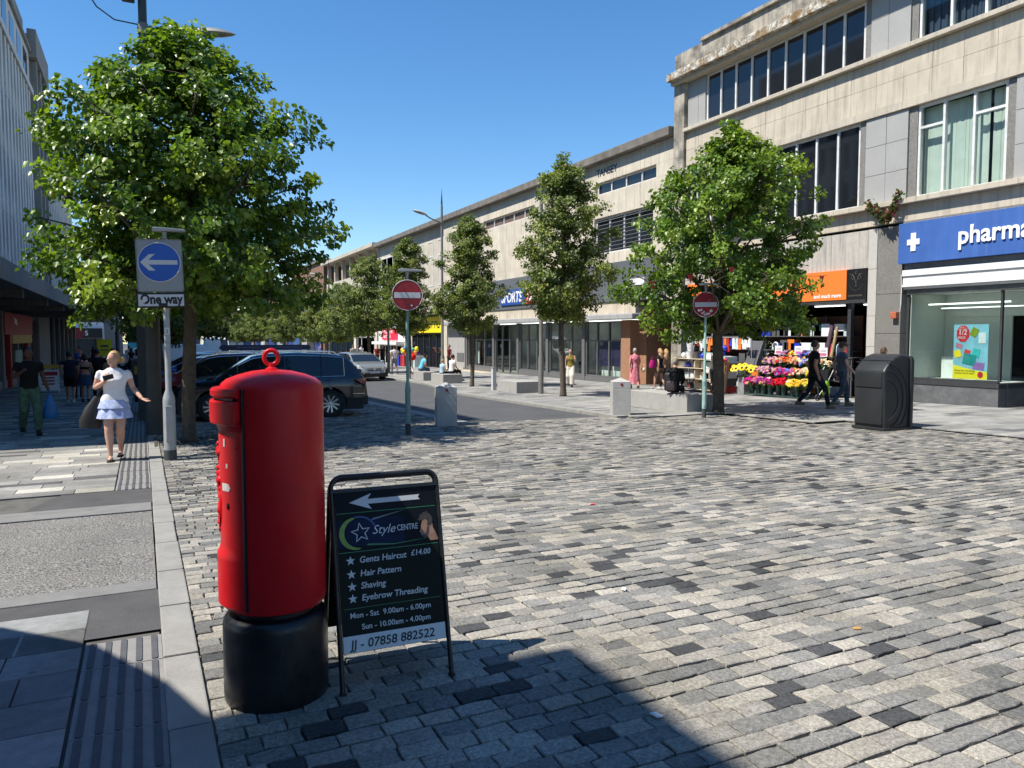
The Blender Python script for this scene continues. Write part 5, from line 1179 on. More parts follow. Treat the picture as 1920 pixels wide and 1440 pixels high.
def car(name, label, cat, loc, rz, L, W, H, top, belt, glass_x, wx, wr, pm, hwp, scr, rear, pillars=(), roof_w=.76, trim=False, clad=PLAS, group=None, spokes=5, zb=.26):
    """local x: 0 rear .. L front. top = roofline, scr/rear = x ranges of windscreen and rear screen, glass_x = side window ranges"""
    t = thing(name, label, cat, loc, rz, group)
    xs = sorted(set([0,.03,.08] + [i*.085 for i in range(1,int(L/.085)+1)] + [L-.03,L] + [p for g_ in glass_x for p in g_] + list(scr) + list(rear)))
    xs = [x for x in xs if x <= L]; rows = []; Ra = wr+.055
    for x in xs:
        hw = W/2*pw(hwp, x/L); zt = pw(top, x); bl = min(pw(belt, x), zt-.035); b0 = zb + (.10 if x < .15 or x > L-.15 else 0)
        for c in wx:
            if abs(x-c) < Ra: b0 = max(b0, wr+math.sqrt(Ra*Ra-(x-c)**2))
        cab = max(0, min(1, (zt-bl-.05)/(H-bl-.05)))
        z1 = max(.5, b0+.015); z2 = max(.5+(bl-.5)*.55, z1+.015); z2b = bl - max(.02,(bl-z2)*.22)
        rw = hw*(1-(1-roof_w)*cab)
        rows.append([(hw*.965, b0), (hw*1.0, z1), (hw*1.0, z2), (hw*.985, z2b), (hw*.955, bl), (rw*(.985 if cab > .1 else .90), zt-.075*max(cab,.25)), (rw*.90, zt-.022*max(cab,.5)), (rw*.55, zt-.004), (0, zt)])
    K_ = len(rows[0]); faces = {}
    vid = lambda i, k: i*(2*K_-1) + k
    V = []
    for x, rw_ in zip(xs, rows):
        V += [(x-L/2, -y, z) for y, z in rw_] + [(x-L/2, y, z) for y, z in reversed(rw_[:-1])]
    n = 2*K_-1
    for i in range(len(xs)-1):
        xm = (xs[i]+xs[i+1])/2
        for k in range(n-1):
            kk = k if k < K_-1 else n-2-k; cls = 'body'
            cabh = rows[i][8][1]-rows[i][4][1]
            if kk == 0: cls = 'sill_cladding'
            elif kk == 4 and any(a <= xm <= b for a,b in glass_x): cls = 'side_window_' + ('l' if k < K_-1 else 'r')
            elif kk >= 5 and scr[0] <= xm <= scr[1] and kk >= 6: cls = 'windscreen'
            elif kk >= 6 and rear[0] <= xm <= rear[1]: cls = 'rear_screen'
            faces.setdefault(cls, []).append((vid(i,k), vid(i+1,k), vid(i+1,k+1), vid(i,k+1)))
    faces['body'].append(tuple(range(n-1,-1,-1))); faces['body'].append(tuple(vid(len(xs)-1,k) for k in range(n)))
    for cls, fs in faces.items():
        used = sorted(set(v for f in fs for v in f)); mp = {v:i for i,v in enumerate(used)}; b = MB(); b.add([V[v] for v in used], [tuple(mp[v] for v in f) for f in fs])
        mat = pm if cls == 'body' else clad if cls == 'sill_cladding' else CGL
        nm = 'side_window' if cls.startswith('side') else cls
        part(nm, b, mat, t, smooth=38)
    part('underbody', MB().box(-L/2+.12, L/2-.15, -W/2+.1, W/2-.1, .2, .62), PLAS, t)
    for c in wx:
        for s in (-1,1): wheel(t, c-L/2, s*(W/2-.12), wr, s, spokes)
    for px_ in pillars:
        for s in (-1,1):
            i = min(range(len(xs)), key=lambda k: abs(xs[k]-px_)); a, b_ = rows[i][4], rows[i][5]
            part('pillar', MB().tube([(xs[i]-L/2, s*(a[0]+.004), a[1]), (xs[i]-L/2, s*(b_[0]+.004), b_[1])], [(.012,.045)]*2, 6), PLAS, t)
    if trim:
        for s in (-1,1):
            lo = [i for i in range(len(xs)) if glass_x[0][0] <= xs[i] <= glass_x[-1][1]]
            P = [(xs[i]-L/2, s*(rows[i][4][0]+.004), rows[i][4][1]) for i in lo] + [(xs[i]-L/2, s*(rows[i][5][0]+.004), rows[i][5][1]) for i in reversed(lo)]
            part('window_trim', MB().tube(P+[P[0]], .011, 5, False), CHROME, t)
    for s in (-1,1):
        xm = scr[0]+(scr[1]-scr[0])*.75 - L/2; yv = W/2*.98
        part('mirror', MB().ell((xm-.12, s*(yv+.10), pw(belt, scr[0])+.06), .07,.11,.075, 10, 6), pm, t, smooth=True)
    t['_'] = 1; del t['_']
    return t, xs, rows
SUVP = paint('blue_black_car_paint', (.006,.010,.020), .2, .25)
hwS = [(0,.80),(.03,.90),(.09,.965),(.2,1),(.78,.995),(.90,.94),(.97,.82),(1,.66)]
topS = [(0,.62),(.04,.92),(.10,1.04),(.20,1.2),(.46,1.50),(.62,1.585),(1.0,1.635),(1.8,1.67),(2.5,1.645),(2.85,1.585),(3.72,1.10),(4.15,1.03),(4.5,.90),(4.66,.72),(4.72,.55)]
def suv(label, loc, rz, pm, dark=True, group='cars parked in the bays'):
    t, xs, rows = car('parked_suv', label, 'car', loc, rz, 4.72, 1.84, 1.67, topS, [(0,.98),(.6,1.06),(2.5,1.03),(4.72,.95)], [(.62,1.15),(1.2,2.05),(2.1,3.2)], (.98,3.77), .36, pm, hwS, (2.88,3.68), (.16,.56), (1.175,2.075), trim=dark, group=group)
    h = 4.72/2
    for s in (-1,1):
        part('tail_light', MB().prism([(-h+.02,s*.62,.98),(-h+.02,s*.62,.84),(-h+.06,s*.83,.83),(-h+.20,s*.912,.87),(-h+.34,s*.925,.97),(-h+.16,s*.90,1.0)], (0,s*.012,0)), TAIL, t)
        part('head_light', MB().prism([(h-.20,s*.70,.80),(h-.14,s*.62,.72),(h-.32,s*.83,.72),(h-.62,s*.895,.86),(h-.50,s*.88,.89)], (0,s*.012,.0)), HEADL, t)
        part('roof_rail', MB().tube([(-h+.75,s*.60,1.60),(-h+.85,s*.60,1.675),(-h+1.8,s*.60,1.70),(-h+2.6,s*.60,1.68),(-h+2.75,s*.60,1.62)], .016, 6), CHROME, t)
        part('door_handle', MB().box(-h+2.15,-h+2.32,s*.915-.015,s*.915+.015,.905,.935), pm, t, bev=.006)
        part('bumper_strip', MB().tube([(-h+.05,s*.72,.60),(-h+.16,s*.88,.605),(-h+.42,s*.922,.61)], .011, 6), CHROME, t)
    part('rear_bumper', MB().box(-h-.01,-h+.35,-.8,.8,.30,.55), PLAS, t, bev=.05); part('number_plate', MB().box(-h-.014,-h+.0,-.26,.26,.72,.83), M('rear_plate', (.6,.45,.03), .5), t)
    return t
# nose towards -x : rotate by 180 degrees (local +x -> world -x)
suv('dark blue black suv parked nose to the pavement behind the post box', (2.98, 20.55, gz(20.5)), R(180-4), SUVP)
suv('dark red suv parked beside the black one', (2.2, 23.6, gz(23.6)), R(180-5), paint('dark_red_car_paint', (.26,.012,.018), .2))
hwH = [(0,.78),(.04,.90),(.12,.97),(.25,1),(.75,.99),(.88,.93),(.96,.80),(1,.62)]
topH = [(0,.62),(.05,.92),(.14,1.02),(.30,1.18),(.62,1.40),(1.0,1.47),(1.8,1.49),(2.35,1.45),(2.6,1.38),(3.45,.98),(3.9,.90),(4.25,.76),(4.40,.62),(4.45,.5)]
def hatch(label, loc, rz, pm, cat='car', name='parked_car', group='cars parked in the bays', W=1.81):
    t, xs, rows = car(name, label, cat, loc, rz, 4.45, W, 1.49, topH, [(0,.90),(.7,.97),(2.5,.92),(4.45,.82)], [(.75,1.15),(1.2,2.0),(2.05,3.0)], (.82,3.52), .325, pm, hwH, (2.65,3.42), (.2,.58), (1.175,2.03), clad=pm, group=group)
    h = 4.45/2
    for s in (-1,1):
        part('tail_light', MB().prism([(-h+.03,s*.5,.92),(-h+.03,s*.5,.76),(-h+.1,s*.80,.76),(-h+.3,s*.895,.86),(-h+.2,s*.87,.96)], (0,s*.012,0)), TAIL, t)
    return t, h
hatch('blue hatchback parked in the shaded bays', (2.0, 32.6, gz(32.6)), R(180-4), paint('mid_blue_car_paint', (.02,.06,.25), .3))
t, _ = hatch('pale silver car carrying a long blue roof sign', (3.3, 27.2, gz(27.2)), R(180-5), paint('pale_silver_paint', (.50,.53,.56), .4))
RSG = thing('roof_sign', 'long dark blue advertising board mounted on the pale silver car', 'sign', (3.8, 27.1, gz(27)+1.68), R(0))
part('board', MB().prism([(-1.5,0,.12),(-1.35,0,.06),(1.35,0,.06),(1.5,0,.12),(1.45,0,.24),(-1.42,0,.24)], (0,.12,0)), M('roof_sign_navy', (.008,.012,.07), .4), RSG, bev=.01)
for x in (-.8,.8): part('bracket', MB().box(x-.04,x+.04,.02,.1,-.3,.07), PLAS, RSG)
part('lettering', glyph_row(0,0,0,0,0) if False else MB().box(-.95,-.2,-.004,0,.13,.175).box(.1,1.2,-.004,0,.14,.175), M('faint_lettering', (.10,.12,.2), .5), RSG)
hatch('silver grey car behind the blue hatchback', (2.4, 36.0, gz(36)), R(180-4), paint('grey_car_paint', (.30,.32,.34), .5)); hatch('pale blue car far along the parking bays', (3.0, 48.0, gz(48)), R(180-4), paint('pale_blue_paint', (.35,.45,.55), .4)); hatch('black car beyond the silver grey one', (2.2, 41.0, gz(41)), R(180-4), paint('black_car_paint', (.012,.013,.015), .3))
AST = paint('warm_silver_paint', (.36,.365,.355), .55, .3)
t, h = hatch('silver hatchback facing the camera at the right kerb', (10.75, 41.6, gz(41.6)), R(-90+6), AST, group='cars parked in the bays')
part('grille', MB().prism([(h-.035,-.42,.66),(h-.035,.42,.66),(h-.04,.36,.56),(h-.04,-.36,.56)], (.03,0,0)), PLAS, t); part('grille_bar', MB().box(h-.02,h+.008,-.42,.42,.60,.625), CHROME, t, bev=.008); part('badge', MB().lathe([(0,0),(.055,0),(.05,.02),(0,.022)], 16, (h+.0,0,.615), axis='x'), CHROME, t)
part('lower_grille', MB().prism([(h-.03,-.60,.42),(h-.03,.60,.42),(h-.04,.45,.27),(h-.04,-.45,.27)], (.035,0,0)), PLAS, t); part('number_plate', MB().box(h+.0,h+.02,-.26,.26,.40,.51), PLATE, t); text('lettering', 'VE64 WNG', .095, SBK, t, frame((h+.022,-.245,.42), (0,1,0), (0,0,1)), world=False)
for s in (-1,1):
    part('head_light', MB().prism([(h-.05,s*.46,.60),(h-.05,s*.46,.69),(h-.22,s*.72,.76),(h-.42,s*.80,.77),(h-.30,s*.80,.66)], (.02,s*.02,0)), HEADL, t); part('fog_light', MB().ell((h-.09,s*.66,.40), .03,.1,.045, 10, 6), PLAS, t)
# vans far down the street
def van(label, loc, rz, pm, L=5.6, W=2.0, H=2.55):
    top = [(0,2.3),(.05,H-.06),(.3,H),(4.0,H-.02),(4.35,H-.25),(4.95,1.28),(5.35,1.08),(5.55,.8),(5.6,.5)]
    t, xs, rows = car('white_van', label, 'van', loc, rz, L, W, H, top, [(0,1.2),(5.6,1.1)], [(3.6,4.4)], (1.0,4.7), .35, pm, [(0,.95),(.03,1),(.85,1),(.94,.92),(1,.75)], (4.38,4.92), (-1,-.5), roof_w=.86, group='vans far along the street'); h = L/2
    part('grille', MB().box(h-.06,h+.004,-.55,.55,.62,.8), PLAS, t); part('bumper', MB().box(h-.12,h+.03,-.85,.85,.3,.55), PLAS, t, bev=.04)
    for s in (-1,1): part('head_light', MB().ell((h-.16,s*.78,.86), .07,.14,.12, 10, 6), HEADL, t)
    return t
WV = paint('white_van_paint', (.75,.76,.76), 0, .35)
van('white van facing the camera far down the street', (5.3, 66, gz(66)), R(-90), WV); van('pale van parked left of the white one', (2.6, 74, gz(74)), R(-90), paint('pale_grey_van_paint', (.45,.5,.52), .1)); van('white van half hidden behind the parked cars', (1.2, 58, gz(58)), R(180), WV, H=1.9)
# ---------------------------------------------------------------- people
def remesh(mb, name, mat, vox, it=4):
    me = bpy.data.meshes.new(name); me.from_pydata(mb.v, [], mb.f); o = bpy.data.objects.new(name, me)
    m = o.modifiers.new('r', 'REMESH'); m.mode = 'VOXEL'; m.voxel_size = vox; m.use_smooth_shade = True
    s = o.modifiers.new('s', 'SMOOTH'); s.factor = .5; s.iterations = it
    out = evaluated(o); bpy.data.meshes.remove(me)
    out.materials.clear(); out.materials.append(mat); out.name = name; return out
def skin(name, c): return M(name, c, .5, var=.08, vs=12, spec=.35)
SKP = skin('fair_skin', (.56,.32,.23)); SKT = skin('tan_skin', (.42,.22,.14)); SKD = skin('brown_skin', (.13,.065,.04))
def fab(name, c, var=.1, **k): return M('fabric_'+name, c, .85, var=var, vs=k.pop('vs', 9), spec=.2, bump=.2, bs=40, **k)
HAIRB = M('hair_brown', (.075,.04,.022), .6, var=.3, vs=30); HAIRK = M('hair_black', (.012,.010,.009), .5, var=.3, vs=30); HAIRBL = M('hair_blonde', (.40,.25,.11), .55, var=.3, vs=30); HAIRG = M('hair_grey', (.35,.32,.28), .6, var=.2, vs=30)
V3 = Vector
def P3(p): return V3(p)
STAND = dict(la=((-.235,-.03,1.13),(-.24,.05,.88)), ra=((.235,-.03,1.13),(.24,.05,.88)), ll=((-.10,.03,.50),(-.105,-.02,.08)), rl=((.10,.03,.50),(.105,-.02,.08)))
WALK = dict(la=((-.24,-.12,1.15),(-.235,-.10,.90)), ra=((.24,.04,1.14),(.22,.22,.95)), ll=((-.10,.17,.53),(-.10,.20,.10)), rl=((.10,.0,.50),(.10,-.26,.14)))
SIT = dict(la=((-.24,.05,1.15),(-.14,.26,1.02)), ra=((.24,.05,1.15),(.14,.26,1.02)), ll=((-.11,.42,.93),(-.12,.44,.52)), rl=((.11,.42,.93),(.12,.50,.52)))
SHOE = M('dark_shoe', (.02,.02,.022), .6); SHOEW = M('pale_shoe', (.55,.53,.5), .6); BOOT = M('tan_boot', (.20,.13,.07), .8, var=.2)
def hand(b, w, d, up, s, spread=.0, curl=.3):
    """palm and five separate fingers from wrist w along d; up = back of the hand"""
    d = V3(d).normalized(); up = V3(up); up = (up-d*up.dot(d)).normalized(); sd_ = d.cross(up)*s
    rot = Matrix((d, sd_, up)).transposed(); b.ell(w + d*.045, .052, .040, .017, 10, 8, rot=rot)
    for i, (o, L) in enumerate(((-.030,.066),(-.010,.078),(.010,.074),(.029,.058))):
        p0 = w + d*.08 + sd_*o; dd = (d + sd_*(o*spread*12) - up*curl*.3).normalized(); p1 = p0 + dd*L*.5; p2 = p1 + (dd - up*curl).normalized()*L*.5
        b.tube([p0-d*.02, p0, p1, p2], [.0095,.0095,.0088,.007], 6)
    t0 = w + d*.025 - sd_*.034; t1 = t0 + (d*.6 - sd_*.75 - up*.1).normalized()*.04; b.tube([t0, t1, t1+(d*.85-sd_*.25-up*curl*.3).normalized()*.034], [.012,.0105,.008], 6)
def person(label, loc, rz, h, pose, top, low, sk=SKP, hair=HAIRB, hs='short', shoes=SHOE, vox=.02, head=0, fem=False, lean=0, group=None, sleeve=.5, wide=.0, fl=1.0, kind_top='tshirt', kind_low='trousers', hem=.60, cap=None, seat=False, nod=0, build=1.0, handopt=None, glasses=False):
    t = thing('person', label, 'person', loc, R(rz), group); k = h/1.72
    J = {n: [P3(q) for q in pose.get(n, STAND[n])] for n in ('la','ra','ll','rl')}
    up = lambda p: V3((p[0], p[1] + math.tan(lean)*max(0, p[2]-.95), p[2]))
    sw = (.165 if fem else .19)*build; sh = {'la': up((-sw,0,1.40)), 'ra': up((sw,0,1.40))}; hip = {'ll': V3((-.092,0,.90)), 'rl': V3((.092,0,.90))}
    w1, w2 = (.122,.168) if fem else (.142,.16); w1 *= build; w2 *= build
    sec = [(.84,w2*.92,.105),(.90,w2,.125),(.97,w2*.97,.12),(1.08,w1,.10*build),(1.18,w1*1.04,.108*build),(1.28,.155*build,.125*build if fem else .118),(1.35,sw*1.0,.105),(1.40,sw*.98,.085),(1.435,sw*.62,.075),(1.47,.07,.06)]
    B_ = MB(); B_.tube([up((0,0,z)) for z,_,_ in sec], [(a,b) for _,a,b in sec], 14)
    hc = up((0,.015,1.615)); Rh = Matrix.Rotation(head,3,'Z') @ Matrix.Rotation(nod,3,'X'); hp = lambda x,y,z: hc + Rh @ V3((x,y,z))
    B_.tube([up((0,-.01,1.43)), up((0,0,1.50)), hc+V3((0,-.01,-.04))], [.060,.05,.052], 10)
    B_.ell(hc, .074,.092,.112, 14, 10, rot=Rh); B_.ell(hp(0,.03,-.062), .052,.058,.050, 10, 8, rot=Rh); B_.ell(hp(0,.094,-.012), .013,.022,.022, 8, 6, rot=Rh)
    for s in (-1,1): B_.ell(hp(s*.077,-.005,-.01), .012,.02,.03, 8, 6, rot=Rh)
    dirs = {}
    for a, s in (('la',-1),('ra',1)):
        S, E_, W_ = sh[a], up(J[a][0]), up(J[a][1]); ar = (.042 if fem else .05)*build
        B_.ell(S+V3((0,0,-.02)), *((.044,.048,.044) if fem else (.055,.055,.052)), 10, 8); B_.tube([S, S.lerp(E_,.5), E_, E_.lerp(W_,.35), W_], [ar*1.15,ar,ar*.82,ar*.84,ar*.58], 10)
        d = (W_-E_).normalized(); dirs[a] = d; o = (handopt or {}).get(a, {})
        hand(B_, W_, o.get('d', d), o.get('up', V3((s,0,0)) if abs(d.x) < .8 else V3((0,0,1))), s, o.get('spread', .1), o.get('curl', .45))
    for l in ('ll','rl'):
        H_, K2, A_ = hip[l], J[l][0], J[l][1]; lr = (.088 if fem else .083)*build
        B_.tube([H_+V3((0,0,.03)), H_.lerp(K2,.45), K2, K2.lerp(A_,.3)+V3((0,-.012,0)), K2.lerp(A_,.7), A_], [lr,lr*.84,.056*build,.057*build,.042,.034], 12)
        B_.ell(A_+V3((0,.05,-.035)), .038,.105,.032, 10, 8)
    me = remesh(B_, 'body', sk, vox if vox < .02 else vox, 3); o = link('body', me, t)
    parts = []
    def cloth(name, mb, mat, v=None): parts.append(link(name, remesh(mb, name, mat, v or max(vox*1.1,.014), 5), t)); return parts[-1]
    g_ = .014
    # top
    if kind_top:
        T = MB(); zlo = .86 if kind_top != 'crop' else 1.12
        ss = [(z,a+g_,b+g_) for z,a,b in sec if z >= zlo and (kind_top != 'tube' or z < 1.30)]
        if kind_top == 'tube': ss = [(z,a,b) for z,a,b in ss if z > 1.1]
        T.tube([up((0,0,z)) for z,_,_ in ss], [(a,b) for _,a,b in ss], 16)
        if fem and kind_top != 'tube':
            for s in (-1,1): T.ell(up((s*.07,.085,1.27)), .07,.06,.07, 10, 8)
        if kind_top not in ('vest','tube'):
            for a in ('la','ra'):
                S, E_, W_ = sh[a], up(J[a][0]), up(J[a][1]); T.ell(S+V3((0,0,-.012)), *((.052,.058,.05) if fem else (.068,.068,.062)), 10, 8)
                if sleeve <= 1: T.tube([S, S.lerp(E_,sleeve*.5), S.lerp(E_,sleeve)], ([.049*build,.048*build,.049*build] if fem else [.062*build,.060*build,.062*build]), 12)
                else: T.tube([S, E_, E_.lerp(W_,.92)], [.066,.056,.045], 12)
        cloth('top', T, top)
    if kind_low == 'trousers' or kind_low == 'shorts':
        T = MB(); T.tube([(0,0,z) for z in (.82,.90,1.0)], [(w2+.012,.125),(w2+.014,.138),(w2*.93+.012,.125)], 16)
        for l in ('ll','rl'):
            H_, K2, A_ = hip[l], J[l][0], J[l][1]
            if kind_low == 'trousers': T.tube([H_+V3((0,0,.04)), H_.lerp(K2,.5), K2, K2.lerp(A_,.5), K2.lerp(A_,.97)], [.100*build,.090+wide*.5,.072+wide,.062+wide,.056+wide], 12)
            else: T.tube([H_+V3((0,0,.04)), H_.lerp(K2,.4), H_.lerp(K2,hem)], [.100*build,.098,.096], 12)
        cloth('trousers' if kind_low == 'trousers' else 'shorts', T, low)
    elif kind_low in ('skirt','dress'):
        T = MB(); n = 36; tiers = [(1.0, hem, fl)] if kind_low == 'dress' or hem < .5 else [(1.0,(1.0+hem)/2,fl*.86),((1.0+hem)/2+.05,hem,fl)]
        for ti, (za, zb_, f_) in enumerate(tiers):
            rings = 8; T = MB()
            for i in range(rings+1):
                u = i/rings; z = za+(zb_-za)*u
                for j in range(n):
                    a = 2*math.pi*j/n; fold = 1 + .07*u*math.sin(a*9+ti*1.3) + .03*u*math.sin(a*4)
                    T.v.append(((w1+.03+(.13*f_)*u**.7+(.018 if ti else 0))*math.cos(a)*fold, (.115+(.13*f_)*u**.7+(.018 if ti else 0))*math.sin(a)*fold + .02*u, z))
            for i in range(rings):
                for j in range(n): T.f.append((i*n+j, i*n+(j+1)%n, (i+1)*n+(j+1)%n, (i+1)*n+j)); T.m.append(0); T.c.append(None)
            parts.append(part('skirt' if kind_low == 'skirt' else 'dress_skirt', T, low, t, smooth=True))
    for l in ('ll','rl'):
        A_ = J[l][1]; T = MB()
        if shoes is not None and shoes != 'flipflop': T.ell(A_+V3((0,.055,-.035)), .047,.128,.044, 12, 8); T.tube([A_+V3((0,0,-.02)), A_+V3((0,0,.02))], .048, 10); T.box(A_.x-.045,A_.x+.045,A_.y-.06,A_.y+.17,A_.z-.082,A_.z-.062)
        elif shoes == 'flipflop': T.box(A_.x-.042,A_.x+.042,A_.y-.055,A_.y+.165,A_.z-.08,A_.z-.064); T.tube([A_+V3((-.042,.04,-.06)), A_+V3((0,.12,-.02)), A_+V3((.042,.04,-.06))], .006, 6)
        parts.append(part('shoe', T, SHOE if shoes == 'flipflop' else shoes, t, smooth=50))
    # hair, face
    Hm = MB(); Hm.ell(hp(0,-.018,.022), .083,.096,.108, 16, 10, rot=Rh)
    if hs == 'short': pass
    elif hs == 'bob': Hm.ell(hp(0,-.045,-.03), .092,.07,.11, 14, 8, rot=Rh)
    elif hs == 'long': Hm.tube([hp(0,-.05,.04), hp(0,-.085,-.1), hp(0,-.10,-.26), hp(0,-.10,-.36)], [(.085,.06),(.09,.055),(.08,.045),(.05,.03)], 12)
    elif hs == 'bun': Hm.ell(hp(0,-.115,-.02), .05,.05,.05, 10, 8, rot=Rh)
    elif hs == 'tail': Hm.ell(hp(0,-.105,0), .04,.035,.04, 10, 8, rot=Rh); Hm.ell(hp(.01,-.15,-.03), .045,.06,.05, 10, 8, rot=Rh)
    hm = Hm.mesh('hair', hair, True)
    # cut the hair away from the face
    b = bmesh.new(); b.from_mesh(hm); inv = Rh.transposed(); dl = []
    for v in b.verts:
        q = inv @ (v.co - hc)
        if q.y > .035 and q.z < .058: dl.append(v)
        elif hs in ('short','bun','tail') and q.z < -.045 and q.y > -.09: dl.append(v)
    if hs != 'bald': bmesh.ops.delete(b, geom=dl, context='VERTS')
    b.to_mesh(hm); b.free()
    if hs != 'bald': parts.append(link('hair', hm, t))
    F = MB()
    for s in (-1,1): F.ell(hp(s*.030,.083,.008), .011,.007,.0065, 8, 5, rot=Rh)
    part('eyes', F, HAIRK, t, smooth=True); F = MB().ell(hp(0,.084,-.058), .022,.009,.006, 8, 5, rot=Rh); part('mouth', F, M('lips', (.32,.10,.09), .5), t, smooth=True)
    if glasses: part('sunglasses', MB().obox(hp(0,.093,.008), .135,.02,.034, rz=head), SBK, t, bev=.006)
    if cap: 
        F = MB().ell(hp(0,-.008,.045), .088,.104,.085, 14, 8, rot=Rh); F.ell(hp(0,.115,.055), .066,.065,.010, 12, 6, rot=Rh); part('cap', F, cap, t, smooth=True)
    zmin = 0
    for o in t.children: o.scale = (k,k,k)
    return t
# ---- woman walking towards us in the sun
SKIRTM = M('fabric_pale_blue_print', (.34,.40,.62), .85, var=.06, vs=9, dirt=(.74,.75,.80), ds=13, da=.9, spec=.2)
WH = fab('white_cotton', (.74,.72,.74), .05)
wz = (-.40,13.39,gz(13.39))
person('woman in white t-shirt and pale blue tiered skirt walking in the sun', wz, 176, 1.69, dict(ra=((.27,-.03,1.15),(.11,.15,1.27)), la=((-.265,-.03,1.14),(-.40,.15,.985)), rl=((.085,.10,.52),(.07,.10,.085)), ll=((-.075,.08,.52),(-.045,-.20,.12))), WH, SKIRTM, SKP, HAIRBL, 'tail', 'flipflop', .0095, head=R(-50), fem=True, kind_top='tshirt', sleeve=.42, kind_low='skirt', hem=.68, fl=.46, build=1.16, handopt={'la': dict(d=(-.75,.45,-.35), up=(.1,-.2,-1), spread=.5, curl=.25), 'ra': dict(d=(-.25,.4,.85), up=(.6,.7,-.1), curl=.7)})
BAGK = M('black_bag_leather', (.012,.011,.011), .6, var=.2)
bg_ = thing('tote_bag', 'black shoulder bag hanging at the side of the woman in white', 'bag', (wz[0]-.30, wz[1]+.05, wz[2]+.5))
b = MB(); 
for u, wx_, wy, in ((0,.14,.06),(.15,.17,.075),(.35,.13,.06),(.52,.05,.03)): pass
part('bag', MB().tube([(-.05,0,.02),(-.04,0,.12),(.0,0,.30),(.07,0,.50)], [(.15,.07),(.16,.075),(.12,.06),(.045,.03)], 14), BAGK, bg_, smooth=50); part('strap', MB().tube([(.07,0,.48),(.12,-.02,.72),(.15,-.03,.86),(.15,.06,.84),(.10,.08,.6),(.06,.04,.45)], .014, 6), BAGK, bg_, smooth=True)
ph = thing('phone', 'small dark phone in the hand of the woman in white', 'phone', (wz[0]-.07, wz[1]-.25, wz[2]+1.31)); part('case', MB().obox((0,0,0), .15,.012,.075, ry=-.25, rz=.3), SBK, ph, bev=.008); part('screen', MB().obox((.003,-.008,0), .135,.002,.062, ry=-.25, rz=.3), DARKGLASS, ph)
# ---- shaded pavement
NAVYF = fab('navy', (.018,.02,.035)); BLKF = fab('black', (.012,.012,.013)); DEN = fab('denim', (.05,.075,.13)); GRNF = fab('camo_green', (.085,.15,.095), .3, vs=14)
person('man in black t-shirt and green trousers carrying a blue bag in the shade', (-2.10,18.48,gz(18.48)), 196, 1.80, dict(WALK, la=((-.25,-.04,1.13),(-.32,.06,.86)), ra=((.27,.0,1.14),(.16,.25,1.26))), BLKF, GRNF, SKD, HAIRK, 'short', SHOE, .016, head=R(10), wide=.015)
bb = thing('carrier_bag', 'bright blue plastic carrier bag held by the man in green trousers', 'bag', (-1.74,18.42,gz(18.4)+.34)); part('bag', MB().tube([(0,0,0),(0,0,.06),(0,0,.25),(0,0,.42),(0,0,.5)], [(.13,.06),(.155,.085),(.11,.06),(.05,.03),(.03,.02)], 12), M('blue_polythene', (.01,.16,.42), .4, var=.2, vs=6), bb, smooth=60); part('handle', MB().ring((0,0,.51), .035, .008, 'y', 12, 6, R2=.06), M('blue_polythene', (.01,.16,.42)), bb, smooth=True)
person('man in navy t-shirt and shorts walking away under the canopy', (-2.19,29.57,gz(29.57)), 0, 1.74, WALK, NAVYF, BLKF, SKT, HAIRK, 'short', SHOEW, .024, kind_low='shorts', hem=.85, build=1.12)
person('woman with bare shoulders in a denim skirt walking away', (-1.77,29.92,gz(29.9)), 0, 1.66, WALK, BLKF, DEN, SKT, HAIRK, 'bob', SHOE, .024, fem=True, kind_top='tube', kind_low='skirt', hem=.62, fl=.6)
person('man in black walking away beside the denim skirt woman', (-1.42,30.55,gz(30.55)), 0, 1.82, WALK, BLKF, BLKF, SKT, HAIRK, 'short', SHOE, .024, build=1.15)
person('person with blue hair ahead of the group in the shade', (-2.13,32.3,gz(32.3)), 0, 1.66, WALK, fab('magenta', (.16,.02,.10)), BLKF, SKP, M('hair_blue', (.02,.05,.22), .6), 'bob', SHOE, .03, fem=True)
person('woman in a long black dress far along the shaded pavement', (-.63,56.4,gz(56.4)), 0, 1.66, WALK, BLKF, BLKF, SKT, HAIRK, 'long', SHOE, .03, fem=True, kind_low='dress', hem=.3, fl=.7)
person('man in white t-shirt and dark shorts far along the pavement', (-.85,62.8,gz(62.8)), 0, 1.78, WALK, WH, BLKF, SKP, HAIRB, 'short', SHOEW, .03, kind_low='shorts', hem=.8)
person('second far pedestrian in white beside the man in dark shorts', (-.1,65,gz(65)), 0, 1.74, WALK, WH, DEN, SKP, HAIRB, 'short', SHOEW, .03)
person('far pedestrian in a salmon top outside the black sign shop', (-4.5,70,gz(70)), 20, 1.7, WALK, fab('salmon', (.5,.2,.17)), DEN, SKP, HAIRB, 'short', SHOE, .03)
person('far pedestrian in dark clothes beside the salmon top', (-3.6,72,gz(72)), 10, 1.72, WALK, NAVYF, BLKF, SKP, HAIRK, 'long', SHOE, .03, fem=True)
person('far pedestrian in a bright lime green vest', (-1.35,44,gz(44)), 0, 1.74, WALK, fab('lime', (.25,.7,.03)), BLKF, SKP, HAIRB, 'short', SHOE, .03)
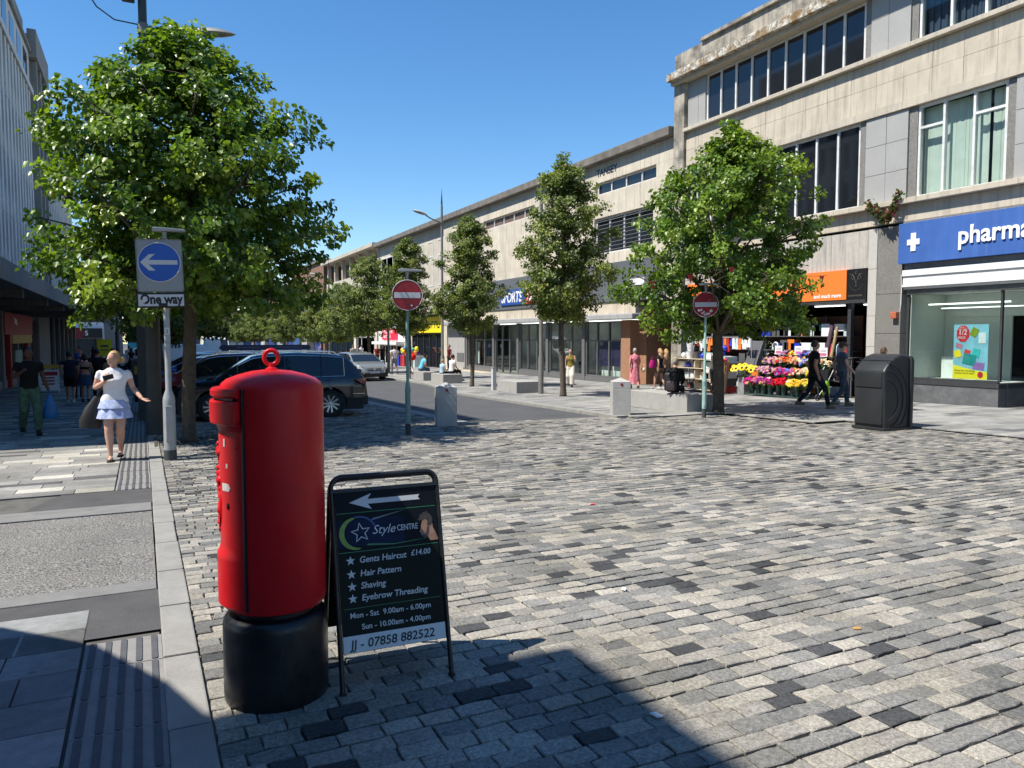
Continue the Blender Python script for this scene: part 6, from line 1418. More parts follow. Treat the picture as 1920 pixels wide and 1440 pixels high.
# ---- right pavement
person('woman in olive vest and loose white trousers with hand to her mouth', (16.92,29.2,gz(29.2)+.035), 140, 1.66, dict(WALK, ra=((.24,-.02,1.14),(.22,.04,.90)), la=((-.25,.02,1.14),(-.06,.2,1.42))), fab('olive', (.21,.17,.03)), fab('off_white', (.66,.62,.54)), SKP, HAIRB, 'bob', SHOE, .02, fem=True, kind_top='vest', wide=.05, head=R(-15))
PINKD = M('fabric_pink_floral', (.60,.16,.20), .85, var=.2, vs=14, dirt=(.75,.62,.6), ds=10, da=.9, spec=.2)
person('woman in a long pink floral dress walking away', (18.16,26.12,gz(26.1)+.035), -20, 1.66, WALK, PINKD, PINKD, SKP, HAIRG, 'short', SHOE, .02, fem=True, kind_low='dress', hem=.22, fl=.75, sleeve=.9)
hb_ = thing('handbag', 'cream handbag carried by the woman in the pink dress', 'bag', (18.5,26.0,gz(26)+.72)); part('bag', MB().ell((0,0,.1), .07,.12,.1, 12, 8), fab('cream_leather', (.6,.5,.38)), hb_, smooth=True); part('strap', MB().ring((0,0,.2), .06,.01,'x',12,6,R2=.12), fab('cream_leather', (.6,.5,.38)), hb_)
person('girl in black top and patterned shorts raising her arm', (18.5,24.88,gz(24.9)+.035), 15, 1.64, dict(WALK, ra=((.27,.06,1.42),(.14,.14,1.62))), BLKF, fab('brown_pattern', (.16,.12,.07), .5, vs=18), SKP, HAIRBL, 'long', SHOEW, .02, fem=True, kind_low='shorts', hem=.5)
pb_ = thing('pink_bag', 'bright pink bag on the arm of the girl in black', 'bag', (18.2,24.95,gz(24.9)+.93)); part('bag', MB().tube([(0,0,0),(0,0,.1),(0,0,.3)], [(.16,.08),(.17,.09),(.10,.05)], 12), fab('hot_pink', (.5,.02,.2)), pb_, smooth=50); part('strap', MB().ring((0,0,.32), .07,.012,'y',12,6,R2=.1), fab('hot_pink', (.5,.02,.2)), pb_)
person('girl with a white patterned bag behind the girl in black', (18.95,25.1,gz(25.1)+.035), 10, 1.62, WALK, fab('tan_top', (.30,.2,.12)), BLKF, SKP, HAIRBL, 'long', SHOEW, .024, fem=True)
person('shop assistant in grey t-shirt bending over the stall goods', (18.2,21.3,gz(21.3)+.035), -70, 1.66, dict(STAND, la=((-.23,.14,1.15),(-.20,.36,1.05)), ra=((.24,.14,1.15),(.22,.38,1.02))), fab('charcoal', (.07,.07,.07)), BLKF, SKP, HAIRB, 'bob', SHOE, .02, fem=True, lean=.22)
sm = person('seated man in dark clothes on the long stone bench', (12.75,16.55,gz(16.5)+.02-.34), -55, 1.74, dict(SIT), BLKF, BLKF, SKT, HAIRG, 'short', SHOEW, .02, lean=.22, cap=fab('beige_cap', (.28,.24,.17)), sleeve=1.2)
bpk = thing('backpack', 'bulky black backpack worn by the man on the stone bench', 'backpack', (12.55,16.42,gz(16.4)+.52)); part('main_bag', MB().obox((0,0,.28), .30,.22,.50, rz=R(-55)), BAGK, bpk, smooth=60, bev=.08, bseg=3); part('pocket', MB().obox((-.07,-.11,.17), .24,.10,.26, rz=R(-55)), M('backpack_pocket', (.035,.025,.03), .7, var=.4, vs=10), bpk, smooth=60, bev=.035); part('top_loop', MB().ring((.02,0,.58), .03,.008,'y',10,5), BAGK, bpk)
person('man in black t-shirt and jeans striding past the flowers', (16.08,14.88,gz(14.9)+.035), -118, 1.80, dict(WALK, rl=((.10,.24,.55),(.10,.34,.09)), ll=((-.10,-.06,.50),(-.10,-.36,.17)), ra=((.25,-.06,1.12),(.25,.02,.86)), la=((-.25,-.06,1.12),(-.24,.0,.86))), BLKF, fab('dark_jeans', (.014,.016,.022)), SKT, HAIRK, 'short', BOOT, .015, head=R(12), build=1.08, sleeve=.5)
person('man in grey t-shirt and brown cap walking behind the bin', (17.27,15.02,gz(15)+.035), -118, 1.76, WALK, fab('blue_grey', (.09,.105,.125)), fab('grey_jeans', (.06,.07,.09), .3), SKP, HAIRB, 'short', BOOT, .018, cap=fab('brown_cap', (.09,.055,.035)), glasses=True)
person('child in lilac top walking beside the man in the cap', (18.3,15.9,gz(15.9)+.035), -118, 1.36, WALK, fab('lilac', (.42,.3,.5)), DEN, SKP, HAIRK, 'tail', SHOEW, .022, fem=True)
person('woman in a pale top with brown hair behind the bin', (18.95,15.05,gz(15)+.035), -110, 1.62, WALK, fab('peach', (.55,.35,.3)), DEN, SKP, HAIRB, 'bob', SHOE, .024, fem=True)
ss_ = dict(SIT)
person('seated man in a white shirt on the shared granite bench', (13.55,34.9,gz(34.9)+.03-.36), -75, 1.74, SIT, fab('white_print', (.68,.68,.68), .15), BLKF, SKT, HAIRK, 'short', SHOE, .024, lean=.12)
person('seated child in pale blue beside the man in white', (13.2,35.3,gz(35.3)+.03-.30), -75, 1.45, SIT, fab('pale_blue', (.35,.5,.6)), BLKF, SKP, HAIRBL, 'short', SHOE, .026, lean=.1)
person('man in maroon t-shirt standing by the concrete pillar', (19.4,50.4,gz(50.4)+.035), 100, 1.76, STAND, fab('maroon', (.09,.012,.02)), BLKF, SKT, HAIRK, 'short', SHOE, .028)
person('man in a white shirt walking away near the red sign shop', (13.9,45.4,gz(45)+.035), 0, 1.78, WALK, fab('pale_shirt', (.62,.62,.63)), fab('grey_trousers', (.2,.2,.24)), SKT, HAIRK, 'short', SHOE, .028, build=1.1)
person('blonde woman walking away with a red bag', (14.5,44.2,gz(44)+.035), 0, 1.74, WALK, fab('beige', (.5,.36,.22)), fab('pale_trousers', (.55,.5,.45)), SKP, HAIRBL, 'short', SHOE, .028, fem=True)
rb_ = thing('red_bag', 'bright red bag on the shoulder of the blonde woman', 'bag', (14.62,43.95,gz(44)+.95)); part('bag', MB().ell((0,0,.17), .17,.1,.2, 12, 8), fab('bright_red', (.7,.02,.02)), rb_, smooth=True); part('strap', MB().ring((0,0,.36), .05,.012,'y',10,5,R2=.12), fab('bright_red', (.7,.02,.02)), rb_)
person('person in turquoise leaning forward on a bench by the silver car', (13.25,38.6,gz(38.6)+.03-.34), -80, 1.7, SIT, fab('turquoise', (.12,.45,.58)), DEN, SKP, HAIRK, 'short', SHOEW, .028, lean=.4)
FAR = [('far shopper in grey beside the blue shop', 15.5,62,fab('grey', (.3,.3,.3))), ('far shopper in black near the cream shop', 16.5,57,BLKF), ('far shopper in white near the cream shop', 17.2,66,WH), ('far shopper in dark red near the red sign', 16.8,59.5,fab('dark_red', (.2,.02,.02))), ('far shopper in teal beyond the trees', 14.6,76,fab('teal', (.03,.2,.2))), ('far shopper in lavender by the dark shop windows', 17.5,84,fab('lavender', (.3,.25,.5))), ('far shopper in white by the dark shop windows', 15.8,88,WH)]
for i, (lb, x, y, f_) in enumerate(FAR): person(lb, (x,y,gz(y)+.035), (0,180,10,170,0,180,0)[i], 1.72, WALK, f_, (DEN,BLKF)[i%2], SKP, (HAIRB,HAIRK)[i%2], 'short', SHOE, .035, group='far shoppers on the right pavement')
# ---------------------------------------------------------------- flower and household stall
def gp(x, y, z=0): return (x, y, gz(y)+.035+z)
STAND_M = M('stall_green_metal', (.03,.06,.05), .6); BUCK = M('dark_green_bucket', (.02,.05,.045), .5, var=.2); GALV = M('galvanised_tin', (.34,.35,.35), .45, .3, var=.2, vs=6); STEM = M('flower_stem', (.05,.10,.03), .7, var=.3, vs=10)
FS = thing('flower_stand', 'three tier display stand holding rows of flower buckets outside the shop', 'stand', gp(19.55,19.1))
for i, (x, z) in enumerate(((-.55,.06),(-.15,.40),(.25,.74))):
    part('shelf', MB().box(x-.2,x+.2,-1.35,1.35,z-.03,z), STAND_M, FS)
    for y in (-1.3,0,1.3): part('leg', MB().box(x-.02,x+.02,y-.02,y+.02,0,z-.03), STAND_M, FS)
petal_m = {}
def bloom_head(b, c, r, q, petals=7):
    up = Vector((-.6+q.gauss(0,.35), q.gauss(-.15,.4), .65+q.gauss(0,.2))).normalized(); e = up.orthogonal().normalized(); f_ = up.cross(e)
    for k in range(petals):
        a = 2*math.pi*k/petals+q.random(); d = e*math.cos(a)+f_*math.sin(a); s = up.cross(d)*r*.42
        b.add([c, c+d*r*.55+s+up*r*.25, c+d*r+up*r*.05, c+d*r*.55-s+up*r*.25], [(0,1,2,3)])
    for k in range(5):
        a = 2*math.pi*k/5+q.random(); d = e*math.cos(a)+f_*math.sin(a); s = up.cross(d)*r*.3
        b.add([c+up*r*.1, c+d*r*.3+s+up*r*.4, c+d*r*.5+up*r*.5, c+d*r*.3-s+up*r*.4], [(0,1,2,3)])
FC = dict(pink=(.62,.16,.30), blush=(.70,.40,.38), peach=(.80,.42,.20), yellow=(.85,.60,.06), blue=(.12,.25,.70), cream=(.75,.66,.42), orange=(.85,.20,.03), magenta=(.55,.02,.22), purple=(.20,.03,.22), red=(.65,.01,.03), lilac=(.45,.25,.40), white=(.72,.68,.62), mustard=(.75,.45,.04))
def bouquet(label, c, colour, n=22, R_=.20, bh=.26, seed=0, z0=0):
    q = random.Random(seed); t = thing('flower_bucket', label, 'flowers', c, group='buckets of flowers on the stand')
    part('bucket', MB().lathe([(0,0),(.085,0),(.115,bh),(.105,bh),(.08,.02)], 14), BUCK, t, smooth=40)
    part('stems', MB().tube([(0,0,bh*.7),(-.02,0,bh+.16)], [.06,.13], 10), STEM, t)
    b = MB(); c2_ = MB(); m = M('petal_'+colour, FC[colour], .7, var=.35, vs=14, spec=.2); oc = q.choice(list(FC))
    for i in range(n):
        d = Vector((q.gauss(-.3,.6), q.gauss(0,.75), abs(q.gauss(.6,.4)))).normalized(); bloom_head(c2_ if q.random() < .22 else b, Vector((-.02,0,bh+.12)) + Vector((d.x*R_, d.y*R_*1.05, d.z*R_*.85)), q.uniform(.05,.07), q)
    o = part('blooms', b, m, t); o['kind'] = 'stuff'; o = part('filler_blooms', c2_, M('petal_'+oc, FC[oc], .7, var=.35, vs=14, spec=.2), t); o['kind'] = 'stuff'; lv = MB()
    for i in range(14):
        a = q.uniform(0,6.28); p = Vector((-.02+.14*math.cos(a), .17*math.sin(a), bh+q.uniform(.0,.1))); d = Vector((math.cos(a), math.sin(a), q.uniform(-.2,.5))).normalized()*.09; s = d.cross(Vector((0,0,1))).normalized()*.025; lv.add([p, p+d*.5+s, p+d, p+d*.5-s], [(0,1,2,3)])
    o = part('leaves', lv, STEM, t); o['kind'] = 'stuff'; return t
rows_ = [(-.55,.06,['magenta','pink','purple','magenta','red','red','yellow','mustard','yellow']), (-.15,.40,['blush','lilac','blush','pink','magenta','pink','cream','cream','yellow']), (.25,.74,['lilac','blush','peach','orange','peach','cream','blue','white','cream'])]
words = ['first','second','third','fourth','fifth','sixth','seventh','eighth','ninth']; tiers = ['front','middle','back']
for ti, (x, z, cs) in enumerate(rows_):
    for i, c in enumerate(cs):
        y = 19.1+1.2-i*.3+rnd.uniform(-.05,.05); bouquet('%s flowers, %s bucket from the sunflowers in the %s row' % (c, words[i], tiers[ti]), (19.55+x+rnd.uniform(-.07,.07), y, gz(19.1)+.035+z), c, 30, .235+.03*rnd.random(), .20+.05*rnd.random(), 100+ti*20+i)
for i, c in enumerate(['lilac','yellow','blue','cream']): bouquet('%s flowers raised above the back row, number %s from the left' % (c, words[i]), (19.55+.62, 19.9-i*.42, gz(19.1)+1.06), c, 20, .2, .2, 300+i)
part('shelf', MB().box(.45,.8,-1.3,1.3,1.0,1.03), STAND_M, FS)
# sunflowers
SFT = thing('sunflower_bucket', 'tall tin bucket of big yellow sunflowers left of the flower stand', 'flowers', gp(19.15,20.85))
part('bucket', MB().prism([(-.16,-.16,0),(.16,-.16,0),(.16,.16,0),(-.16,.16,0)], (0,0,.62)), GALV, SFT, bev=.015)
SUNY = M('sunflower_petal', (.88,.62,.01), .6, var=.12, vs=20); SUND = M('sunflower_disc', (.035,.02,.012), .9, var=.4, vs=60); q = random.Random(77)
for i in range(20):
    a = 2.4*i; rr = .46*math.sqrt((i+.5)/20); p = Vector((rr*.75*math.cos(a)-.05, rr*1.05*math.sin(a), .86+.16*(1-rr*1.6)+q.uniform(-.04,.04)))
    up = Vector((-.75+q.gauss(0,.25), -.35+q.gauss(0,.3)+.5*math.sin(a)*rr, .5)).normalized(); e = up.orthogonal().normalized(); f_ = up.cross(e); b = MB()
    for k in range(14):
        an = 2*math.pi*k/14+q.uniform(-.1,.1); d = e*math.cos(an)+f_*math.sin(an); s = up.cross(d)*.024; b.add([p+d*.035, p+d*.07+s+up*.008, p+d*.125+up*q.uniform(-.02,.02), p+d*.07-s+up*.008], [(0,1,2,3)])
    sf = part('sunflower', b, SUNY, SFT); part('disc', MB().lathe([(0,.018),(.03,.014),(.046,0),(.046,-.01)], 10), SUND, sf); sf.children[0].matrix_local = Matrix.Translation(p+up*.006) @ up.to_track_quat('Z','Y').to_matrix().to_4x4()
    part('stem', MB().tube([(p.x*.3,p.y*.25,.55), tuple(p-up*.02)], [.01,.008], 5), STEM, SFT)
# wooden trellis trolley
WOOD = M('pale_cane_wood', (.42,.27,.15), .75, var=.2, vs=14)
TR = thing('wooden_planter_trolley', 'slatted wooden basket trolley left of the sunflowers', 'trolley', gp(18.75,21.75)); q = random.Random(5)
for i in range(26):
    a = 2*math.pi*i/26; part('slat', MB().tube([(.16*math.cos(a)+.1,.24*math.sin(a),.1),(.25*math.cos(a)+.1,.36*math.sin(a),1.18)], [.014,.017], 5), WOOD, TR)
part('hoop', MB().ring((.1,0,1.15), .245,.016,'z',24,6,R2=.36), WOOD, TR); part('hoop', MB().ring((.1,0,.35), .19,.014,'z',24,6,R2=.27), WOOD, TR)
for z in (.08,.42,.72): part('rail', MB().box(-.2,-.16,-.55,.65,z,z+.035), WOOD, TR)
for y in (-.55,.05,.62): part('post', MB().box(-.205,-.155,y-.02,y+.02,.02,.75), WOOD, TR)
for x, y in ((-.18,-.5),(-.18,.6),(.35,-.2),(.35,.3)): part('castor', MB().lathe([(0,-.015),(.035,-.015),(.035,.015),(0,.015)], 12, (x,y,.035), axis='y'), PLAS, TR)
for i, c in enumerate([(.5,.03,.04),(.7,.6,.4),(.75,.5,.2),(.7,.65,.55)]):
    t = thing('cushion', ['red cushion','cream cushion','gold cushion','white cushion'][i]+' lying on the slatted basket trolley', 'cushion', (18.75+.1+(.06 if i%2 else -.08), 21.75-.25+i*.17, gz(21.75)+.035+1.17)); part('pad', MB().ell((0,0,.05), .14,.13,.06, 12, 8), M('cushion_%d' % i, c, .9, var=.1), t, smooth=True); part('piping', MB().ring((0,0,.05), .138,.008,'z',18,5,R2=.128), M('cushion_%d' % i, c, .9), t)
# shelving with household goods on the left of the shop front
SHW = M('pale_shelf_wood', (.55,.46,.34), .7, var=.1)
SH = thing('goods_shelves', 'pale wooden shelves stacked with household goods outside the shop', 'shelves', gp(19.1,23.2))
for y in (-1.15,.0,1.15): part('upright', MB().box(-.25,.25,y-.025,y+.025,0,1.25), SHW, SH)
for z in (.1,.5,.9,1.25): part('shelf', MB().box(-.3,.3,-1.2,1.2,z-.02,z), SHW, SH)
PLW = M('white_plastic', (.75,.76,.76), .4, var=.04); PLB = M('blue_plastic', (.02,.05,.5), .35); PLG = M('grey_plastic', (.10,.10,.105), .5); PLC = M('clear_plastic', (.5,.6,.62), .25); PLR = M('red_plastic', (.5,.03,.03), .4); PLT = M('teal_plastic', (.03,.3,.25), .4); PLO = M('orange_plastic', (.8,.2,.03), .5)
q = random.Random(12); W2 = dict(white=PLW, blue=PLB, grey=PLG, clear=PLC, red=PLR, teal=PLT, orange=PLO); cnt = {}
def good(kind, colour, x, y, z, s=1.0, where='on the pale shelves'):
    m = W2[colour]; key = (kind, colour, where); cnt[key] = cnt.get(key,0)+1
    lb = {'tub':'%s plastic tub', 'jug':'%s plastic jug with handle', 'ball':'%s round globe shade', 'box':'%s cardboard box', 'bucket':'%s bucket'}[kind] % colour + ' ' + where + ('' if cnt[key] == 1 else ', %s from left' % words[min(8,cnt[key]-1)])
    t = thing({'tub':'storage_tub','jug':'plastic_jug','ball':'globe_shade','box':'goods_box','bucket':'plastic_bucket'}[kind], lb, 'household goods', (x,y,z), rz=q.uniform(-.4,.4))
    if kind == 'tub': part('tub', MB().prism([(-.11*s,-.15*s,0),(.11*s,-.15*s,0),(.11*s,.15*s,0),(-.11*s,.15*s,0)], (0,0,.2*s)), m, t, bev=.02); part('lid', MB().box(-.125*s,.125*s,-.165*s,.165*s,.2*s,.225*s), PLW, t, bev=.008)
    elif kind == 'jug': part('jug', MB().lathe([(0,0),(.07*s,0),(.085*s,.1*s),(.08*s,.22*s),(.09*s,.26*s),(.08*s,.26*s),(.07*s,.05*s)], 16), m, t, smooth=50); part('handle', MB().ring((0,-.1*s,.14*s), .05*s,.01*s,'x',12,5,R2=.08*s), m, t)
    elif kind == 'ball': part('globe', MB().ell((0,0,.11*s), .11*s,.11*s,.11*s, 16, 10), m, t, smooth=True); part('neck', MB().lathe([(.04*s,.2*s),(.04*s,.24*s)], 10), PLG, t)
    elif kind == 'box': part('carton', MB().box(-.1*s,.1*s,-.13*s,.13*s,0,.22*s), m, t, bev=.005); part('printed_label', MB().box(-.103*s,-.1005*s,-.09*s,.09*s,.05*s,.17*s), q.choice((PLR,PLB,PLC,PLO)), t)
    else: part('pail', MB().lathe([(0,0),(.10*s,0),(.14*s,.26*s),(.13*s,.26*s),(.09*s,.02)], 18), m, t, smooth=50); part('handle', MB().ring((0,0,.26*s), .13*s,.006,'y',16,4,a0=0,a1=math.pi), PLG, t)
zb_ = gz(23.2)+.035
for z, ks in ((.1,[('tub','white'),('box','grey'),('tub','clear'),('bucket','grey'),('box','white')]), (.5,[('box','white'),('tub','clear'),('tub','white'),('jug','clear'),('jug','white'),('box','red')]), (.9,[('tub','white'),('ball','blue'),('ball','white'),('jug','white'),('tub','clear'),('ball','white')]), (1.25,[('ball','white'),('bucket','white'),('bucket','grey'),('ball','blue'),('tub','white'),('box','white')])):
    for i, (k, c) in enumerate(ks): good(k, c, 19.1+q.uniform(-.08,.05), 23.2+1.0-i*2.0/(len(ks)-1), zb_+z+.001)
for i in range(5): good('bucket', 'white', 19.3, 24.0-.0*i, zb_+1.52+i*.08, 1.15, 'in the tall nested stack')
DB = thing('door_stack', 'stacked crates and boxes between the shelves and the tree', 'crates', gp(19.3,22.0))
for i in range(5): part('crate', MB().box(-.3,.3,-.28,.28,i*.27,i*.27+.25), (PLR,PLG,PLW,PLR,PLC)[i], DB, bev=.01)
for y, z, c in ((22.6,1.7,'blue'),(22.4,1.75,'blue'),(22.5,1.55,'blue'),(22.75,1.6,'white')): good('ball', c, 19.6, y, gz(22)+z-.2, 1.0, 'in the hanging cluster'); 
# goods inside the opening
BKS = thing('display_racking', 'dark display racking with tools and boxes inside the shop opening', 'racking', (21.2, 21.5, -.35))
for z in (.0,.5,1.0,1.5,2.0): part('shelf', MB().box(-.3,.3,-3.6,3.9,z,z+.03), PLG, BKS)
part('back_panel', MB().box(.3,.33,-3.6,3.9,0,2.7), M('dark_back_panel', (.07,.03,.022), .8, var=.6, vs=1.5), BKS)
for i in range(90):
    z = q.choice((.03,.53,1.03,1.53,2.03)); y = q.uniform(-3.4,3.7); w_ = q.uniform(.1,.25); h_ = q.uniform(.15,.4)
    part('boxed_item', MB().box(-.25,.1,y-w_,y+w_,z+.002,z+h_), q.choice((PLW,PLR,PLG,PLC,PLT,PLO,PLB,PLG,PLW)), BKS)
for y, z in ((20.6,1.35),(21.1,1.0),(21.3,1.001),(20.2,.95)):
    t = thing('cable_reel', {1.35:'white rimmed reel hanging highest by the shop door',1.0:'right one of two white rimmed reels above the trolley',1.001:'left one of two white rimmed reels above the trolley',.95:'lowest white rimmed reel beside the teal box'}[z], 'reel', (20.35,y,z), group='white rimmed reels hanging at the shop'); part('rim', MB().ring((0,0,0), .10,.025,'x',20,8), PLW, t, smooth=True); part('core', MB().lathe([(0,-.05),(.085,-.05),(.085,.05),(0,.05)], 16, axis='x'), PLG, t)
for i, (y, r_, H_, m, lb) in enumerate(((18.05,.075,2.35,M('purple_patterned_roll', (.09,.05,.07), .8, var=.5, vs=18),'tall dark patterned roll leaning at the shop door'),(17.85,.05,2.3,M('bamboo_roll', (.42,.3,.15), .7, var=.15, vs=8),'slim tan roll leaning at the shop door'))):
    t = thing('leaning_roll', lb, 'roll', (20.1,y+.35,gz(18)+.04)); part('roll', MB().tube([(0,0,0),(.25,-.28,H_)], r_, 12), m, t, smooth=40); part('band', MB().tube([(.125,-.14,H_*.5),(.135,-.151,H_*.54)], r_+.006, 12), SBK, t)
PCARD = M('price_card_white', (.78,.77,.76), .5)
for i, (x, y, z, lb) in enumerate(((20.0,20.1,1.42,'white price card over the lilac flowers'),(20.0,19.2,1.42,'white price card over the blue flowers'),(20.0,18.15,1.38,'white price card at the right end of the flowers'),(20.9,18.9,2.05,'tall white notice hanging in the shop doorway'))):
    t = thing('price_card', lb, 'price card', (x,y,z+gz(19)), group='price cards at the flower stall'); h_ = .42 if i == 3 else .3; part('card', MB().box(-.004,.004,-.17,.17,0,h_), PCARD, t); part('stick', MB().tube([(0.01,0,-.5 if i < 3 else h_),(.01,0,.0 if i < 3 else h_+.3)], .008, 5), PLG, t)
    if i < 3: part('picture', MB().box(-.006,-.0045,-.13,.13,.03,.12), M('petal_pink', FC['pink']), t); part('print', MB().box(-.006,-.0045,-.11,.11,.17,.18).box(-.006,-.0045,-.09,.09,.21,.22), SBK, t)
for i, y in enumerate((18.5,18.2,17.9)):
    t = thing('red_canister', ['first','second','third'][i]+' red canister from the doorway notice on the shelf', 'canister', (20.75,y,gz(18)+1.35)); part('cylinder', MB().lathe([(0,0),(.08,0),(.08,.35),(.04,.42),(0,.42)], 14), PLR if i != 1 else PLC, t, smooth=40); part('neck', MB().lathe([(.02,.42),(.02,.48),(0,.48)], 8), PLG, t)
TB = thing('shop_table', 'narrow table under the canisters inside the shop doorway', 'table', (20.75,18.2,gz(18)+.03)); part('top', MB().box(-.25,.25,-.75,.75,1.28,1.315), PLG, TB); [part('leg', MB().box(x-.02,x+.02,y-.02,y+.02,0,1.28), PLG, TB) for x in (-.2,.2) for y in (-.7,.7)]
IVY = thing('flower_garland', 'hanging green garland with white blooms above the flower stand', 'garland', (20.2,20.9,gz(21)+1.0)); b = MB(); c2 = MB(); q = random.Random(8)
for i in range(260):
    p = Vector((q.gauss(0,.07), q.gauss(0,.12)+.12*math.sin(i*.05), q.uniform(0,1.25))); d = Vector((q.gauss(-.5,.6), q.gauss(0,1), q.gauss(0,.6))).normalized()*.05; s = d.cross(Vector((.3,.2,1))).normalized()*.022; (b if i % 4 else c2).add([p,p+d*.5+s,p+d,p+d*.5-s], [(0,1,2,3)])
o = part('leaves', b, STEM, IVY); o['kind'] = 'stuff'; o = part('blooms', c2, M('petal_white', FC['white']), IVY); o['kind'] = 'stuff'
SS = thing('pushchair', 'black pushchair with green bag beside the flower stand', 'pushchair', gp(18.9,17.3)); part('seat', MB().prism([(-.2,-.2,.45),(.25,-.2,.4),(.35,-.2,.9),(.2,-.2,.95),(.1,-.2,.55),(-.2,-.2,.55)], (0,.4,0)), BLKF, SS, bev=.02)
for s in (-.2,.2): part('frame', MB().tube([(.45,s,1.02),(.1,s,.5),(-.25,s,.1)], .014, 6), GREYM, SS); part('wheel', MB().ring((-.25,s,.1), .09,.02,'y',16,6), PLAS, SS); part('wheel', MB().ring((.25,s,.1), .09,.02,'y',16,6), PLAS, SS); part('strut', MB().tube([(.25,s,.1),(.12,s,.52)], .012, 6), GREYM, SS)
GBG = thing('green_bag', 'bright green bag hanging on the pushchair', 'bag', (18.95,17.05,gz(17.1)+.22)); part('bag', MB().tube([(0,0,0),(0,0,.1),(.04,0,.42)], [(.14,.05),(.15,.07),(.06,.03)], 10), M('lime_cloth', (.22,.5,.02), .8), GBG, smooth=50); part('strap', MB().ring((.04,0,.45), .03,.008,'y',10,5), BLKF, GBG)
# ---- bunting scraps of red caught in the right tree
q = random.Random(31); RBN = M('red_bunting', (.7,.06,.06), .7)
BT = thing('red_bunting', 'string of small red pennants hung through the right lime tree', 'bunting', (13.3,15.4,3.0))
part('string', MB().tube([(-2.3,.2,-.05),(-1.0,-1.6,.25),(.4,-2.0,.05),(2.4,-1.2,.2)], .006, 4), SBK, BT)
for x, y, z in ((-2.1,0,0),(-1.6,-.8,.12),(-1.05,-1.6,.25),(-.3,-1.9,.18),(.35,-2.1,.06),(.9,-1.9,.08),(1.9,-1.5,.16)): part('pennant', MB().prism([(x-.10,y-.01,z),(x+.10,y+.02,z),(x+.02,y,z-.22)], (0,.004,0)), RBN, BT)
# ---------------------------------------------------------------- left pavement furniture
AS = thing('price_board', 'small red and white pavement board with yellow top in the shade', 'sign', (-3.4,35.95,gz(36)), R(10))
part('frame', MB().tube([(-.35,0,0),(-.35,.1,1.05),(.35,.1,1.05),(.35,0,0)], .018, 6), WHITEP, AS); part('panel', MB().prism([(-.33,.0,.12),(.33,.0,.12),(.33,.09,.95),(-.33,.09,.95)], (0,.02,0)), WHITEP, AS); part('header', MB().box(-.38,.38,.07,.13,1.0,1.16), YELF, AS); part('red_band', MB().box(-.31,.31,.06,.075,.72,.88), REDS, AS)
for z in (.35,.48,.6): part('print_line', MB().box(-.26,.2,.02+.09*z-.03,.03+.09*z-.03,z,z+.06), REDS, AS)
LB_ = thing('grey_litter_bin', 'grey square litter bin with yellow panel on the shaded kerb', 'bin', (-.22,43.0,gz(43))); part('body', MB().box(-.28,.28,-.25,.25,0,1.15), LPD, LB_, bev=.03); part('panel', MB().box(-.14,.1,-.27,-.252,.45,.85), YELF, LB_); part('roof', MB().box(-.31,.31,-.28,.28,1.15,1.25), LPM, LB_, bev=.03)
BS = thing('shelter_post', 'dark square post on the shaded kerb left of the tall lamp', 'post', (-.02,21.2,gz(21.2))); part('column', MB().box(-.09,.09,-.09,.09,0,3.1), LPD, BS, bev=.01); part('base_plate', MB().box(-.14,.14,-.14,.14,0,.03), LPD, BS)
YS = thing('yellow_notice', 'bright yellow notice board outside the black sign shop', 'sign', (-3.0,78,gz(78))); part('board', MB().box(-.6,.6,-.03,.03,.8,2.3), YELS, YS); part('leg', MB().box(-.5,-.42,-.03,.03,0,.8), PLG, YS); part('leg', MB().box(.42,.5,-.03,.03,0,.8), PLG, YS); part('print', MB().box(-.4,.4,-.034,-.031,1.3,1.4).box(-.3,.3,-.034,-.031,1.6,1.8), PLG, YS)
LP2 = thing('shaded_lamp_post', 'dark lamp post far along the left pavement beyond the yellow notice', 'lamp post', (-1.75,70,gz(70))); part('column', MB().lathe([(.16,0),(.16,3),(.1,3.3),(.08,9)], 12), LPD, LP2, smooth=40); part('cap', MB().lathe([(.09,9),(.09,9.1),(0,9.2)], 12), LPD, LP2)
# ---------------------------------------------------------------- things behind the sports shop glass
def mannequin(label, x, y, z, top, low):
    t = thing('mannequin', label, 'mannequin', (x,y,z), R(90), group='mannequins in the sports shop window'); mm = M('mannequin_skin', (.45,.36,.3), .5)
    part('body', MB().tube([(0,0,.9),(0,0,1.1),(0,0,1.3),(0,0,1.45),(0,0,1.5)], [(.16,.11),(.13,.1),(.18,.11),(.15,.09),(.05,.05)], 12), top, t, smooth=True); part('head', MB().ell((0,0,1.64), .075,.09,.115, 12, 8), mm, t, smooth=True); part('neck', MB().tube([(0,0,1.47),(0,0,1.56)], .045, 8), mm, t)
    for s in (-1,1): part('leg', MB().tube([(s*.09,0,.95),(s*.1,.02,.5),(s*.1,0,.05)], [.085,.06,.045], 10), low, t, smooth=True); part('arm', MB().tube([(s*.18,0,1.4),(s*.24,.02,1.12),(s*.22,.08,.88)], [.05,.042,.035], 8), top, t, smooth=True)
for i, (y, a, b_) in enumerate(((48.2,NAVYF,BLKF),(47.2,fab('dark_red', (.2,.02,.02)),BLKF),(46.3,fab('dark_green', (.02,.06,.04)),BLKF),(40.6,BLKF,BLKF),(36.0,fab('grey', (.3,.3,.3)),BLKF))): mannequin('%s mannequin from the left in the sports shop window' % words[i], 21.5, y, -.6, a, b_)
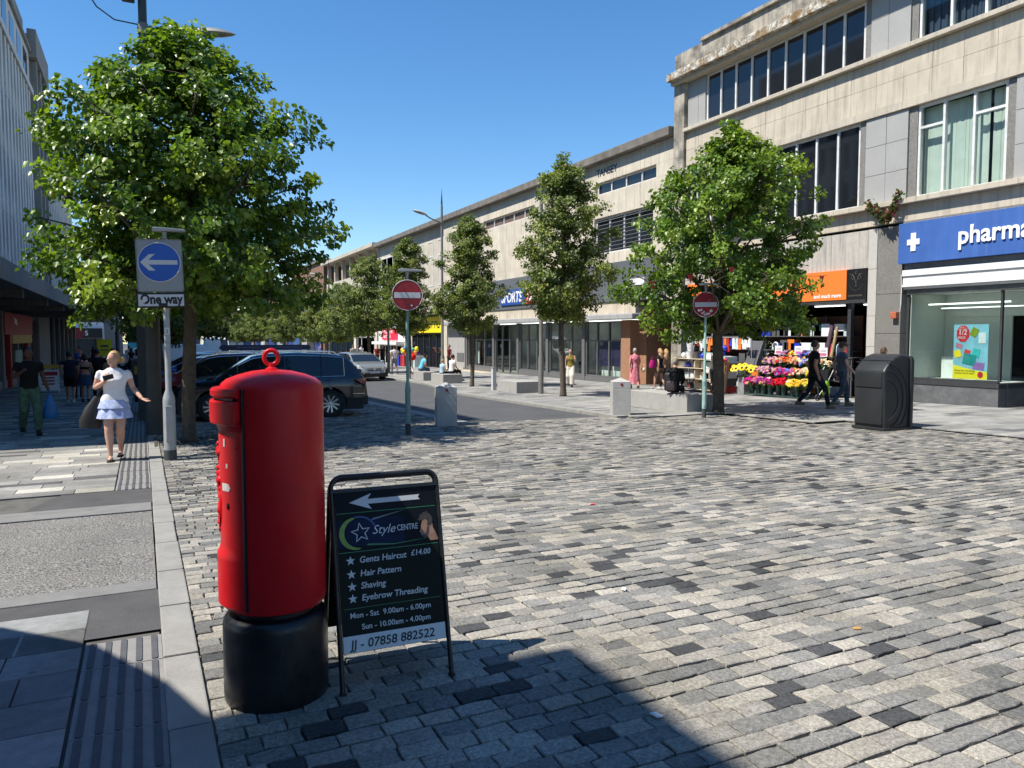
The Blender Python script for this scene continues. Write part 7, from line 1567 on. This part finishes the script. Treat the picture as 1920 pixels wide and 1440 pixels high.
# toys outside the yellow shop
for i, (y, c, lb) in enumerate(((61.0,'blue','blue'),(59.6,'red','red'),(58.2,'teal','teal'),(57.0,'clear','pale'))):
    t = thing('toy_crate', '%s crate of toys outside the yellow shop' % lb, 'crate', (19.3,y,gz(y)+.035)); part('crate', MB().box(-.4,.4,-.5,.5,0,.9), W2[c], t, bev=.02); q = random.Random(i)
    for k in range(7): part('toy', MB().ell((q.uniform(-.3,.3), q.uniform(-.4,.4), .95+q.uniform(0,.5)), .16,.16,.18, 10, 6), q.choice((PLR,PLB,PLT,YELS,PLO,PLW)), t, smooth=True)
# leaves and litter scraps on the cobbles
for i, (x, y, c, lb) in enumerate(((4.30,6.95,(.75,.02,.05),'small red scrap of litter on the cobbles'),(2.95,4.35,(.7,.68,.64),'white scrap of litter on the sunlit cobbles'),(2.05,2.75,(.7,.68,.64),'white speck of litter in the foreground shade'),(3.75,3.1,(.45,.25,.08),'dry brown leaf on the right cobbles'))):
    t = thing('litter_scrap', lb, 'litter', (x,y,gz(y)+.006), rz=i); part('scrap', MB().prism([(-.03,-.012,0),(.02,-.02,0),(.035,.008,0),(-.01,.018,0)], (0,0,.006)), M('scrap_%d' % i, c, .7), t)
# goods hung and heaped at the left of the stall, half under the tree
HG = thing('hanging_rail', 'rail hung with bagged household goods above the pale shelves', 'rail', (19.7, 23.0, gz(23)+.035)); q = random.Random(44)
part('rail_bar', MB().tube([(0,-1.9,2.05),(0,1.6,2.05)], .015, 6), GREYM, HG)
for y in (-1.9,1.6): part('rail_post', MB().tube([(0,y,0),(0,y,2.05)], .015, 6), GREYM, HG)
for i in range(22):
    y = -1.8+i*.155; h_ = q.uniform(.2,.5); part('hung_pack', MB().prism([(q.uniform(-.08,.02),y-.06,2.02),(q.uniform(-.08,.02),y+.06,2.02),(-.05,y+.08,2.02-h_),(-.05,y-.08,2.02-h_)], (.05,0,0)), q.choice((PLW,PLW,PLC,PLR,PLW,PLO,PLB)), HG)
SK_ = thing('stacked_barrows', 'grey wheelbarrow tray and pipes propped on end beside the tree', 'barrow', (19.9,21.3,gz(21.3)+.035)); part('tray', MB().prism([(-.1,-.3,1.0),(.25,-.3,1.9),(.35,-.3,1.85),(.15,-.3,.95)], (0,.6,0)), PLG, SK_, bev=.03)
for y in (-.25,.25): part('handle', MB().tube([(.1,y,0),(.3,y,1.9)], .016, 6), GREYM, SK_)
bpy.data.scenes.remove(TMP)
